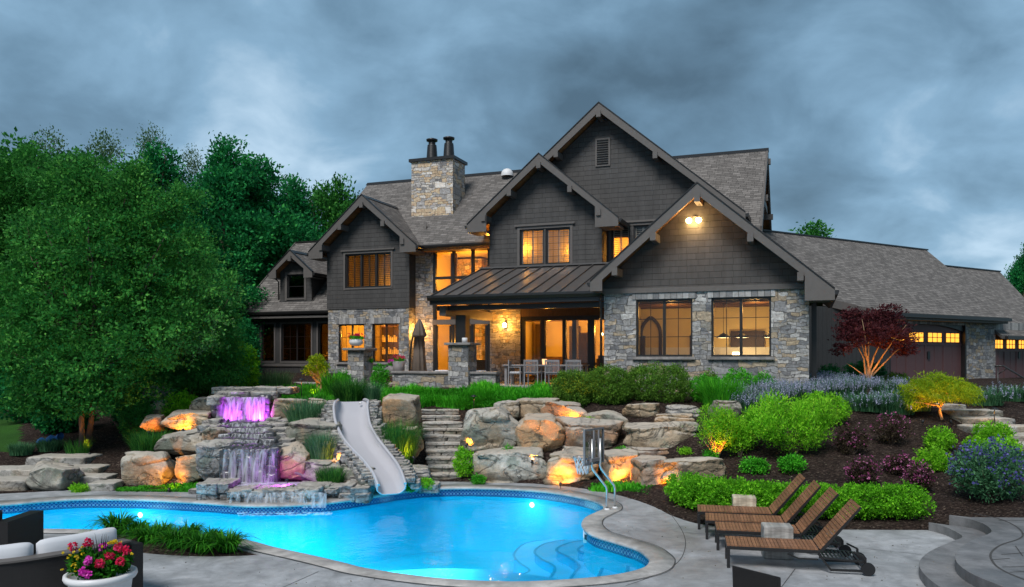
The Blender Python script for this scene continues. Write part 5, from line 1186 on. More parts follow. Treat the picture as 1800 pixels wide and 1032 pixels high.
# lower basin and its front lip over the pool
course(345, 402, 17.15, 850, 884, .8, 3, 300, rows=2, name='basin_wall'); course(398, 560, 16.9, 862, 886, .7, 8, 310, rows=2, name='basin_wall', rough=.07)
course(520, 648, 17.3, 856, 882, .7, 5, 330, rows=2, name='basin_wall', jit=.1); course(350, 590, 17.2, 862, 868, .35, 9, 350, name='basin_lip', jit=.08)
course(630, 770, 18.6, 850, 866, .55, 6, 370, name='pool_edge_stone', jit=.05); course(330, 365, 17.9, 862, 876, .5, 1, 380, name='pool_edge_stone'); course(600, 640, 17.6, 858, 874, .6, 2, 385, name='pool_edge_stone')
bz_ = Zp(858, 17.4); m = MB(); m.box(X(385, 17.4), X(590, 17.4), 17.3, 18.3, bz_-.1, bz_); m.build('basin_water', MT['wet'], wf, WFO, uv=False)
m = MB(); z = bz_+.006; m.poly([(X(396, 18), 17.6, z), (X(585, 17.6), 17.6, z), (X(560, 18), 18.2, z), (X(392, 18.2), 18.2, z)]); m.build('basin_ripple', MT['pondw'], wf, WFO, uv=False, fix=False)
# water curtains with real depth in front of the stone
def curtain(name, px0, px1, ytop, ybot, Y, mat, bulge=.12, n=26):
    pts = []; rows = 8
    for r_ in range(rows):
        t = r_/(rows-1)
        for i in range(n): x = px0+(px1-px0)*i/(n-1); yy = Y-bulge*t**.6-.03*math.sin(i*1.7); pts.append((X(x, Y), yy, Zp(ytop, Y)+(Zp(ybot, Y)-Zp(ytop, Y))*t))
    mm = MB(); mm.smooth = True; mm.grid(pts, n, rows); return mm.build(name, MT[mat], wf, WFO, uv=False, fix=False)
hbk = MB(); hbk.box(X(386, 18.3), X(484, 18.3), 18.28, 18.8, 0, Zp(792, 18.3)); hbk.box(X(374, 21.5), X(472, 21.5), 21.35, 21.9, .9, Zp(699, 21.4)); hbk.build('rock_core', MT['wet'], wf, WFO, uv=False)
curtain('water_curtain', 382, 466, 698, 743, 21.15, 'fallB'); curtain('water_curtain', 394, 484, 790, 852, 18.0, 'fallC', .15)
for i, (y0, y1, Y) in enumerate([(744,753,20.55), (753,763,20.05), (763,774,19.55), (774,784,19.1)]): curtain('water_curtain', 384, 470+i*2, y0, y1, Y-.04, 'fallA', .06)
curtain('water_curtain', 405, 575, 866, 891, 16.85, 'fallC', .1, 40)
m = MB(); Yf = 20.9; zf_ = Zp(744, Yf); m.poly([(X(382, Yf), 20.75, zf_), (X(468, Yf), 20.75, zf_), (X(468, Yf), 21.1, zf_+.02), (X(382, Yf), 21.1, zf_+.02)]); m.build('foam', MT['foam'], wf, WFO, uv=False, fix=False)
m = MB(); zf_ = bz_+.02; m.poly([(X(392, 17.8), 17.55, zf_), (X(500, 17.8), 17.55, zf_), (X(486, 17.9), 17.95, zf_+.03), (X(392, 17.9), 17.95, zf_+.03)]); m.build('foam', MT['foam'], wf, WFO, uv=False, fix=False)
m = MB(); zf_ = WL+.008; m.poly([(X(425, 16.5), 16.3, zf_), (X(585, 16.5), 16.4, zf_), (X(580, 16.5), 16.75, zf_), (X(410, 16.5), 16.7, zf_)]); m.build('foam', MT['foam'], wf, WFO, uv=False, fix=False)
PUR = (.62, .06, 1)
def spot(px, py, Y, label, power, color=WARM, to=None, name='garden_spotlight', ang=75, z=None, r=.03, blend=.8, emit='lens', group='low voltage garden spotlights'):
    z = max(Zp(py, Y), hz(X(px, Y), Y)+.07) if z is None else z; p = Vector((X(px, Y), Y, z)); t = thing(name, label, 'spotlight', p, 0, group)
    to = Vector(to) if to is not None else p+Vector((0, 1, .4)); d = (to-p).normalized(); q = d.to_track_quat('Z', 'Y')
    m = MB(); m.lathe([(.001, -.03), (.028, -.03), (.03, .05), (.034, .06), (.028, .062)], 12); b = m.build('housing', MT['black'], t, uv=False); b.rotation_mode = 'QUATERNION'; b.rotation_quaternion = q
    m = MB(); m.lathe([(.001, .055), (.027, .056)], 12); b2 = m.build('lens', MT[emit], t, uv=False); b2.rotation_mode = 'QUATERNION'; b2.rotation_quaternion = q
    m = MB(); m.tube([(0, 0, -.02), (0, 0, -.14)], .008, 6); m.build('stake', MT['black'], t, uv=False)
    l = light('lamp_light', 'SPOT', d*.09, power, color, r, t, spot=ang, blend=blend); l.rotation_euler = d.to_track_quat('-Z', 'Y').to_euler(); return t
spot(455, 741, 20.75, 'purple lamp in the upper waterfall pool at right', 62, PUR, (X(445, 21), 21.3, Zp(715, 21)), 'underwater_lamp', 130, emit='pbulb', group='purple waterfall lamps')
spot(400, 741, 20.75, 'purple lamp in the upper waterfall pool at left', 22, PUR, (X(405, 21), 21.3, Zp(715, 21)), 'underwater_lamp', 120, emit='pbulb', group='purple waterfall lamps')
spot(505, 857, 17.25, 'purple lamp glowing in the lower basin behind pool spillway', 20, PUR, (X(470, 18), 18.1, bz_), 'underwater_lamp', 160, emit='pbulb', group='purple waterfall lamps', z=bz_+.2)
AMBER = (1, .34, .02)
AMB = {158: .7, 820: 1.5, 1010: 1.5, 528: 1.6, 1500: .5, 1556: .5, 935: 2.6, 985: .6, 1092: .6, 1000: 1.3, 322: .8, 297: .55}
def amb(px, py, Y, label, power, tx, ty, tY, ang=70): return spot(px, py, Y, label, power*.50*AMB.get(px, 1), AMBER, (X(tx, tY), tY, Zp(ty, tY)), ang=ang)
amb(297, 862, 18.2, 'spotlight between two boulders left of the waterfall', 150, 300, 825, 18.9, 105)
amb(322, 757, 20.5, 'spotlight under the bright orange slab boulder', 90, 322, 738, 21.1, 110)
amb(262, 760, 20.7, 'spotlight below small dull orange rock', 30, 262, 742, 21.3, 90)
amb(528, 742, 20.5, 'spotlight in grass below the amber rock right of purple waterfall', 90, 512, 718, 21.4, 95)
amb(935, 812, 19.6, 'spotlight under the strongly lit boulder of boulder wall', 190, 945, 770, 20.8, 85)
amb(1000, 800, 19.7, 'spotlight hidden behind basketball net', 110, 995, 765, 20.7, 85)
amb(985, 852, 18.7, 'spotlight at deck edge under the basketball net', 130, 988, 822, 19.5, 95)
amb(1092, 858, 18.4, 'spotlight at deck edge behind hoop posts', 170, 1092, 825, 19.2, 95)
amb(1168, 862, 17.5, 'spotlight between rust streaked boulder and hedge', 60, 1180, 830, 18.2, 90)
amb(820, 783, 20.4, 'spotlight under the big grey boulder by stairs', 36, 830, 770, 20.8, 80)
amb(1010, 738, 21.2, 'spotlight under reddish boulder with the dark cleft', 70, 1000, 720, 21.9, 100)

# ---- stone stairs
so = (X(785, 20), 20, 0); st = thing('stone_stairs', 'ten rough stone stairs climbing between slide rocks and boulder wall', 'stairs', so)
for i in range(10):
    t = i/9; Y = 19.95+i*.375; z1 = .155*(i+1); x0 = X(751-12*t, Y); x1 = X(836-30*t, Y); n = rr.choice((2, 3, 4)); cuts = [x0]+[x0+(x1-x0)*(k+rr.uniform(-.3, .3))/n for k in range(1, n)]+[x1]
    V, Q = slabs([(cuts[k]+.004, cuts[k+1]-.004, Y+.018+rr.uniform(0, .02), Y+.5, z1-.165, z1-.04) for k in range(n)], 500+i*3, org=so, rough=.03); np_mesh('riser', V, Q, MT['step'], st, smooth=True)
    n = rr.choice((1, 2, 2)); cuts = [x0]+[x0+(x1-x0)*(k+rr.uniform(-.2, .2))/n for k in range(1, n)]+[x1]
    V, Q = slabs([(cuts[k], cuts[k+1]-.004, Y, Y+.62, z1-.055, z1) for k in range(n)], 530+i*3, org=so, rough=.02); np_mesh('tread', V, Q, MT['tread'], st, smooth=True)
# left stone steps
so = (X(90, 19), 19, 0); st = thing('stone_steps', 'wide dark stone steps leading up from the deck at far left', 'steps', so)
for i, (a, b, c, d, Y, dep) in enumerate([(150,850,198,866,18.35,.7), (-60,845,44,870,18.3,.8), (122,838,186,853,18.9,.7), (-40,826,60,845,19.0,.8), (100,822,172,838,19.5,.7), (45,804,150,824,20.2,.9)]):
    V, Q = slabs([(X(a, Y), X(b if False else c, Y), Y, Y+dep, Zp(d, Y), Zp(b, Y))], 560+i, ICO, ICOF, so, .03); np_mesh('step', V, Q, MT['step'], st, smooth=True)
# garage path stone steps at right
so = (X(1750, 20), 20, 1.2); st = thing('stone_steps', 'pale bluish stone slab steps climbing to the garage at far right', 'steps', so)
for i, (a, b, c, d, dep) in enumerate([(1655,708,1700,720,.8), (1672,718,1765,730,.7), (1695,731,1785,745,.7), (1708,745,1850,760,.7), (1772,760,1870,776,.7), (1792,776,1880,792,.7)]):
    Y = drop((a+c)/2, d).y; Y -= .1; V, Q = slabs([(X(a, Y), X(c, Y), Y, Y+dep, Zp(d+4, Y), Zp((b+d)/2, Y)+.04)], 580+i, ICO, ICOF, so, .03); np_mesh('step', V, Q, MT['step'], st, smooth=True)

# ---- slide
cl = [(617,706,21.2,22),(619,722,20.9,28),(617,742,20.5,29),(620,766,20.0,29),(632,790,19.4,30),(650,812,18.8,29),(668,832,18.3,27),(680,850,17.85,25),(687,868,17.5,24)]
P3 = np.array([[X(a, Y), Y, Zp(b, Y)] for a, b, Y, w in cl]); Wd = np.array([w/F*Y for a, b, Y, w in cl])
def cr3(P, n=8):
    out = []
    for i in range(len(P)-1):
        a, b, c, d = P[max(i-1, 0)], P[i], P[i+1], P[min(i+2, len(P)-1)]
        for j in range(n): t = j/n; out.append(.5*((2*b)+(-a+c)*t+(2*a-5*b+4*c-d)*t*t+(-a+3*b-3*c+d)*t**3))
    out.append(P[-1]); return np.array(out)
PP = cr3(P3); WW = cr3(np.c_[Wd, Wd, Wd])[:, 0]
sl_o = P3[-1].copy(); sl_o[2] = 0
slide = thing('pool_slide', 'pale curved fibreglass water slide set in rocks dropping into pool', 'slide', tuple(sl_o))
tan_ = unit(np.gradient(PP, axis=0)); side = unit(np.cross(tan_, np.array([0, 0, 1.0])))
# flume turns so that its bed faces up
NU = 21
def flume(off, rim=0):
    pts = []
    for i, (p, w, s_, t_) in enumerate(zip(PP, WW, side, tan_)):
        up = np.cross(s_, t_); k = i/len(PP)
        for j in range(NU):
            a = -1+2*j/(NU-1); sg = math.copysign(1, a)
            x = sg*min(1, abs(a)*1.25)**.9; z = (max(0, abs(a)-.35)/.65)**2.0*(.36-.12*k)*min(1, .15+k*6)
            pts.append(p-s_*(-x)*w*(1+off)+up*(z-off*.3)-np.array(sl_o))
    return pts
m = MB(); m.smooth = True; m.grid(flume(0), NU, len(PP)); o = m.build('flume', MT['slide'], slide, uv=False, fix=False); sm = o.modifiers.new('solid', 'SOLIDIFY'); sm.thickness = .03
fl0 = flume(0)
for e_ in (0, NU-1):
    m = MB(); m.tube([fl0[i*NU+e_] for i in range(len(PP))], .035, 8); m.build('rim', MT['slide'], slide, uv=False, fix=False)
m = MB(); m.lathe([(.001, .02), (.03, .02), (.035, 0)], 12); q = at(633, 709, 21.05); o = m.build('water_jet', MT['chrome'], slide, uv=False, loc=tuple(q-Vector(sl_o))); o.rotation_euler = (R(70), 0, 0)
# stones packed against both rims
for e_, sg in ((0, 1), (NU-1, -1)):
    lst = []
    for i in range(3, len(PP)-5, 2):
        p = np.array(fl0[i*NU+e_])+sl_o; w = rr.uniform(.12, .22)
        for (dx, z0, z1) in ((.05, -.13, -.01), (.15, -.30, -.12), (.26, -.52, -.28))[:(2 if sg > 0 else 3)]:
            c = p+np.array([sg*(dx+w*.5), .10+dx*.5, 0]); lst.append((c[0]-w*.55, c[0]+w*.6, c[1]-.13, c[1]+.14, p[2]+z0+rr.uniform(-.02, .02), p[2]+z1))
    V, Q = slabs(lst, 700+e_, org=tuple(sl_o), rough=.05); np_mesh('rim_stone', V, Q, MT['ledge'], slide, smooth=True)
V, Q = slabs([(X(600,18.8),X(665,18.8),18.5,20.0,-.1,Zp(838,18.8)), (X(596,20),X(655,20),19.7,21.2,.2,Zp(775,20.2)-.1), (X(592,21),X(655,21),20.8,22,.8,Zp(722,21)-.1)], 760, ICO, ICOF, tuple(sl_o), .06); np_mesh('rock_base', V, Q, MT['ledge'], slide, smooth=True)
# ================================================================ OBJECTS
# basketball hoop
a0 = gp(1067, 897); b0 = gp(1081, 894); hp = thing('basketball_hoop', 'clear poolside basketball hoop with white net on two steel tubes', 'basketball hoop', (a0.x, a0.y, .014))
dv = Vector((.6, .8, 0)); nv = Vector((-.86, .5, 0)); sp_ = .26
for k, b in enumerate((Vector((0, 0, 0)), Vector((b0.x-a0.x, b0.y-a0.y, 0)))):
    m = MB(); m.tube([b, b+Vector((0, 0, .40)), b+Vector((-.02, 0, .46)), b+Vector((-.28, .02, .80)), b+Vector((-.30, .02, .86)), b+Vector((-.30, .02, 1.42))], .022, 12); m.build('post', MT['chrome'], hp, uv=False)
    m = MB(); m.lathe([(.055, 0), (.055, .015), (.03, .03)], 16, tuple(b)); m.build('base_flange', MT['white'], hp, uv=False)
bc = Vector((-.21, .1, 0)); bl = bc-dv*.36; br2 = bc+dv*.36
def bq(s0, s1, z0, z1, t0, t1, mb):
    c = []
    for z in (z0, z1):
        for s_, t_ in ((s0, t0), (s1, t0), (s1, t1), (s0, t1)): p = bc+dv*s_+nv*t_; c.append((p.x, p.y, z))
    mb.hexa(c)
MT['acryl'] = m_glass('clear_acrylic', .15, (.66, .67, .69)); m = MB(); bq(-.36, .36, .93, 1.60, .04, .055, m); m.build('backboard', MT['acryl'], hp, uv=False)
m = MB(); bq(-.38, .38, 1.59, 1.63, .03, .065, m); bq(-.38, .38, .90, .935, .03, .065, m); bq(-.385, -.355, .935, 1.59, .03, .065, m); bq(.355, .385, .935, 1.59, .03, .065, m); bq(-.07, -.04, .935, 1.59, .0, .03, m); bq(.12, .15, .935, 1.59, .0, .03, m); bq(-.2, .2, .96, 1.03, -.02, .03, m); m.build('backboard_frame', MT['potg'], hp, uv=False)
rc = bc+nv*.30; rc.z = 1.03; m = MB(); m.tube([(rc.x+.2*math.cos(2*math.pi*i/28), rc.y+.2*math.sin(2*math.pi*i/28), rc.z) for i in range(29)], .009, 6, cap=False); m.tube([rc+Vector((.19, -.1, 0)), bc+nv*.05+Vector((0, 0, 1.03))], .012, 6); m.build('rim', MT['grey'], hp, uv=False)
m = MB(); n = 10; rr_n = .0115
for i in range(n):
    for sg in (-1, 1):
        pts = []
        for k in range(7): t = k/6; a = 2*math.pi*(i+sg*t*1.6)/n; r = .2-.095*t**.7; pts.append((rc.x+r*math.cos(a), rc.y+r*math.sin(a), rc.z-.34*t))
        m.tube(pts, rr_n, 4, cap=False)
m.build('net', MT['pot'], hp, uv=False, fix=False)

# loungers
def make_lounger():
    t = thing('sun_lounger', 'x', 'sun lounger', (0, 0, 0), 0, 'teak slatted sun loungers in a row'); w = .58
    m = MB(); z = .33; m.box(0, 1.30, 0, .035, z-.055, z-.004); m.box(0, 1.30, w-.035, w, z-.055, z-.004); m.box(0, .035, .036, w-.036, z-.054, z-.005); m.box(1.24, 1.28, .036, w-.036, z-.054, z-.006); m.build('frame', MT['frame'], t, bevel=.004)
    m = MB(); n = 24
    for i in range(n): x = .003+i*1.27/n; m.box(x, x+.046, -.003, w+.003, z-.003, z+.016)
    m.build('seat_slats', MT['teak'], t, uv=False)
    c, s_ = math.cos(R(50)), math.sin(R(50)); Lb = .84; m = MB()
    def bp(k, y, o=0): return (1.29+k*c-o*s_, y, z+.0+k*s_+o*c)
    n = 15
    for i in range(n):
        k = .01+i*Lb/n; m.hexa([bp(k, -.003, .003), bp(k+.048, -.003, .003), bp(k+.048, w+.003, .003), bp(k, w+.003, .003), bp(k, -.003, .022), bp(k+.048, -.003, .022), bp(k+.048, w+.003, .022), bp(k, w+.003, .022)])
    m.build('backrest_slats', MT['teak'], t, uv=False)
    for y in (0, w-.03):
        m = MB(); m.hexa([bp(0, y, -.045), bp(Lb, y, -.03), bp(Lb, y+.03, -.03), bp(0, y+.03, -.045), bp(0, y, 0), bp(Lb, y, 0), bp(Lb, y+.03, 0), bp(0, y+.03, 0)])
        m.build('backrest_frame', MT['frame'], t, uv=False)
    for x, y in ((.0, .0), (.0, w-.045)): m = MB(); m.box(x+.002, x+.047, y+.002, y+.043, 0, z-.056); m.build('leg', MT['frame'], t, uv=False, bevel=.004)
    m = MB()
    for y in (.02, w-.02):
        m.beam((1.27, y, z-.06), (1.44, y, .05), .028, .04, up=(0, 1, 0)); m.beam((1.43, y, .05), (1.95, y, .06), .028, .035, up=(0, 1, 0)); m.beam((1.28, y, .22), (1.86, y, .19), .025, .03, up=(0, 1, 0)); m.beam((1.9, y, .06), (1.9, y, .25), .03, .03, up=(1, 0, 0)); m.beam((1.9, y, .25), (1.75, y, .32), .025, .025, up=(0, 1, 0)); m.beam((.85, y, z-.08), (1.0, y, .19), .02, .02, up=(0, 1, 0)); m.beam((1.0, y, .19), (1.27, y, .19), .02, .02, up=(0, 1, 0))
    m.beam((1.9, .0, .07), (1.9, w, .07), .025, .025)
    m.build('wheel_frame', MT['frame'], t, uv=False)
    m = MB()
    for i in range(9): x = 1.36+i*.055; m.box(x, x+.02, .03, w-.03, .2, .215)
    m.build('storage_rack', MT['frame'], t, uv=False)
    for y in (-.035, w+.005):
        m = MB(); m.tube([(1.93, y, .095), (1.93, y+.032, .095)], .093, 24); m.cur = 0; m.tube([(1.93, y-.004, .095), (1.93, y+.036, .095)], .035, 12); m.build('wheel', MT['black'], t, uv=False)
    return t
pr_ = make_lounger(); ang = -math.atan2(.43, 1.97)
for i, (x, y, da, l) in enumerate([(3.15, 11.68, 0, 'teak sun lounger nearest the camera with big black wheels in full view'), (3.27, 12.74, .01, 'second nearest teak lounger, partly behind the grey stump table'), (3.28, 13.50, -.01, 'third teak lounger from the camera, between the two stump tables'), (3.33, 14.28, .005, 'farthest teak lounger next to the low clipped hedge')]):
    o = pr_ if i == 0 else copy_tree(pr_, (0, 0, 0)); o.location = (x, y, 0); o.rotation_euler = (0, 0, ang+da); o['label'] = l
for (px, py, w, h, rz, l, mt) in ((1369, 984, .44, .5, -10, 'square bleached wood stump table between the two nearest loungers', 'stump2'), (1309, 922, .42, .5, -12, 'cream square stump table between the two farthest loungers', 'stump')):
    MT.setdefault('stump2', m_wood('grey_stump', (.33, .32, .30), sc_=.5)); p = gp(px, py); m = MB(); m.box(-w/2, w/2, 0, w*.8, 0.0, h); o = m.build('stump_table', MT[mt], uv=False, loc=(p.x, p.y, 0), bevel=.02); o.rotation_euler[2] = R(rz); tag(o, l, 'side table', 'stump tables')

# dark sling chair, cut by the frame
t = thing('sling_chair', 'black sling chair whose back pokes up at the bottom right edge', 'chair', (X(1342, 8.1), 8.3, 0), R(-20))
m = MB(); 
pr = [(-.24, .02, .44), (.24, .02, .44), (.235, -.16, .93), (-.235, -.16, .99)]; 
m.hexa([(-.24, 0, .42), (.24, 0, .42), (.24, .03, .42), (-.24, .03, .42), (-.24, -.2, .95), (.235, -.2, .87), (.235, -.17, .87), (-.24, -.17, .95)]); m.build('backrest', MT['wicker'], t, bevel=.01)
m = MB(); m.box(-.24, .24, .02, .5, .40, .43); m.build('seat', MT['wicker'], t, bevel=.01)
for x in (-.25, .22):
    for y in (-.02, .46): m = MB(); m.box(x, x+.03, y, y+.03, 0, .42); m.build('leg', MT['black'], t, uv=False)
# sofa, armchair, cushions
pl = cat([Vector((-7.6, 8.75, 0)), Vector((-6.6, 8.8, 0)), Vector((-5.80, 9.06, 0)), Vector((-5.25, 9.55, 0)), Vector((-4.86, 10.15, 0))], 8, False); tg = unit(np.gradient(pl, axis=0)); nn = np.c_[-tg[:, 1], tg[:, 0]]
so = (-5.6, 9.6, 0); sf = thing('wicker_sofa', 'curved black wicker sofa seen from behind at the lower left', 'sofa', so)
def extr(name, d0, d1, z0, z1, mat, mb_bevel=0):
    m = MB(); A = pl+nn*d0; B = pl+nn*d1; L_ = [[(*p, z0) for p in A], [(*p, z1) for p in A], [(*p, z1) for p in B], [(*p, z0) for p in B], [(*p, z0) for p in A]]
    m.grid([q for l_ in L_ for q in l_], len(pl), 5); m.poly([L_[0][-1], L_[1][-1], L_[2][-1], L_[3][-1]]); m.poly([L_[0][0], L_[1][0], L_[2][0], L_[3][0]]); return m.build(name, MT[mat], sf, so)
extr('back', 0, .14, .05, .74, 'wicker'); extr('seat_base', .14, .95, .05, .34, 'wicker'); extr('top_rail', -.02, .17, .742, .765, 'wickert'if 'wickert' in MT else 'trim')
e0 = pl[-1]; m = MB(); T_ = tg[-1]; N_ = nn[-1]
def loc2(a, b): return (e0[0]+T_[0]*a+N_[0]*b, e0[1]+T_[1]*a+N_[1]*b)
c = [loc2(.005, -.02), loc2(.16, -.02), loc2(.16, .95), loc2(.005, .95)]; m.hexa([(*p, .05) for p in c]+[(*p, .70) for p in c]); m.build('arm', MT['wicker'], sf, so)
for i, (t0, t1, hh) in enumerate([(.02, .30, .90), (.31, .62, .92), (.63, .985, .93)]):
    n = len(pl)-1; sub = [i_ for i_ in range(int(t0*n), int(t1*n)+1)]; V = []; Fq = []; K = 10; rngc = np.random.default_rng(i)
    tt = np.linspace(t0*n, t1*n, 22); cx_ = np.interp(tt, range(n+1), pl[:, 0]); cy_ = np.interp(tt, range(n+1), pl[:, 1]); nx_ = np.interp(tt, range(n+1), nn[:, 0]); ny_ = np.interp(tt, range(n+1), nn[:, 1])
    m = MB(); m.smooth = True; pts = []; R_ = 22
    for j in range(R_):
        s_ = j/(R_-1); e2 = (1-abs(2*s_-1)**5)**.5 if 0 < j < R_-1 else .02
        for k in range(16):
            a = 2*math.pi*k/16; ca, sa = math.cos(a), math.sin(a); ca = math.copysign(abs(ca)**.6, ca); sa = math.copysign(abs(sa)**.55, sa)
            d = .26+ca*.10*e2; z = .62+sa*(hh-.62)*(.82+.18*e2)*(1 if sa > 0 else .9)-.015*math.sin(s_*math.pi)*(sa > 0)
            pts.append((cx_[j]+nx_[j]*d, cy_[j]+ny_[j]*d, z))
    m.grid(pts, 16, R_, True)
    ends = [[pts[k] for k in range(16)], [pts[(R_-1)*16+k] for k in range(16)]]
    for e_ in ends: m.poly(e_)
    base = (cx_[11]+nx_[11]*.26, cy_[11]+ny_[11]*.26, .36); o = m.build('back_cushion', MT['cushion'], None, base, loc=base, uv=False)
    tag(o, ['pale sofa cushion at the left picture edge', 'long pale cushion in the middle of the wicker sofa', 'pale cushion with raised corner at right end of the wicker sofa'][i], 'cushion', 'sofa back cushions')
t = thing('wicker_armchair', 'black wicker armchair corner at far left by the pool edge', 'armchair', (-8.0, 12.2, 0), 0)
m = MB(); m.box(.36, .56, -.45, .45, .03, .66); m.build('arm', MT['wicker'], t); m = MB(); m.box(-.56, -.36, -.45, .45, .03, .66); m.build('arm', MT['wicker'], t); m = MB(); m.box(-.355, .355, -.45, -.25, .03, .80); m.build('back', MT['wicker'], t); m = MB(); m.box(-.355, .355, -.245, .44, .03, .36); m.build('seat', MT['wicker'], t); m = MB(); m.box(-.34, .34, -.24, .44, .362, .47); m.build('seat_cushion', MT['indark'], t, uv=False, bevel=.03)
# white flower pot
pp = Vector((X(177, 9.1), 9.1, 0)); t = thing('flower_pot', 'large white round pot full of pink and yellow flowers by sofa', 'flower pot', pp)
m = MB(); m.lathe([(.001, 0), (.22, 0), (.25, .02), (.32, .45), (.33, .54), (.335, .56), (.37, .57), (.385, .60), (.38, .635), (.35, .645), (.33, .62), (.32, .56), (.001, .56)], 48); m.build('pot', MT['pot'], t, uv=False)
lobes = [(0, 0, .72, .30, .28, .14), (-.15, -.05, .76, .16, .16, .14), (.16, 0, .76, .16, .16, .14)]
g = crown_geo(41, lobes, 200, 14, .05, .055, .6, .5, .7); np_mesh('foliage', g[0], g[1], LF['daisy'], t, var=g[2])
rng = np.random.default_rng(9)
def heads(lst, rad, n, sz, mat, nm, sd):
    rg = np.random.default_rng(sd)
    for c in lst:
        d = unit(rg.normal(0, 1, (n, 3))); C_ = np.array(c)+d*rad*rg.uniform(.5, 1, (n, 1)); g = leaf_geo(rg, C_, unit(rg.normal(0, 1, C_.shape)), sz, .85, .8, 0, .3); np_mesh(nm, g[0], g[1], mat, t, var=g[2])
heads([(-.12, -.05, .99), (.22, -.02, .93), (.16, -.12, .85), (.31, -.05, .90), (.12, -.25, .80), (-.32, 0, .93), (.30, -.15, .80)], .055, 60, .035, LF['mag'], 'red_flower', 2); heads([(-.01, -.25, .83), (0, -.3, .70), (-.05, -.28, .72), (.02, .0, .92)], .05, 60, .035, LF['mag2'], 'pink_flower', 3)
ya = [(-.30+rng.uniform(0, .18), -.2+rng.uniform(-.08, .1), rng.uniform(.70, .95)) for _ in range(26)]+[(.05+rng.uniform(0, .16), rng.uniform(-.1, .1), rng.uniform(.92, 1.02)) for _ in range(14)]+[(.38, -.05, .86)]
heads(ya, .014, 12, .022, LF['yel'], 'yellow_flower', 4); g, _ = blades_geo(5, 26, .05, .42, .02, .12); np_mesh('spike_leaves', g[0]+np.array([0, 0, .62]), g[1], plain('dark_grass_leaf', (.02, .018, .025)), t, var=g[2])

# ---- terrace: low wall, piers, pots, umbrella, dining set
def at_h(px, v):  # ground position on house line v
    t_ = (px-900)/F; Y = v/(t_*sT+cT); return t_*Y, Y
TZ = 2.05
def hwall(px0, px1, v, z0, z1, th, name, label, catg, mat='stone', cap=True, capw=.06):
    x0, y0 = at_h(px0, v); x1, y1 = at_h(px1, v); u0, _ = w2h(x0, y0); u1, _ = w2h(x1, y1); w = u1-u0; o = thing(name, label, catg, (x0, y0, z0), -TH)
    m = MB(); m.box(0, w, 0, th, -.6, z1-z0); m.build('masonry', MT[mat], o)
    if cap: m = MB(); m.box(-capw, w+capw, -capw, th+capw, z1-z0+.001, z1-z0+.09); m.build('capstone', MT['cap'], o, uv=False, bevel=.02)
    return o
VT = 25.6
def zc(py, px, v): x, y = at_h(px, v); return H-(py-VPY)/F*y
hwall(690, 788, VT, 1.9, zc(657, 740, VT), .42, 'garden_wall', 'low stone terrace wall between urn corner and tall stone pier', 'garden wall')
hwall(824, 871, VT+.02, 1.9, zc(658, 850, VT), .42, 'garden_wall', 'short low stone wall right of the tall stone pier', 'garden wall')
hwall(788, 823, VT-.15, 1.8, zc(607, 805, VT), .75, 'stone_pier', 'tall stone pier with slab cap carrying the dark porch post', 'pier', capw=.12)
hwall(611, 639, VT+.1, 1.8, zc(616, 625, VT), .6, 'stone_pier', 'stone pier topped by a white bowl of flowers', 'pier', capw=.15)
hwall(870, 1062, VT+.9, 1.7, 2.05, .3, 'patio_edge', 'rough stone edge of dining patio above ground cover', 'edging', cap=False)
for i, (px0, px1, y_, v) in enumerate([(640, 690, 673, VT+.3), (635, 692, 681, VT-.3), (660, 694, 691, VT-.9)]):
    x0, y0 = at_h(px0, v); x1, _y = at_h(px1, v); z = zc(y_, px0, v); o = np_mesh('terrace_step', *slabs([(0, (x1-x0)*1.04, 0, .7, -.16, 0)], 800+i), MT['step'], None, (x0, y0, z), smooth=True); o.rotation_euler[2] = -TH
    tag(o, ['top stone step beside tall grey planter', 'middle stone step below the tall grey planter', 'lowest stone step half hidden in grass below planter'][i], 'step', 'terrace steps')
# patio floor slab
c = [(-14.6, 26.0), (-6.4, 26.6), (-6.3, 31.0), (-14.6, 32.8), (-20.5, 32.2), (-20.0, 27.5), (-16.2, 26.1)]; m = MB(); m.prism([h2w(*p) for p in c], lambda p: (p[0], p[1], 2.06), lambda p: (p[0], p[1], 1.7)); struct(m.build('terrace', MT['coping'], uv=False))
def pot_at(px, v, pyb, pyt, wpx, name, label, prof, mat, flo, seed, leaf='green', z=None, lz=.12):
    x, y = at_h(px, v); zt = H-(pyt-VPY)/F*y; zb = H-(pyb-VPY)/F*y; r = wpx/2/F*y; h = zt-zb; t = thing(name, label, 'flower pot', (x, y, zb))
    m = MB(); m.lathe([(a*r, b*h) for a, b in prof], 28); m.build('pot', MT[mat], t, uv=False)
    g = crown_geo(seed, [(0, 0, h+.04, r*1.0, r*1.0, lz)], 60, 12, .05, .06); np_mesh('foliage', g[0], g[1], LF[leaf], t, var=g[2])
    rg = np.random.default_rng(seed+1); C_ = np.concatenate([rg.normal(0, .45*r, (26, 2)), np.full((26, 1), h+.14)+rg.normal(0, .04, (26, 1))], 1); C_ = np.repeat(C_, 12, 0)+rg.normal(0, .025, (312, 3)); g = leaf_geo(rg, C_, unit(rg.normal(0, 1, C_.shape)), .045, .9); np_mesh('flowers', g[0], g[1], LF[flo], t, var=g[2]); return t
tall = [(.001, 0), (.55, 0), (.62, .05), (.95, .95), (1, 1), (.9, 1), (.85, .93), (.001, .93)]; bowl = [(.001, 0), (.5, 0), (.85, .18), (1, .5), (.92, .85), (.78, 1), (.7, .98), (.7, .9), (.001, .9)]; tub = [(.001, 0), (.8, 0), (1, 1), (.92, 1), (.9, .9), (.001, .9)]
pot_at(647, VT+.6, 673, 637, 19, 'tall_planter', 'tall tapered grey planter with yellow and red flowers by steps', tall, 'potg', 'yel', 11)
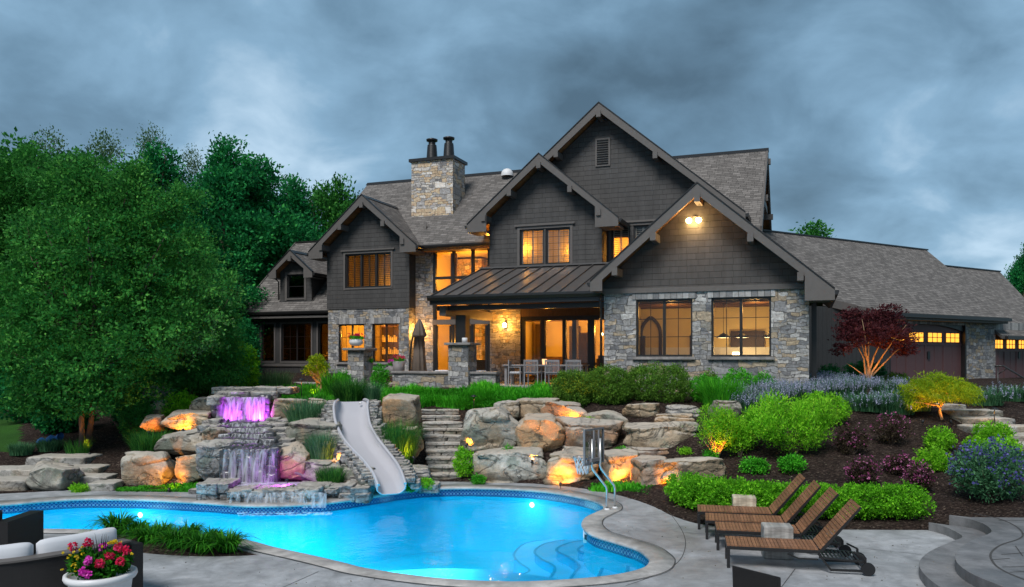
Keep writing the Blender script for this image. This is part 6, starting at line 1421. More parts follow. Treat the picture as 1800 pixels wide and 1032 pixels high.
pot_at(701, VT+1.2, 660, 635, 22, 'tub_planter', 'round grey tub with red flowers left of the umbrella', tub, 'potg', 'mag', 12)
pot_at(626, VT+.35, 608, 596, 25, 'flower_bowl', 'white bowl with pink flowers on top of left stone pier', bowl, 'pot', 'mag', 13, lz=.06)
pot_at(690, VT+1.3, 660, 643, 16, 'small_planter', 'small grey planter left of the round tub', tub, 'potg', 'mag2', 14)
x, y = at_h(817, VT+.1); m = MB(); m.lathe([(.001, 0), (.10, 0), (.10, .16), (.085, .17), (.085, .02), (.001, .02)], 16); o = m.build('candle_jar', MT['white'], uv=False, loc=(x, y, zc(607, 805, VT)+.095)); tag(o, 'small white candle jar on cap of the tall stone pier', 'candle')
# umbrella closed
x, y = at_h(737, VT+2.0); t = thing('patio_umbrella', 'closed brown patio umbrella with curved black side arm', 'umbrella', (x, y, 2.06))
m = MB(); prof = [(.02, 2.5), (.12, 2.3), (.25, 1.88), (.22, 1.80), (.17, 1.83), (.20, 1.2), (.27, .32), (.24, .30), (.02, .34)]; n = 32; P_ = []
for r, z in prof:
    for j in range(n): a = 2*math.pi*j/n; rr_ = r*(1+.16*math.cos(8*a)); P_.append((rr_*math.cos(a), rr_*math.sin(a), z))
m.smooth = True; m.grid(P_, n, len(prof), True); m.build('canopy', MT['canvas'], t, uv=False)
m = MB(); m.tube([(0, 0, 0), (0, 0, 2.5)], .025, 8); m.build('pole', MT['dark'], t, uv=False); m = MB(); m.tube([(-.02, 0, 2.45), (-.12, 0, 2.2), (-.28, 0, 1.7), (-.36, 0, 1.1), (-.38, 0, .1)], .035, 8); m.box(-.6, .1, -.2, .2, 0, .1); m.build('side_arm', MT['dark'], t, uv=False)
# white bench cushions on the wall
for px0, px1, l in ((764, 789, 'white seat pad on terrace wall left of the tall pier'), (823, 848, 'white seat pad on terrace wall right of the tall pier')):
    x, y = at_h(px0, VT+.55); w = (px1-px0)/F*y; m = MB(); m.box(0, w, 0, .5, 0, .10); o = m.build('seat_pad', MT['cushion'], uv=False, loc=(x, y, zc(657, 740, VT)+.02), bevel=.03); o.rotation_euler[2] = -TH; tag(o, l, 'cushion', 'bench seat pads')
    m = MB(); m.box(-.1, w+.15, -.02, .55, -.65, -.002); o2 = m.build('patio_bench', MT['grey'], uv=False, loc=(x, y, zc(657, 740, VT)+.02)); o2.rotation_euler[2] = -TH; tag(o2, l.replace('white seat pad', 'grey bench base under the white pad').replace(' on terrace wall', ' behind terrace wall'), 'bench', 'patio benches')
# dining set
x, y = at_h(970, 27.9); tb = thing('dining_table', 'long grey outdoor dining table under the porch roof', 'table', (x, y, 2.06), -TH)
m = MB(); m.box(-1.75, 1.3, -.5, .5, .70, .75); m.build('tabletop', MT['grey'], tb, uv=False)
for a in (-1.7, 1.17):
    for b in (-.42, .32): m = MB(); m.box(a, a+.09, b, b+.09, 0, .699); m.build('leg', MT['grey'], tb, uv=False)
def make_chair():
    t = thing('patio_chair', 'x', 'chair', (0, 0, 0), 0, 'grey slatted patio chairs'); m = MB()
    for i in range(9): a = -.2+i*.048; m.box(a, a+.022, -.245, -.225, .5, .86)
    m.box(-.24, .24, -.25, -.22, .86, .93); m.box(-.24, .24, -.25, -.22, .46, .5); m.build('backrest', MT['grey'], t, uv=False)
    m = MB(); m.box(-.24, .24, -.215, .22, .41, .44); m.build('seat', MT['grey'], t, uv=False); m = MB(); m.box(-.22, .22, -.2, .2, .442, .49); m.build('seat_pad', MT['cushion'], t, uv=False, bevel=.02)
    for a in (-.27, .23):
        for b in (-.25, .18): m = MB(); m.box(a, a+.04, b, b+.04, 0, .93 if b < 0 else .64); m.build('leg', MT['grey'], t, uv=False)
        m = MB(); m.box(a-.005, a+.045, -.205, .23, .642, .67); m.build('armrest', MT['grey'], t, uv=False)
    return t
pc = make_chair()
for i, (px, v, rz, l) in enumerate([(937, 26.95, 0, 'grey slatted patio chair seen from behind, left of pair facing the pool'), (974, 26.95, 0, 'grey slatted patio chair seen from behind, right of pair near the boxwood'), (907, 27.5, -80, 'grey patio chair at left head of the dining table'), (955, 28.9, 180, 'grey patio chair on far side of table, left one'), (1000, 28.9, 180, 'grey patio chair on far side of table, right one'), (1010, 26.95, 5, 'grey patio chair half hidden by the left boxwood')]):
    o = pc if i == 0 else copy_tree(pc, (0, 0, 0)); x, y = at_h(px, v); o.location = (x, y, 2.06); o.rotation_euler = (0, 0, -TH+R(rz)); o['label'] = l
x, y = at_h(957, 27.9); m = MB(); m.lathe([(.001, 0), (.07, 0), (.09, .2), (.001, .2)], 14); o = m.build('lantern', m_emit('candle_glow', (1, .45, .2), 1.2), uv=False, loc=(x, y, 2.812)); tag(o, 'small glowing pink lantern on the dining table', 'lantern')
# interior hanging lamps
def pendant(u, v, z, r, label, pw=8):
    x, y = h2w(u, v); t = thing('pendant_lamp', label, 'ceiling lamp', (x, y, z)); m = MB(); m.lathe([(.02, .16), (.05, .14), (r*.5, .1), (r, 0), (r-.01, -.01), (.02, .1)], 20); m.build('shade', MT['dark'], t, uv=False)
    m = MB(); m.tube([(0, 0, .16), (0, 0, 5.1-z)], .008, 5); m.build('cord', MT['black'], t, uv=False); m = MB(); m.lathe([(.001, -.005), (r*.75, -.008), (r*.75, .02), (.001, .02)], 14); m.build('bulb', MT['softbulb'], t, uv=False)
MT['softbulb'] = m_emit('soft_bulb', (1, .68, .3), 5)
for u, l in ((-2.75, 'pendant lamp at the left of right sunroom window'), (-2.15, 'pendant lamp in middle of the right sunroom window'), (-1.25, 'pendant lamp at right side of right sunroom window')): pendant(u, 27.9, 3.75, .24, l)
pendant(-7.5, 33.0, 3.8, .25, 'pendant lamp behind the rightmost patio door pane')
x, y = h2w(-8.0, 33.4); t = thing('chandelier', 'ring chandelier with candle bulbs inside the patio doors', 'chandelier', (x, y, 4.0)); m = MB(); m.tube([(.4*math.cos(a), .4*math.sin(a), 0) for a in np.linspace(0, 2*math.pi, 25)], .012, 6); m.tube([(0, 0, 0), (0, 0, .95)], .01, 5); m.build('ring', MT['dark'], t, uv=False)
for i in range(7): a = 2*math.pi*i/7; m = MB(); m.lathe([(.001, 0), (.03, .0), (.035, .05), (.001, .1)], 8, (.4*math.cos(a), .4*math.sin(a), .02)); m.build('bulb', MT['bulb'], t, uv=False)
x, y = h2w(-2.5, 29.8); t = thing('table_lamp', 'small glowing table lamp inside the right sunroom window', 'lamp', (x, y, 2.85)); m = MB(); m.lathe([(.001, 0), (.08, 0), (.03, .1), (.02, .25)], 12); m.build('base', MT['dark'], t, uv=False); m = MB(); m.lathe([(.16, .2), (.11, .42), (.10, .42), (.15, .2)], 16); m.build('lamp_shade', MT['softbulb'], t, uv=False)
x, y = h2w(-2.1, 29.8); t = thing('console_table', 'dark console table inside the right sunroom window', 'table', (x, y, 2.05), -TH); m = MB(); m.box(-.8, .9, -.2, .2, .72, .8); m.build('tabletop', MT['indark'], t, uv=False)
for a in (-.78, .82): m = MB(); m.box(a, a+.06, -.18, .18, 0, .719); m.build('leg', MT['indark'], t, uv=False)
# path lights and handrail
def pathlight(px, py, Y, l):
    p = drop(px, py) if Y is None else Vector((X(px, Y), Y, Zp(py, Y))); t = thing('path_light', l, 'path light', p, 0, 'black mushroom path lights'); m = MB(); m.tube([(0, 0, -.05), (0, 0, .42)], .012, 8); m.build('stem', MT['black'], t, uv=False); m = MB(); m.lathe([(.001, .47), (.03, .46), (.10, .42), (.10, .41), (.02, .42)], 16); m.build('lamp_shade', MT['black'], t, uv=False)
    light('lamp_light', 'POINT', (0, 0, .36), 3, WARM, .03, t)
pathlight(530, 694, 22.3, 'path light standing on the rock right of purple waterfall'); pathlight(833, 722, 23.2, 'path light at top of the stone stairs'); pathlight(1748, 748, 20.5, 'path light beside the pale stone steps at far right')
q0 = drop(1754, 712); Yh = q0.y; a = at(1754, 712, Yh); t = thing('handrail', 'dark metal handrail beside pale stone steps at the right edge', 'handrail', a); m = MB(); q = at(1754, 643, Yh)-a; m.tube([(0, 0, -.3), q], .022, 8); m.tube([q+Vector((-.08, 0, -.02)), q, q+Vector((.12, -.05, 0)), at(1812, 672, Yh-1.5)-a, at(1860, 700, Yh-2.4)-a], .024, 8); m.tube([q+Vector((0, 0, -.25)), q+Vector((.2, -.1, -.08))], .015, 6); m.build('rail', MT['dark'], t, uv=False)
# blue cover in the garden
p = at(87, 782, 22.0); m = MB(); m.smooth = True; pts = []
for i in range(12):
    for j in range(8): a = 2*math.pi*j/8; r = .09+.05*math.sin(i*1.3); pts.append((-.30+i*.055, math.cos(a)*r*1.3, i*.014+math.sin(a)*r*.8+.08))
m.grid(pts, 8, 12, True); o = m.build('folded_tarp', MT['blue'], uv=False, loc=p); tag(o, 'bright blue rolled tarp lying under the left tree', 'tarp')
# ================================================================ PLANTS
def spot_on(x0, y0, x1, y1, Y=None):
    """ground point under a plant and its half width and height in metres"""
    cx = (x0+x1)/2
    if Y is None: p = drop(cx, y1)
    else: p = Vector((X(cx, Y), Y, hz(X(cx, Y), Y)))
    zt = H-(y0-VPY)/F*p.y
    return p, (x1-x0)/2/F*p.y, max(.08, zt-p.z)
def mound(name, label, cat_, bx, seed, mat, size=.05, nc=None, per=16, cr=.09, Y=None, flow=None, group=None, lobes=None, stem=True, dy=.9, asp=.6, inner=.6, base=.1, up=.25, push=.5, rnd=.7):
    p, r, h = spot_on(*bx, Y); ry = min(r*dy, 1.2*h+.3)
    lb = lobes(r, ry, h) if lobes else [(0, 0, h*(.5+base/2), r, ry, h*(.5-base/2)), (-r*.35, 0, h*.42, r*.62, ry*.9, h*.38), (r*.38, 0, h*.45, r*.6, ry*.9, h*.40)]
    area = r*ry+r*h*2; nc = nc or int(70+260*area)
    return bush(name, label, cat_, (p.x, p.y+ry*push, p.z), seed, lb, min(nc, 1100), per, cr, size, LF[mat], group, stem, inner, flow, asp, rnd=rnd, up=up)
sq = lambda r, ry, h: [(0, 0, h*.5, r*.95, ry, h*.5), (-r*.5, 0, h*.48, r*.5, ry*.9, h*.46), (r*.5, 0, h*.48, r*.5, ry*.9, h*.47), (0, 0, h*.3, r*.95, ry, h*.3)]
for i, (bx, l) in enumerate([((973,652,1037,714), 'leftmost of three big rounded boxwoods above boulder wall'), ((1030,645,1112,713), 'middle one of the three big rounded boxwoods'), ((1106,639,1217,713), 'largest and rightmost of three big rounded boxwoods')]):
    mound('boxwood', l, 'shrub', bx, 20+i, 'box', .045, nc=1000, per=24, cr=.11, Y=22.7+i*.15, lobes=sq, group='rounded boxwoods', inner=.8, base=0)
G3 = 'shrubs in the mulch bed'
for bx, nm, l, cat_, mat, Y, kw in [
 ((1214,657,1274,702), 'low_hedge', 'bright topped square hedge between large boxwood and sunroom shrubs', 'hedge', 'green', 23.3, dict(lobes=sq)),
 ((1274,645,1326,680), 'shrub', 'round fresh green shrub directly under the right sunroom window', 'shrub', 'green', 23.9, {}),
 ((1325,655,1362,668), 'shrub', 'small low green shrub at sunroom wall foot', 'shrub', 'green', 24.0, {}),
 ((1236,650,1262,664), 'shrub', 'small dark green shrub under gap between the sunroom windows', 'shrub', 'box', 23.9, {}),
 ((1590,757,1591,758), None, '', '', '', None, {}),
 ((1633,753,1683,797), 'spirea', 'lime green mounded shrub, upper of the two beside blue flowers', 'shrub', 'lime', None, {}),
 ((1618,789,1677,834), 'spirea', 'lime green mounded shrub, lower of the two beside blue flowers', 'shrub', 'lime', None, {}),
 ((1722,742,1784,790), 'shrub', 'bronze green shrub above blue flowers near pale steps', 'shrub', 'willow', None, {}),
 ((1305,808,1352,836), 'perennial', 'small dark leafed plant in mulch below the amber lit shrub', 'plant', 'green', None, {}),
 ((1375,802,1415,833), 'perennial', 'small dark leafed plant in mulch, right one above hedge', 'plant', 'green', None, {}),
 ((1490,635,1562,690), 'shrub', 'dark round shrub behind the red maple trunks', 'shrub', 'forest', 31.5, {}),
 ((1442,640,1482,690), 'shrub', 'dark shrub at corner between sunroom and garage wall', 'shrub', 'forest', 30.5, {}),
 ((1562,655,1600,690), 'shrub', 'low dark shrub in front of the brown garage door', 'shrub', 'box', 30.5, {}),
 ((588,652,616,684), 'shrub', 'dark shrub left of the flower bowl pier', 'shrub', 'green', 26.0, {}),
 ((652,640,682,676), 'shrub', 'glossy green shrub right of tall grey planter', 'shrub', 'green', 26.6, {}),
 ((375,600,448,690), 'shrub', 'yellow green shrub at left corner of the house', 'shrub', 'willow', 27.5, dict(per=22, size=.08)),
 ((268,688,345,730), 'shrub', 'yellow green low shrub above the orange slab boulder', 'shrub', 'willow', 22.6, {}),
 ((205,700,262,745), 'shrub', 'bushy green plant with amber tips left of orange rocks', 'shrub', 'birch', 22.0, {}),
 ((798,786,832,822), 'creeping_plant', 'lime green creeping plant beside lower stone stairs', 'plant', 'lime', 19.8, dict(stem=False)),
 ((1410,690,1500,760), 'willow_shrub', 'fresh green shrub behind the big bright shrub', 'shrub', 'willow', 20.8, {}),
 ]:
    if nm: mound(nm, l, cat_, bx, hash_ if False else int(bx[0]), mat, kw.pop('size', .05), Y=Y, group=None, **kw)
# big bright shrubs on the slope and the amber lit one
_ru = random.Random(5)
up_l = lambda r, ry, h: [(_ru.uniform(-.85, .85)*r, _ru.uniform(-.6, .6)*ry, h*_ru.uniform(.42, .78), r*.2, ry*.3, h*_ru.uniform(.16, .24)) for _ in range(13)]+[(0, 0, h*.4, r*.8, ry*.6, h*.3)] or [(0, 0, h*.62, r*.7, ry*.8, h*.38), (-r*.55, 0, h*.5, r*.42, ry*.7, h*.34), (r*.55, .1, h*.52, r*.45, ry*.7, h*.36), (-r*.2, -.1, h*.34, r*.6, ry*.6, h*.26), (r*.3, -.1, h*.3, r*.5, ry*.6, h*.24)]
mound('willow_shrub', 'largest bright green feathery shrub in centre of the mulch slope', 'shrub', (1325,688,1480,806), 61, 'willow', .075, nc=620, per=22, cr=.15, lobes=up_l, inner=.5, asp=.32, up=1.0, push=.3)
mound('willow_shrub', 'bright green feathery shrub left of the largest one', 'shrub', (1262,706,1345,806), 62, 'willow', .07, nc=520, per=18, cr=.13, lobes=up_l, inner=.35, asp=.32, up=.9, push=.3)
mound('willow_shrub', 'feathery shrub with bare stems lit amber from below', 'shrub', (1226,714,1298,806), 63, 'lime', .06, nc=300, per=16, cr=.13, Y=18.9, lobes=lambda r, ry, h: [(0, 0, h*.72, r, ry, h*.28), (-r*.3, 0, h*.5, r*.6, ry*.6, h*.22), (r*.3, 0, h*.48, r*.6, ry*.6, h*.22)], inner=.3, asp=.32, up=.9, push=.2)
p = drop(1262, 806); p = Vector((X(1262, 18.9), 19.0, hz(X(1262, 18.9), 19.0)))
t = thing('twiggy_shrub', 'spray of bare stems glowing amber at base of feathery shrub', 'shrub', p); m = MB(); r_ = random.Random(4)
for i in range(22): a = r_.uniform(0, 6.3); rr2 = r_.uniform(.1, .42); hh = r_.uniform(.5, .85); m.tube([(0, 0, -.03), (math.cos(a)*rr2*.25, math.sin(a)*rr2*.25, hh*.35), (math.cos(a)*rr2*.7, math.sin(a)*rr2*.7, hh*.7), (math.cos(a)*rr2, math.sin(a)*rr2, hh)], [.014, .011, .008, .003], 5)
m.build('stem', MT['limb'], t, uv=False)
amb(1262, 812, 18.55, 'spotlight at base of the amber twiggy shrub', 60, 1262, 770, 18.95, 80)
# purple weigelas
for i, (bx, l) in enumerate([((1476,748,1530,803), 'purple leafed shrub with pink flowers touching the largest bright shrub'), ((1543,727,1604,785), 'roundest purple shrub, below the yellow laceleaf maple'), ((1498,808,1547,858), 'pink flowered shrub, lowest left of the purple group'), ((1560,802,1606,838), 'pink flowered shrub with loose upper sprays, middle of purple group'), ((1598,816,1640,868), 'pink flowered shrub at lower right of the purple group')]):
    mound('weigela', l, 'shrub', bx, 80+i, 'purp', .045, nc=210, per=14, cr=.08, flow=(LF['pink'], 60 if i < 2 else 130, .042, 4), group='purple pink weigelas', inner=.35)
# blue baptisia
mound('baptisia', 'large blue green plant with blue flower spikes at right edge', 'plant', (1688,778,1812,886), 95, 'blue', .07, nc=620, per=14, cr=.11, flow=(LF['bapt'], 260, .05, 7), inner=.25, Y=None, asp=.4, up=.6, push=.25)
mound('perennial', 'lime leafed plant at upper left side of blue flower spikes', 'plant', (1700,770,1735,800), 96, 'lime', .06)
mound('perennial', 'yellow green leaves at top right behind blue flower spikes', 'plant', (1735,774,1800,806), 97, 'willow', .06)
# lavender and catmint
rg = random.Random(2); lavs = [(1322,716),(1352,704),(1380,700),(1408,697),(1436,693),(1466,690),(1495,688),(1340,690),(1372,684),(1400,681),(1432,678),(1462,676),(1492,682),(1560,690),(1322,694)]
lab = ['beside ornamental grass','next in the front row','below sunroom corner stones','front row, third from left','front row centre','front row, below garage corner','front row under the red maple','behind near the ornamental grass','back row against the sunroom wall','back row at sunroom corner','back row, past the sunroom corner','back row before the dark wall','back row left of maple trunks','right of the maple trunks','near the small wall shrub']
for i, ((px, py), l) in enumerate(zip(lavs, lab)):
    p = drop(px, py+8); grass('lavender', 'lavender clump '+l, 'lavender', p, 200+i, 420, .42, .62, .016, LF['blue'], .7, flow=(LF['lav'], .6, .026, 2, .16), group='lavender along the sunroom', droop=.3)
lab = ['left of yellow laceleaf maple', 'below the lavender, left end', 'below the lavender, centre', 'touching the yellow laceleaf maple', 'above the roundest purple shrub', 'right of stone garage pillar foot', 'beside handrail post']
for i, ((px, py), l) in enumerate(zip([(1580,716),(1515,722),(1545,724),(1600,722),(1572,728),(1728,712),(1775,705)], lab)):
    p = drop(px, py); grass('catmint', 'blue green feathery clump '+l, 'plant', p, 230+i, 520, .5, .55, .018, LF['blue'], .8, flow=(LF['lav'], .12, .03, 2, .1), group='blue green catmint clumps', droop=.4)
# grasses
for bx, n, w, mat, l, Y, lean in [
 ((1222,668,1322,716), 1500, .016, 'green', 'wide fountain of green ornamental grass below sunroom windows', 22.2, .9),
 ((575,668,650,716), 1100, .02, 'grass', 'tall green grass clump above left side of slide top', 22.8, .9),
 ((560,655,605,700), 500, .02, 'green', 'green grass at foot of the left pier', 24.5, .8),
 ((640,676,668,704), 420, .016, 'blue', 'blue green grass tuft directly above the slide', 22.8, .6),
 ((488,706,580,742), 1100, .016, 'blue', 'blue green grass clump under the amber rock', 20.6, .8),
 ((522,768,602,818), 1100, .015, 'blue', 'lavender like grass left of the slide with yellow light', 18.9, .6),
 ((664,750,736,818), 1300, .016, 'grass', 'tall dark grass between slide and stone stairs', 19.6, .6),
 ((542,826,614,856), 800, .015, 'grass', 'short dark green grass tuft between rocks left of slide', 17.9, .7),
 ((213,762,296,803), 900, .016, 'grass', 'dark grass behind the left amber boulders', 20.2, .7),
 ((100,774,160,812), 200, .014, 'grass', 'thin dark grass by the left tree trunks', 21.0, .7),
 ((0,780,60,830), 700, .014, 'blue', 'dull grey green grass above left stone steps', 21.2, .8),
 ((50,772,110,806), 500, .014, 'blue', 'dull grey green grass beside the blue tarp', 21.6, .8),
 ((440,655,520,692), 700, .016, 'olive', 'pale seed headed grass in front of the left wing', 27.0, .6),
 ((372,760,376,764), 40, .012, 'grass', 'few blades of grass at the cascade left bank', 19.7, .6),
 ((1360,640,1361,641), 0, 0, '', '', 0, 0)]:
    if not n: continue
    p, r, h = spot_on(*bx, Y); grass('ornamental_grass', l, 'grass clump', (p.x, p.y+r*.4, p.z), int(bx[0])+3, n, r*.6, h*1.12, w, LF[mat], .55*lean, droop=.5)
# daylilies in the deck bed
for i, (px, py, s_, l) in enumerate([(205,940,1.1,'tallest daylily clump behind the sofa arm'), (262,958,.9,'daylily clump right of sofa cushion end'), (310,966,1.0,'middle daylily clump in the deck bed'), (352,972,.9,'daylily clump at front edge of the deck bed'), (400,972,.95,'rightmost daylily clump by the bare mulch tip'), (335,950,.8,'daylily clump at back of bed by coping'), (240,945,.8,'small daylily clump between tallest clump and the middle'), (375,958,.7,'small daylily clump near the pool coping'), (285,948,.75,'small daylily clump at back by pool coping')]):
    q = gp(px, py); grass('daylily', l, 'daylily', (q.x, q.y, .03), 300+i, 230, .14*s_, .46*s_, .024, LF['daisy'], .95, group='daylilies in the deck bed', droop=.75)
# low clipped hedge
def along(pts, r, h, n_, seed, name, label, mat, size, per=20, cr=.08):
    P = cat([Vector((*p, 0)) for p in pts], 6, False); L_ = []
    for p in P: z = hz(*p); L_.append((p[0], p[1], z+h*.48, r*1.05, r, h*.5))
    o = np.array(L_[len(L_)//2][:3]); o[2] = hz(o[0], o[1]); L2 = [(a-o[0], b-o[1], c-o[2], d, e_, f_) for a, b, c, d, e_, f_ in L_]
    return bush(name, label, 'hedge', tuple(o), seed, L2, n_, per, cr, size, LF[mat], None, True, .8, None, .6)
g2 = lambda px, Y: (X(px, Y), Y)
along([g2(1205, 16.4), g2(1230, 15.9), g2(1270, 15.6), g2(1310, 15.35), g2(1360, 15.2), g2(1395, 15.1), g2(1440, 15.0), g2(1500, 14.95), g2(1560, 14.9), g2(1598, 14.85)], .42, .60, 2400, 91, 'clipped_hedge', 'long low bright green clipped hedge behind the sun loungers', 'hedge', .045, 24, .085)
# ground cover
def cover(name, label, poly, n, h, w, mat, seed, lean=.6, extra=None):
    P = np.array([tuple(p)[:2] for p in poly]); lo, hi = P.min(0), P.max(0); rg = np.random.default_rng(seed); xy = rg.uniform(lo, hi, (n*4, 2)); k = inpoly(xy[:, 0], xy[:, 1], P); xy = xy[k][:n]; c = np.c_[xy, hgt(xy[:, 0], xy[:, 1])]
    gs = []; K = 60; ctr = c[rg.choice(len(c), min(len(c), max(8, n//K)), False)]
    g0, _ = blades_geo(seed, len(c), .001, h, w, lean); V = g0[0].reshape(len(c), -1, 3)+c[:, None, :]
    hv_ = .65+.6*(fbm(np.c_[xy*1.1, xy[:, :1]*0], 3, seed)+.5); V[:, :, 2] = c[:, None, 2]+(V[:, :, 2]-c[:, None, 2])*hv_[:, None]
    A = np.clip(g0[2]*.5+.5*np.repeat(np.clip(hv_-.5, 0, 1), 10), 0, 1)
    o = np_mesh(name, V.reshape(-1, 3), g0[1], LF[mat], var=A); o['kind'] = 'stuff'; o['label'] = label; return o
def hp_(px, v): x, y = at_h(px, v); return (x, y)
cover('ground_cover', 'bright green low ground cover below the terrace wall', [g2(668,23.4), g2(735,23.6), g2(760,23.9), g2(905,22.9), g2(978,23.2), g2(985,25.2), g2(860,25.9), g2(740,25.6), g2(672,25.6)], 15000, .34, .03, 'green', 501, .7)
cover('ground_cover', 'green ground cover at foot of left amber boulders', [g2(205,18.3), g2(350,18.2), g2(350,18.6), g2(300,18.8), g2(205,18.7)], 2200, .13, .03, 'green', 502)
cover('ground_cover', 'green ground cover at the boulder wall foot', [g2(1035,18.35), g2(1100,18.0), g2(1140,17.4), g2(1150,18.0), g2(1040,18.9)], 900, .12, .03, 'green', 503)
cover('ground_cover', 'green ground cover around the house left bed', [g2(500,24), g2(570,24), g2(640,24.5), g2(640,26), g2(540,29), g2(440,29)], 5000, .3, .03, 'green', 504)
for i, (bx, Y, l) in enumerate([((122,853,150,869), 18.2, 'small green tuft between large grey boulder and left steps'), ((885,783,905,792), 20.3, 'tiny fern between grey boulders'), ((1082,785,1106,797), 20.0, 'tiny fern right of rust boulder'), ((1020,733,1046,745), 21.2, 'lime tuft above rust boulder'), ((1160,735,1200,750), 21.4, 'creeping green plant above flat boulder'), ((715,840,730,851), 18.4, 'tiny green tuft by slide mouth'), ((738,842,762,852), 18.6, 'tiny fern at lower left of the stairs'), ((690,812,704,824), 19.0, 'tiny tuft below tall dark grass'), ((830,835,852,846), 19.3, 'tiny fern at right foot of stairs'), ((1195,790,1215,800), 19.6, 'tiny blue green tuft on flat boulder right end'), ((1240,790,1262,806), 18.9, 'low lime tuft left of amber stems')]):
    mound('small_fern', l, 'fern', bx, 600+i, 'green' if i % 3 else 'lime', .04, nc=90, per=14, cr=.08, Y=Y, stem=False)
# ---- small trees
p = Vector((X(1527, 30.0), 30.0, hz(X(1527, 30), 30))); k = 30/F
def px_l(cx, cy, w, h, Y, base, dy=0, d=None): return (X(cx, Y)-base.x, dy, Zp(cy, Y)-base.z, w/F*Y, (d or w*.8)/F*Y, h/F*Y)
lob = [px_l(a, b, w, h, 30, p, dy) for a, b, w, h, dy in [(1545,560,34,18,0), (1580,575,26,20,.3), (1500,580,30,18,.2), (1485,600,22,18,-.3), (1520,590,34,20,-.5), (1555,592,34,20,-.3), (1588,600,22,22,0), (1505,555,24,14,.4), (1570,548,24,12,.2), (1475,615,14,10,0), (1595,620,16,9,0), (1540,575,40,20,.6)]]
t = make_tree('japanese_maple', 'red Japanese maple with branching trunks lit amber in front of garage', 'tree', p, 71, lob, 760, 18, .24, .10, LF['red'], MT['limb'], .2, .05, 1, 1, asp=.5, inner=.4, flat=.35, up=.1)
m = MB(); rr3 = random.Random(8)
for tip in [(1488,585),(1505,562),(1530,560),(1552,575),(1580,572),(1592,602)]:
    tp = Vector(px_l(tip[0], tip[1], 1, 1, 30, p)[:3])+Vector((0, rr3.uniform(-.6, .6), 0)); m.tube([(rr3.uniform(-.08, .08), 0, -.05), (tp.x*.10+rr3.uniform(-.07, .07), tp.y*.1, tp.z*.22), (tp.x*.32+rr3.uniform(-.08, .08), tp.y*.4, tp.z*.5), (tp.x*.68, tp.y*.8, tp.z*.78), tp], [.055, .042, .03, .018, .006], 8)
m.tube([(-.1, 0, .3), (-.45, -.1, .55), (-.85, -.1, .82)], [.04, .02, .005], 6); m.build('branch', MT['limb'], t, uv=False)
amb(1500, 686, 28.9, 'spotlight left of red maple trunks', 200, 1530, 600, 30.1, 80); amb(1556, 686, 29.0, 'spotlight right of red maple trunks', 220, 1555, 600, 30.0, 80)
p = drop(1652, 738); Yg = p.y
lob = [px_l(a, b, w, h, Yg, p, dy) for a, b, w, h, dy in [(1640,672,34,18,0), (1612,685,26,18,.1), (1665,680,34,16,-.1), (1695,685,26,14,.1), (1650,690,46,16,-.3), (1605,705,16,14,0), (1708,698,16,12,0), (1630,700,26,14,.3)]]
make_tree('laceleaf_maple', 'golden green weeping laceleaf maple glowing in evening lamp light', 'tree', p, 72, lob, 620, 22, .16, .085, LF['gold'], MT['limb'], .35, .04, 1, 7, asp=.22, inner=.5, droop=.8, flat=.5)
amb(1672, 744, Yg-.5, 'spotlight right of laceleaf maple trunk', 70, 1660, 690, Yg, 110); amb(1622, 742, Yg-.6, 'spotlight left of laceleaf maple trunk', 45, 1630, 690, Yg, 100)
Yt = 26.2; p = Vector((X(562, Yt), Yt, hz(X(562, Yt), Yt)))
lob = [px_l(a, b, w, h, Yt, p, 0) for a, b, w, h in [(557,643,17,14), (545,652,12,9), (568,650,11,12), (556,632,12,8)]]
make_tree('small_ornamental_tree', 'small round headed tree lit yellow from below beside left wing', 'tree', p, 73, lob, 150, 20, .12, .06, LF['gold'], MT['limb'], .35, .04, 3, 5, spreadr=.05)
amb(548, 700, Yt-.7, 'spotlight at foot of small round headed tree', 42, 558, 660, Yt, 90)
amb(598, 812, 18.6, 'yellow spotlight in the grass left of slide', 22, 590, 795, 18.9, 120); amb(728, 806, 19.2, 'yellow spotlight in tall grass left of the stairs', 34, 712, 780, 19.6, 110)
# ---- big trees on the left
p = drop(146, 792)
Y0 = p.y
lob = [px_l(a, b, w, h, Y0, p, dy, w) for a, b, w, h, dy in [(150,560,130,70,0), (60,520,110,80,.5), (250,520,110,80,.4), (160,440,130,80,.3), (90,400,100,70,1), (220,400,100,70,.6), (160,330,90,60,.8), (280,600,90,50,-.4), (70,620,100,50,-.5), (330,570,70,50,.2), (190,640,90,40,-.8), (60,300,70,45,1.5), (130,680,80,34,-.6), (190,700,60,28,-.9), (90,700,60,30,-.3), (240,690,50,30,.3), (110,285,38,26,.9), (205,290,34,24,.9), (300,350,46,34,.5), (345,430,40,34,.3), (390,500,34,28,.2)]]
make_tree('multi_stem_tree', 'large leafy multi stemmed tree at left with amber lit trunks', 'tree', p, 74, lob, 3000, 30, .30, .105, LF['tree'], MT['bark'], 1.6, .075, 3, 9, inner=.35, spreadr=.16)
amb(158, 800, Y0-.9, 'spotlight under the left tree trunks', 90, 150, 720, Y0, 60)
Y1 = 25.0; x1 = X(355, Y1); p = Vector((x1, Y1, hz(x1, Y1)))
lob = [px_l(a, b, w, h, Y1, p, dy, w) for a, b, w, h, dy in [(350,600,62,60,0), (395,600,34,45,0), (330,520,60,50,.3), (380,540,38,35,.3), (320,450,50,45,.5), (370,660,60,26,-.3), (300,650,50,35,0), (400,650,30,28,0)]]
make_tree('willow_tree', 'soft pale green tree leaning toward the left house wing', 'tree', p, 75, lob, 1400, 30, .26, .10, LF['birch'], MT['bark'], 1.2, .09, 2, 8, asp=.35, droop=.5, inner=.35)
Y2 = 29.0; x2 = X(20, Y2); p = Vector((x2, Y2, hz(x2, Y2)))
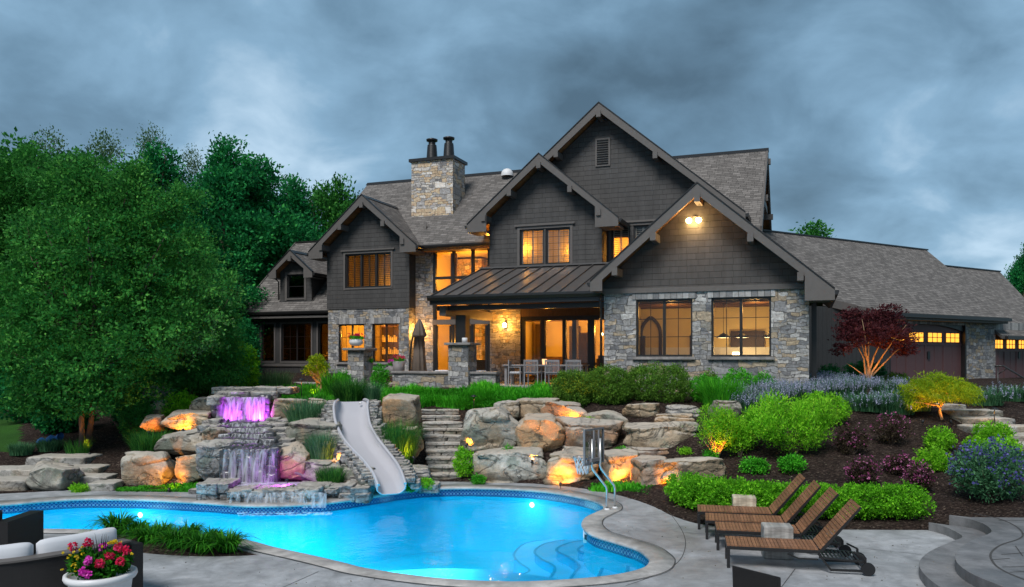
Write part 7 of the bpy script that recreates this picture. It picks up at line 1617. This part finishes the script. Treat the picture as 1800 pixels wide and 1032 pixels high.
lob = [px_l(a, b, w, h, Y2, p, dy, w) for a, b, w, h, dy in [(20,600,120,80,0), (-30,500,120,90,0), (60,450,110,90,.5), (20,370,110,80,0), (50,310,90,55,0), (-40,380,90,90,0), (120,520,80,80,0)]]
make_tree('broadleaf_tree', 'tall dark green tree filling the far left edge', 'tree', p, 76, lob, 2200, 26, .4, .13, LF['tree'], MT['bark'], 2.0, .18, 1, 9, inner=.4)
# woodland behind, each tree its own thing
FT = 'trees of the wood behind the garden'
protos = []
def ftree(seed, w, h, kind, label, loc, sc_=1):
    lf, nc, per, sz, cr_, inner = {'dark': ('forest', 1500, 30, .19, .55, .35), 'olive': ('olive', 900, 26, .11, .5, .55), 'light': ('tree', 700, 20, .2, .5, .3)}[kind]
    rg = np.random.default_rng(seed); lobes = []
    for i in range(15):
        t_ = i/14; a = rg.uniform(0, 6.28); rr_ = w*(.75*math.sin(math.pi*min(1, (t_*.86+.12)))**.8)
        lobes.append((math.cos(a)*rr_*.85, math.sin(a)*rr_*.85, h*(.20+.68*t_), w*rg.uniform(.36, .56)*(1.15-.45*t_), w*rg.uniform(.36, .56)*(1.15-.45*t_), h*rg.uniform(.09, .14)))
    lobes.append((0, 0, h*.93, w*.22, w*.22, h*.07))
    return make_tree('woodland_tree', label, 'tree', loc, seed, lobes, nc, per, cr_, sz, LF[lf], MT['bark'], h*.35, .22, 1, 10, FT, inner)
A = ftree(801, 3.4, 12, 'dark', 'tallest dark tree, its crown rising right of the olive treetops', (0, 0, 0)); B = ftree(802, 3.0, 10, 'dark', 'x', (0, 0, 0)); Cc = ftree(803, 2.6, 10, 'olive', 'x', (0, 0, 0)); D_ = ftree(804, 2.6, 9, 'light', 'x', (0, 0, 0))
used = set()
def place(pr, px, ytop, Y, h0, wsc, rz, label):
    x = X(px, Y); z = hz(x, Y); hh = Zp(ytop, Y)-z; s_ = hh/h0
    if pr.name not in used: used.add(pr.name); o = pr; o.location = (x, Y, z); o.rotation_euler = (0, 0, rz); o.scale = (s_*wsc, s_*wsc, s_); o['label'] = label
    else: o = copy_tree(pr, (x, Y, z), rz, (s_*wsc, s_*wsc, s_), label)
for a in [
 (A, 395, 243, 44, 12, .95, 0, 'tallest dark tree, its crown rising right of the olive treetops'), (B, 455, 278, 46, 10, .95, 1.1, 'dark tree overlapping right side of the tallest tree'),
 (B, 280, 258, 43, 10, .9, 2.2, 'dark tree in front of the pale olive treetop'), (A, 335, 330, 40, 12, 1.0, 2.9, 'dark tree below the gap between crowns'),
 (B, 515, 312, 50, 10, .8, .5, 'dark tree with sky gaps, left of the bright green one'), (D_, 600, 308, 52, 9, .72, 0, 'bright green tree just left of the main roof'),
 (D_, 558, 322, 55, 9, .8, 1.7, 'thin tree between sky gap tree and bright green tree'), (A, 440, 390, 47, 12, 1.2, 4.2, 'dark tree right behind the left wing roof'),
 (A, 500, 385, 54, 12, 1.3, .9, 'dark tree low behind dormer and left gable'), (B, 375, 440, 40, 10, 1.5, .3, 'dark tree low behind the pale green tree'),
 (Cc, 88, 232, 52, 10, .75, 0, 'sparse olive treetop near left edge'), (Cc, 190, 236, 54, 10, .9, 1.3, 'wide olive treetop between two dark crowns'), (Cc, 266, 226, 58, 10, .7, 2.6, 'pale olive umbrella shaped treetop'), (Cc, 335, 262, 58, 10, .6, 3.9, 'thin olive treetop left of the tallest dark tree'),
 (D_, 40, 240, 40, 9, 1.0, 4.0, 'bright treetop at the upper left corner of woods'), (D_, 130, 262, 36, 9, 1.0, 2.0, 'bright treetop above the multi stemmed tree'), (D_, 200, 300, 34, 9, 1.1, 5.0, 'bright crown behind the multi stemmed tree'), (B, 250, 380, 34, 10, 1.5, 5.5, 'shaded tree directly behind the multi stemmed tree'), (B, 100, 420, 36, 10, 1.6, 4.4, 'shaded tree behind the far left tree'), (A, -60, 260, 42, 12, 1.2, 3.3, 'dark tree cut by the left picture edge'),
 (D_, 620, 352, 60, 9, .9, 3.1, 'low bright tree touching the left gable roof'), (B, 600, 400, 58, 10, 1.4, 2.0, 'dark low tree behind left gable roof'),
 (D_, 1432, 388, 70, 9, 1.15, .4, 'feathery treetop peeking above garage ridge'), (B, 1810, 428, 62, 10, .62, .8, 'dark tree at the right picture edge beyond garage'), (B, 1860, 400, 64, 10, .8, 2.8, 'dark tree just outside right edge of garage roof')]:
    place(*a)
# undergrowth hiding the trunks on the left
for i, (bx, Y, l) in enumerate([((150,600,300,730), 27, 'dark undergrowth bush behind the left tree trunks'), ((-20,640,110,765), 25.5, 'dark undergrowth bush at the far left lawn edge'), ((60,700,140,775), 23.6, 'dark shrub left of the amber lit trunks'), ((195,690,290,760), 24, 'dark shrub right of the amber lit trunks'), ((300,640,380,700), 26, 'green shrub above the pale rock left of waterfall'), ((380,640,450,690), 29, 'dark shrub beside left wing corner'), ((400,560,450,660), 33, 'dark shrub against the left wing end')]):
    mound('undergrowth', l, 'shrub', bx, 700+i, 'forest' if i != 4 else 'tree', .11, nc=500, per=18, cr=.22, Y=Y, inner=.5)
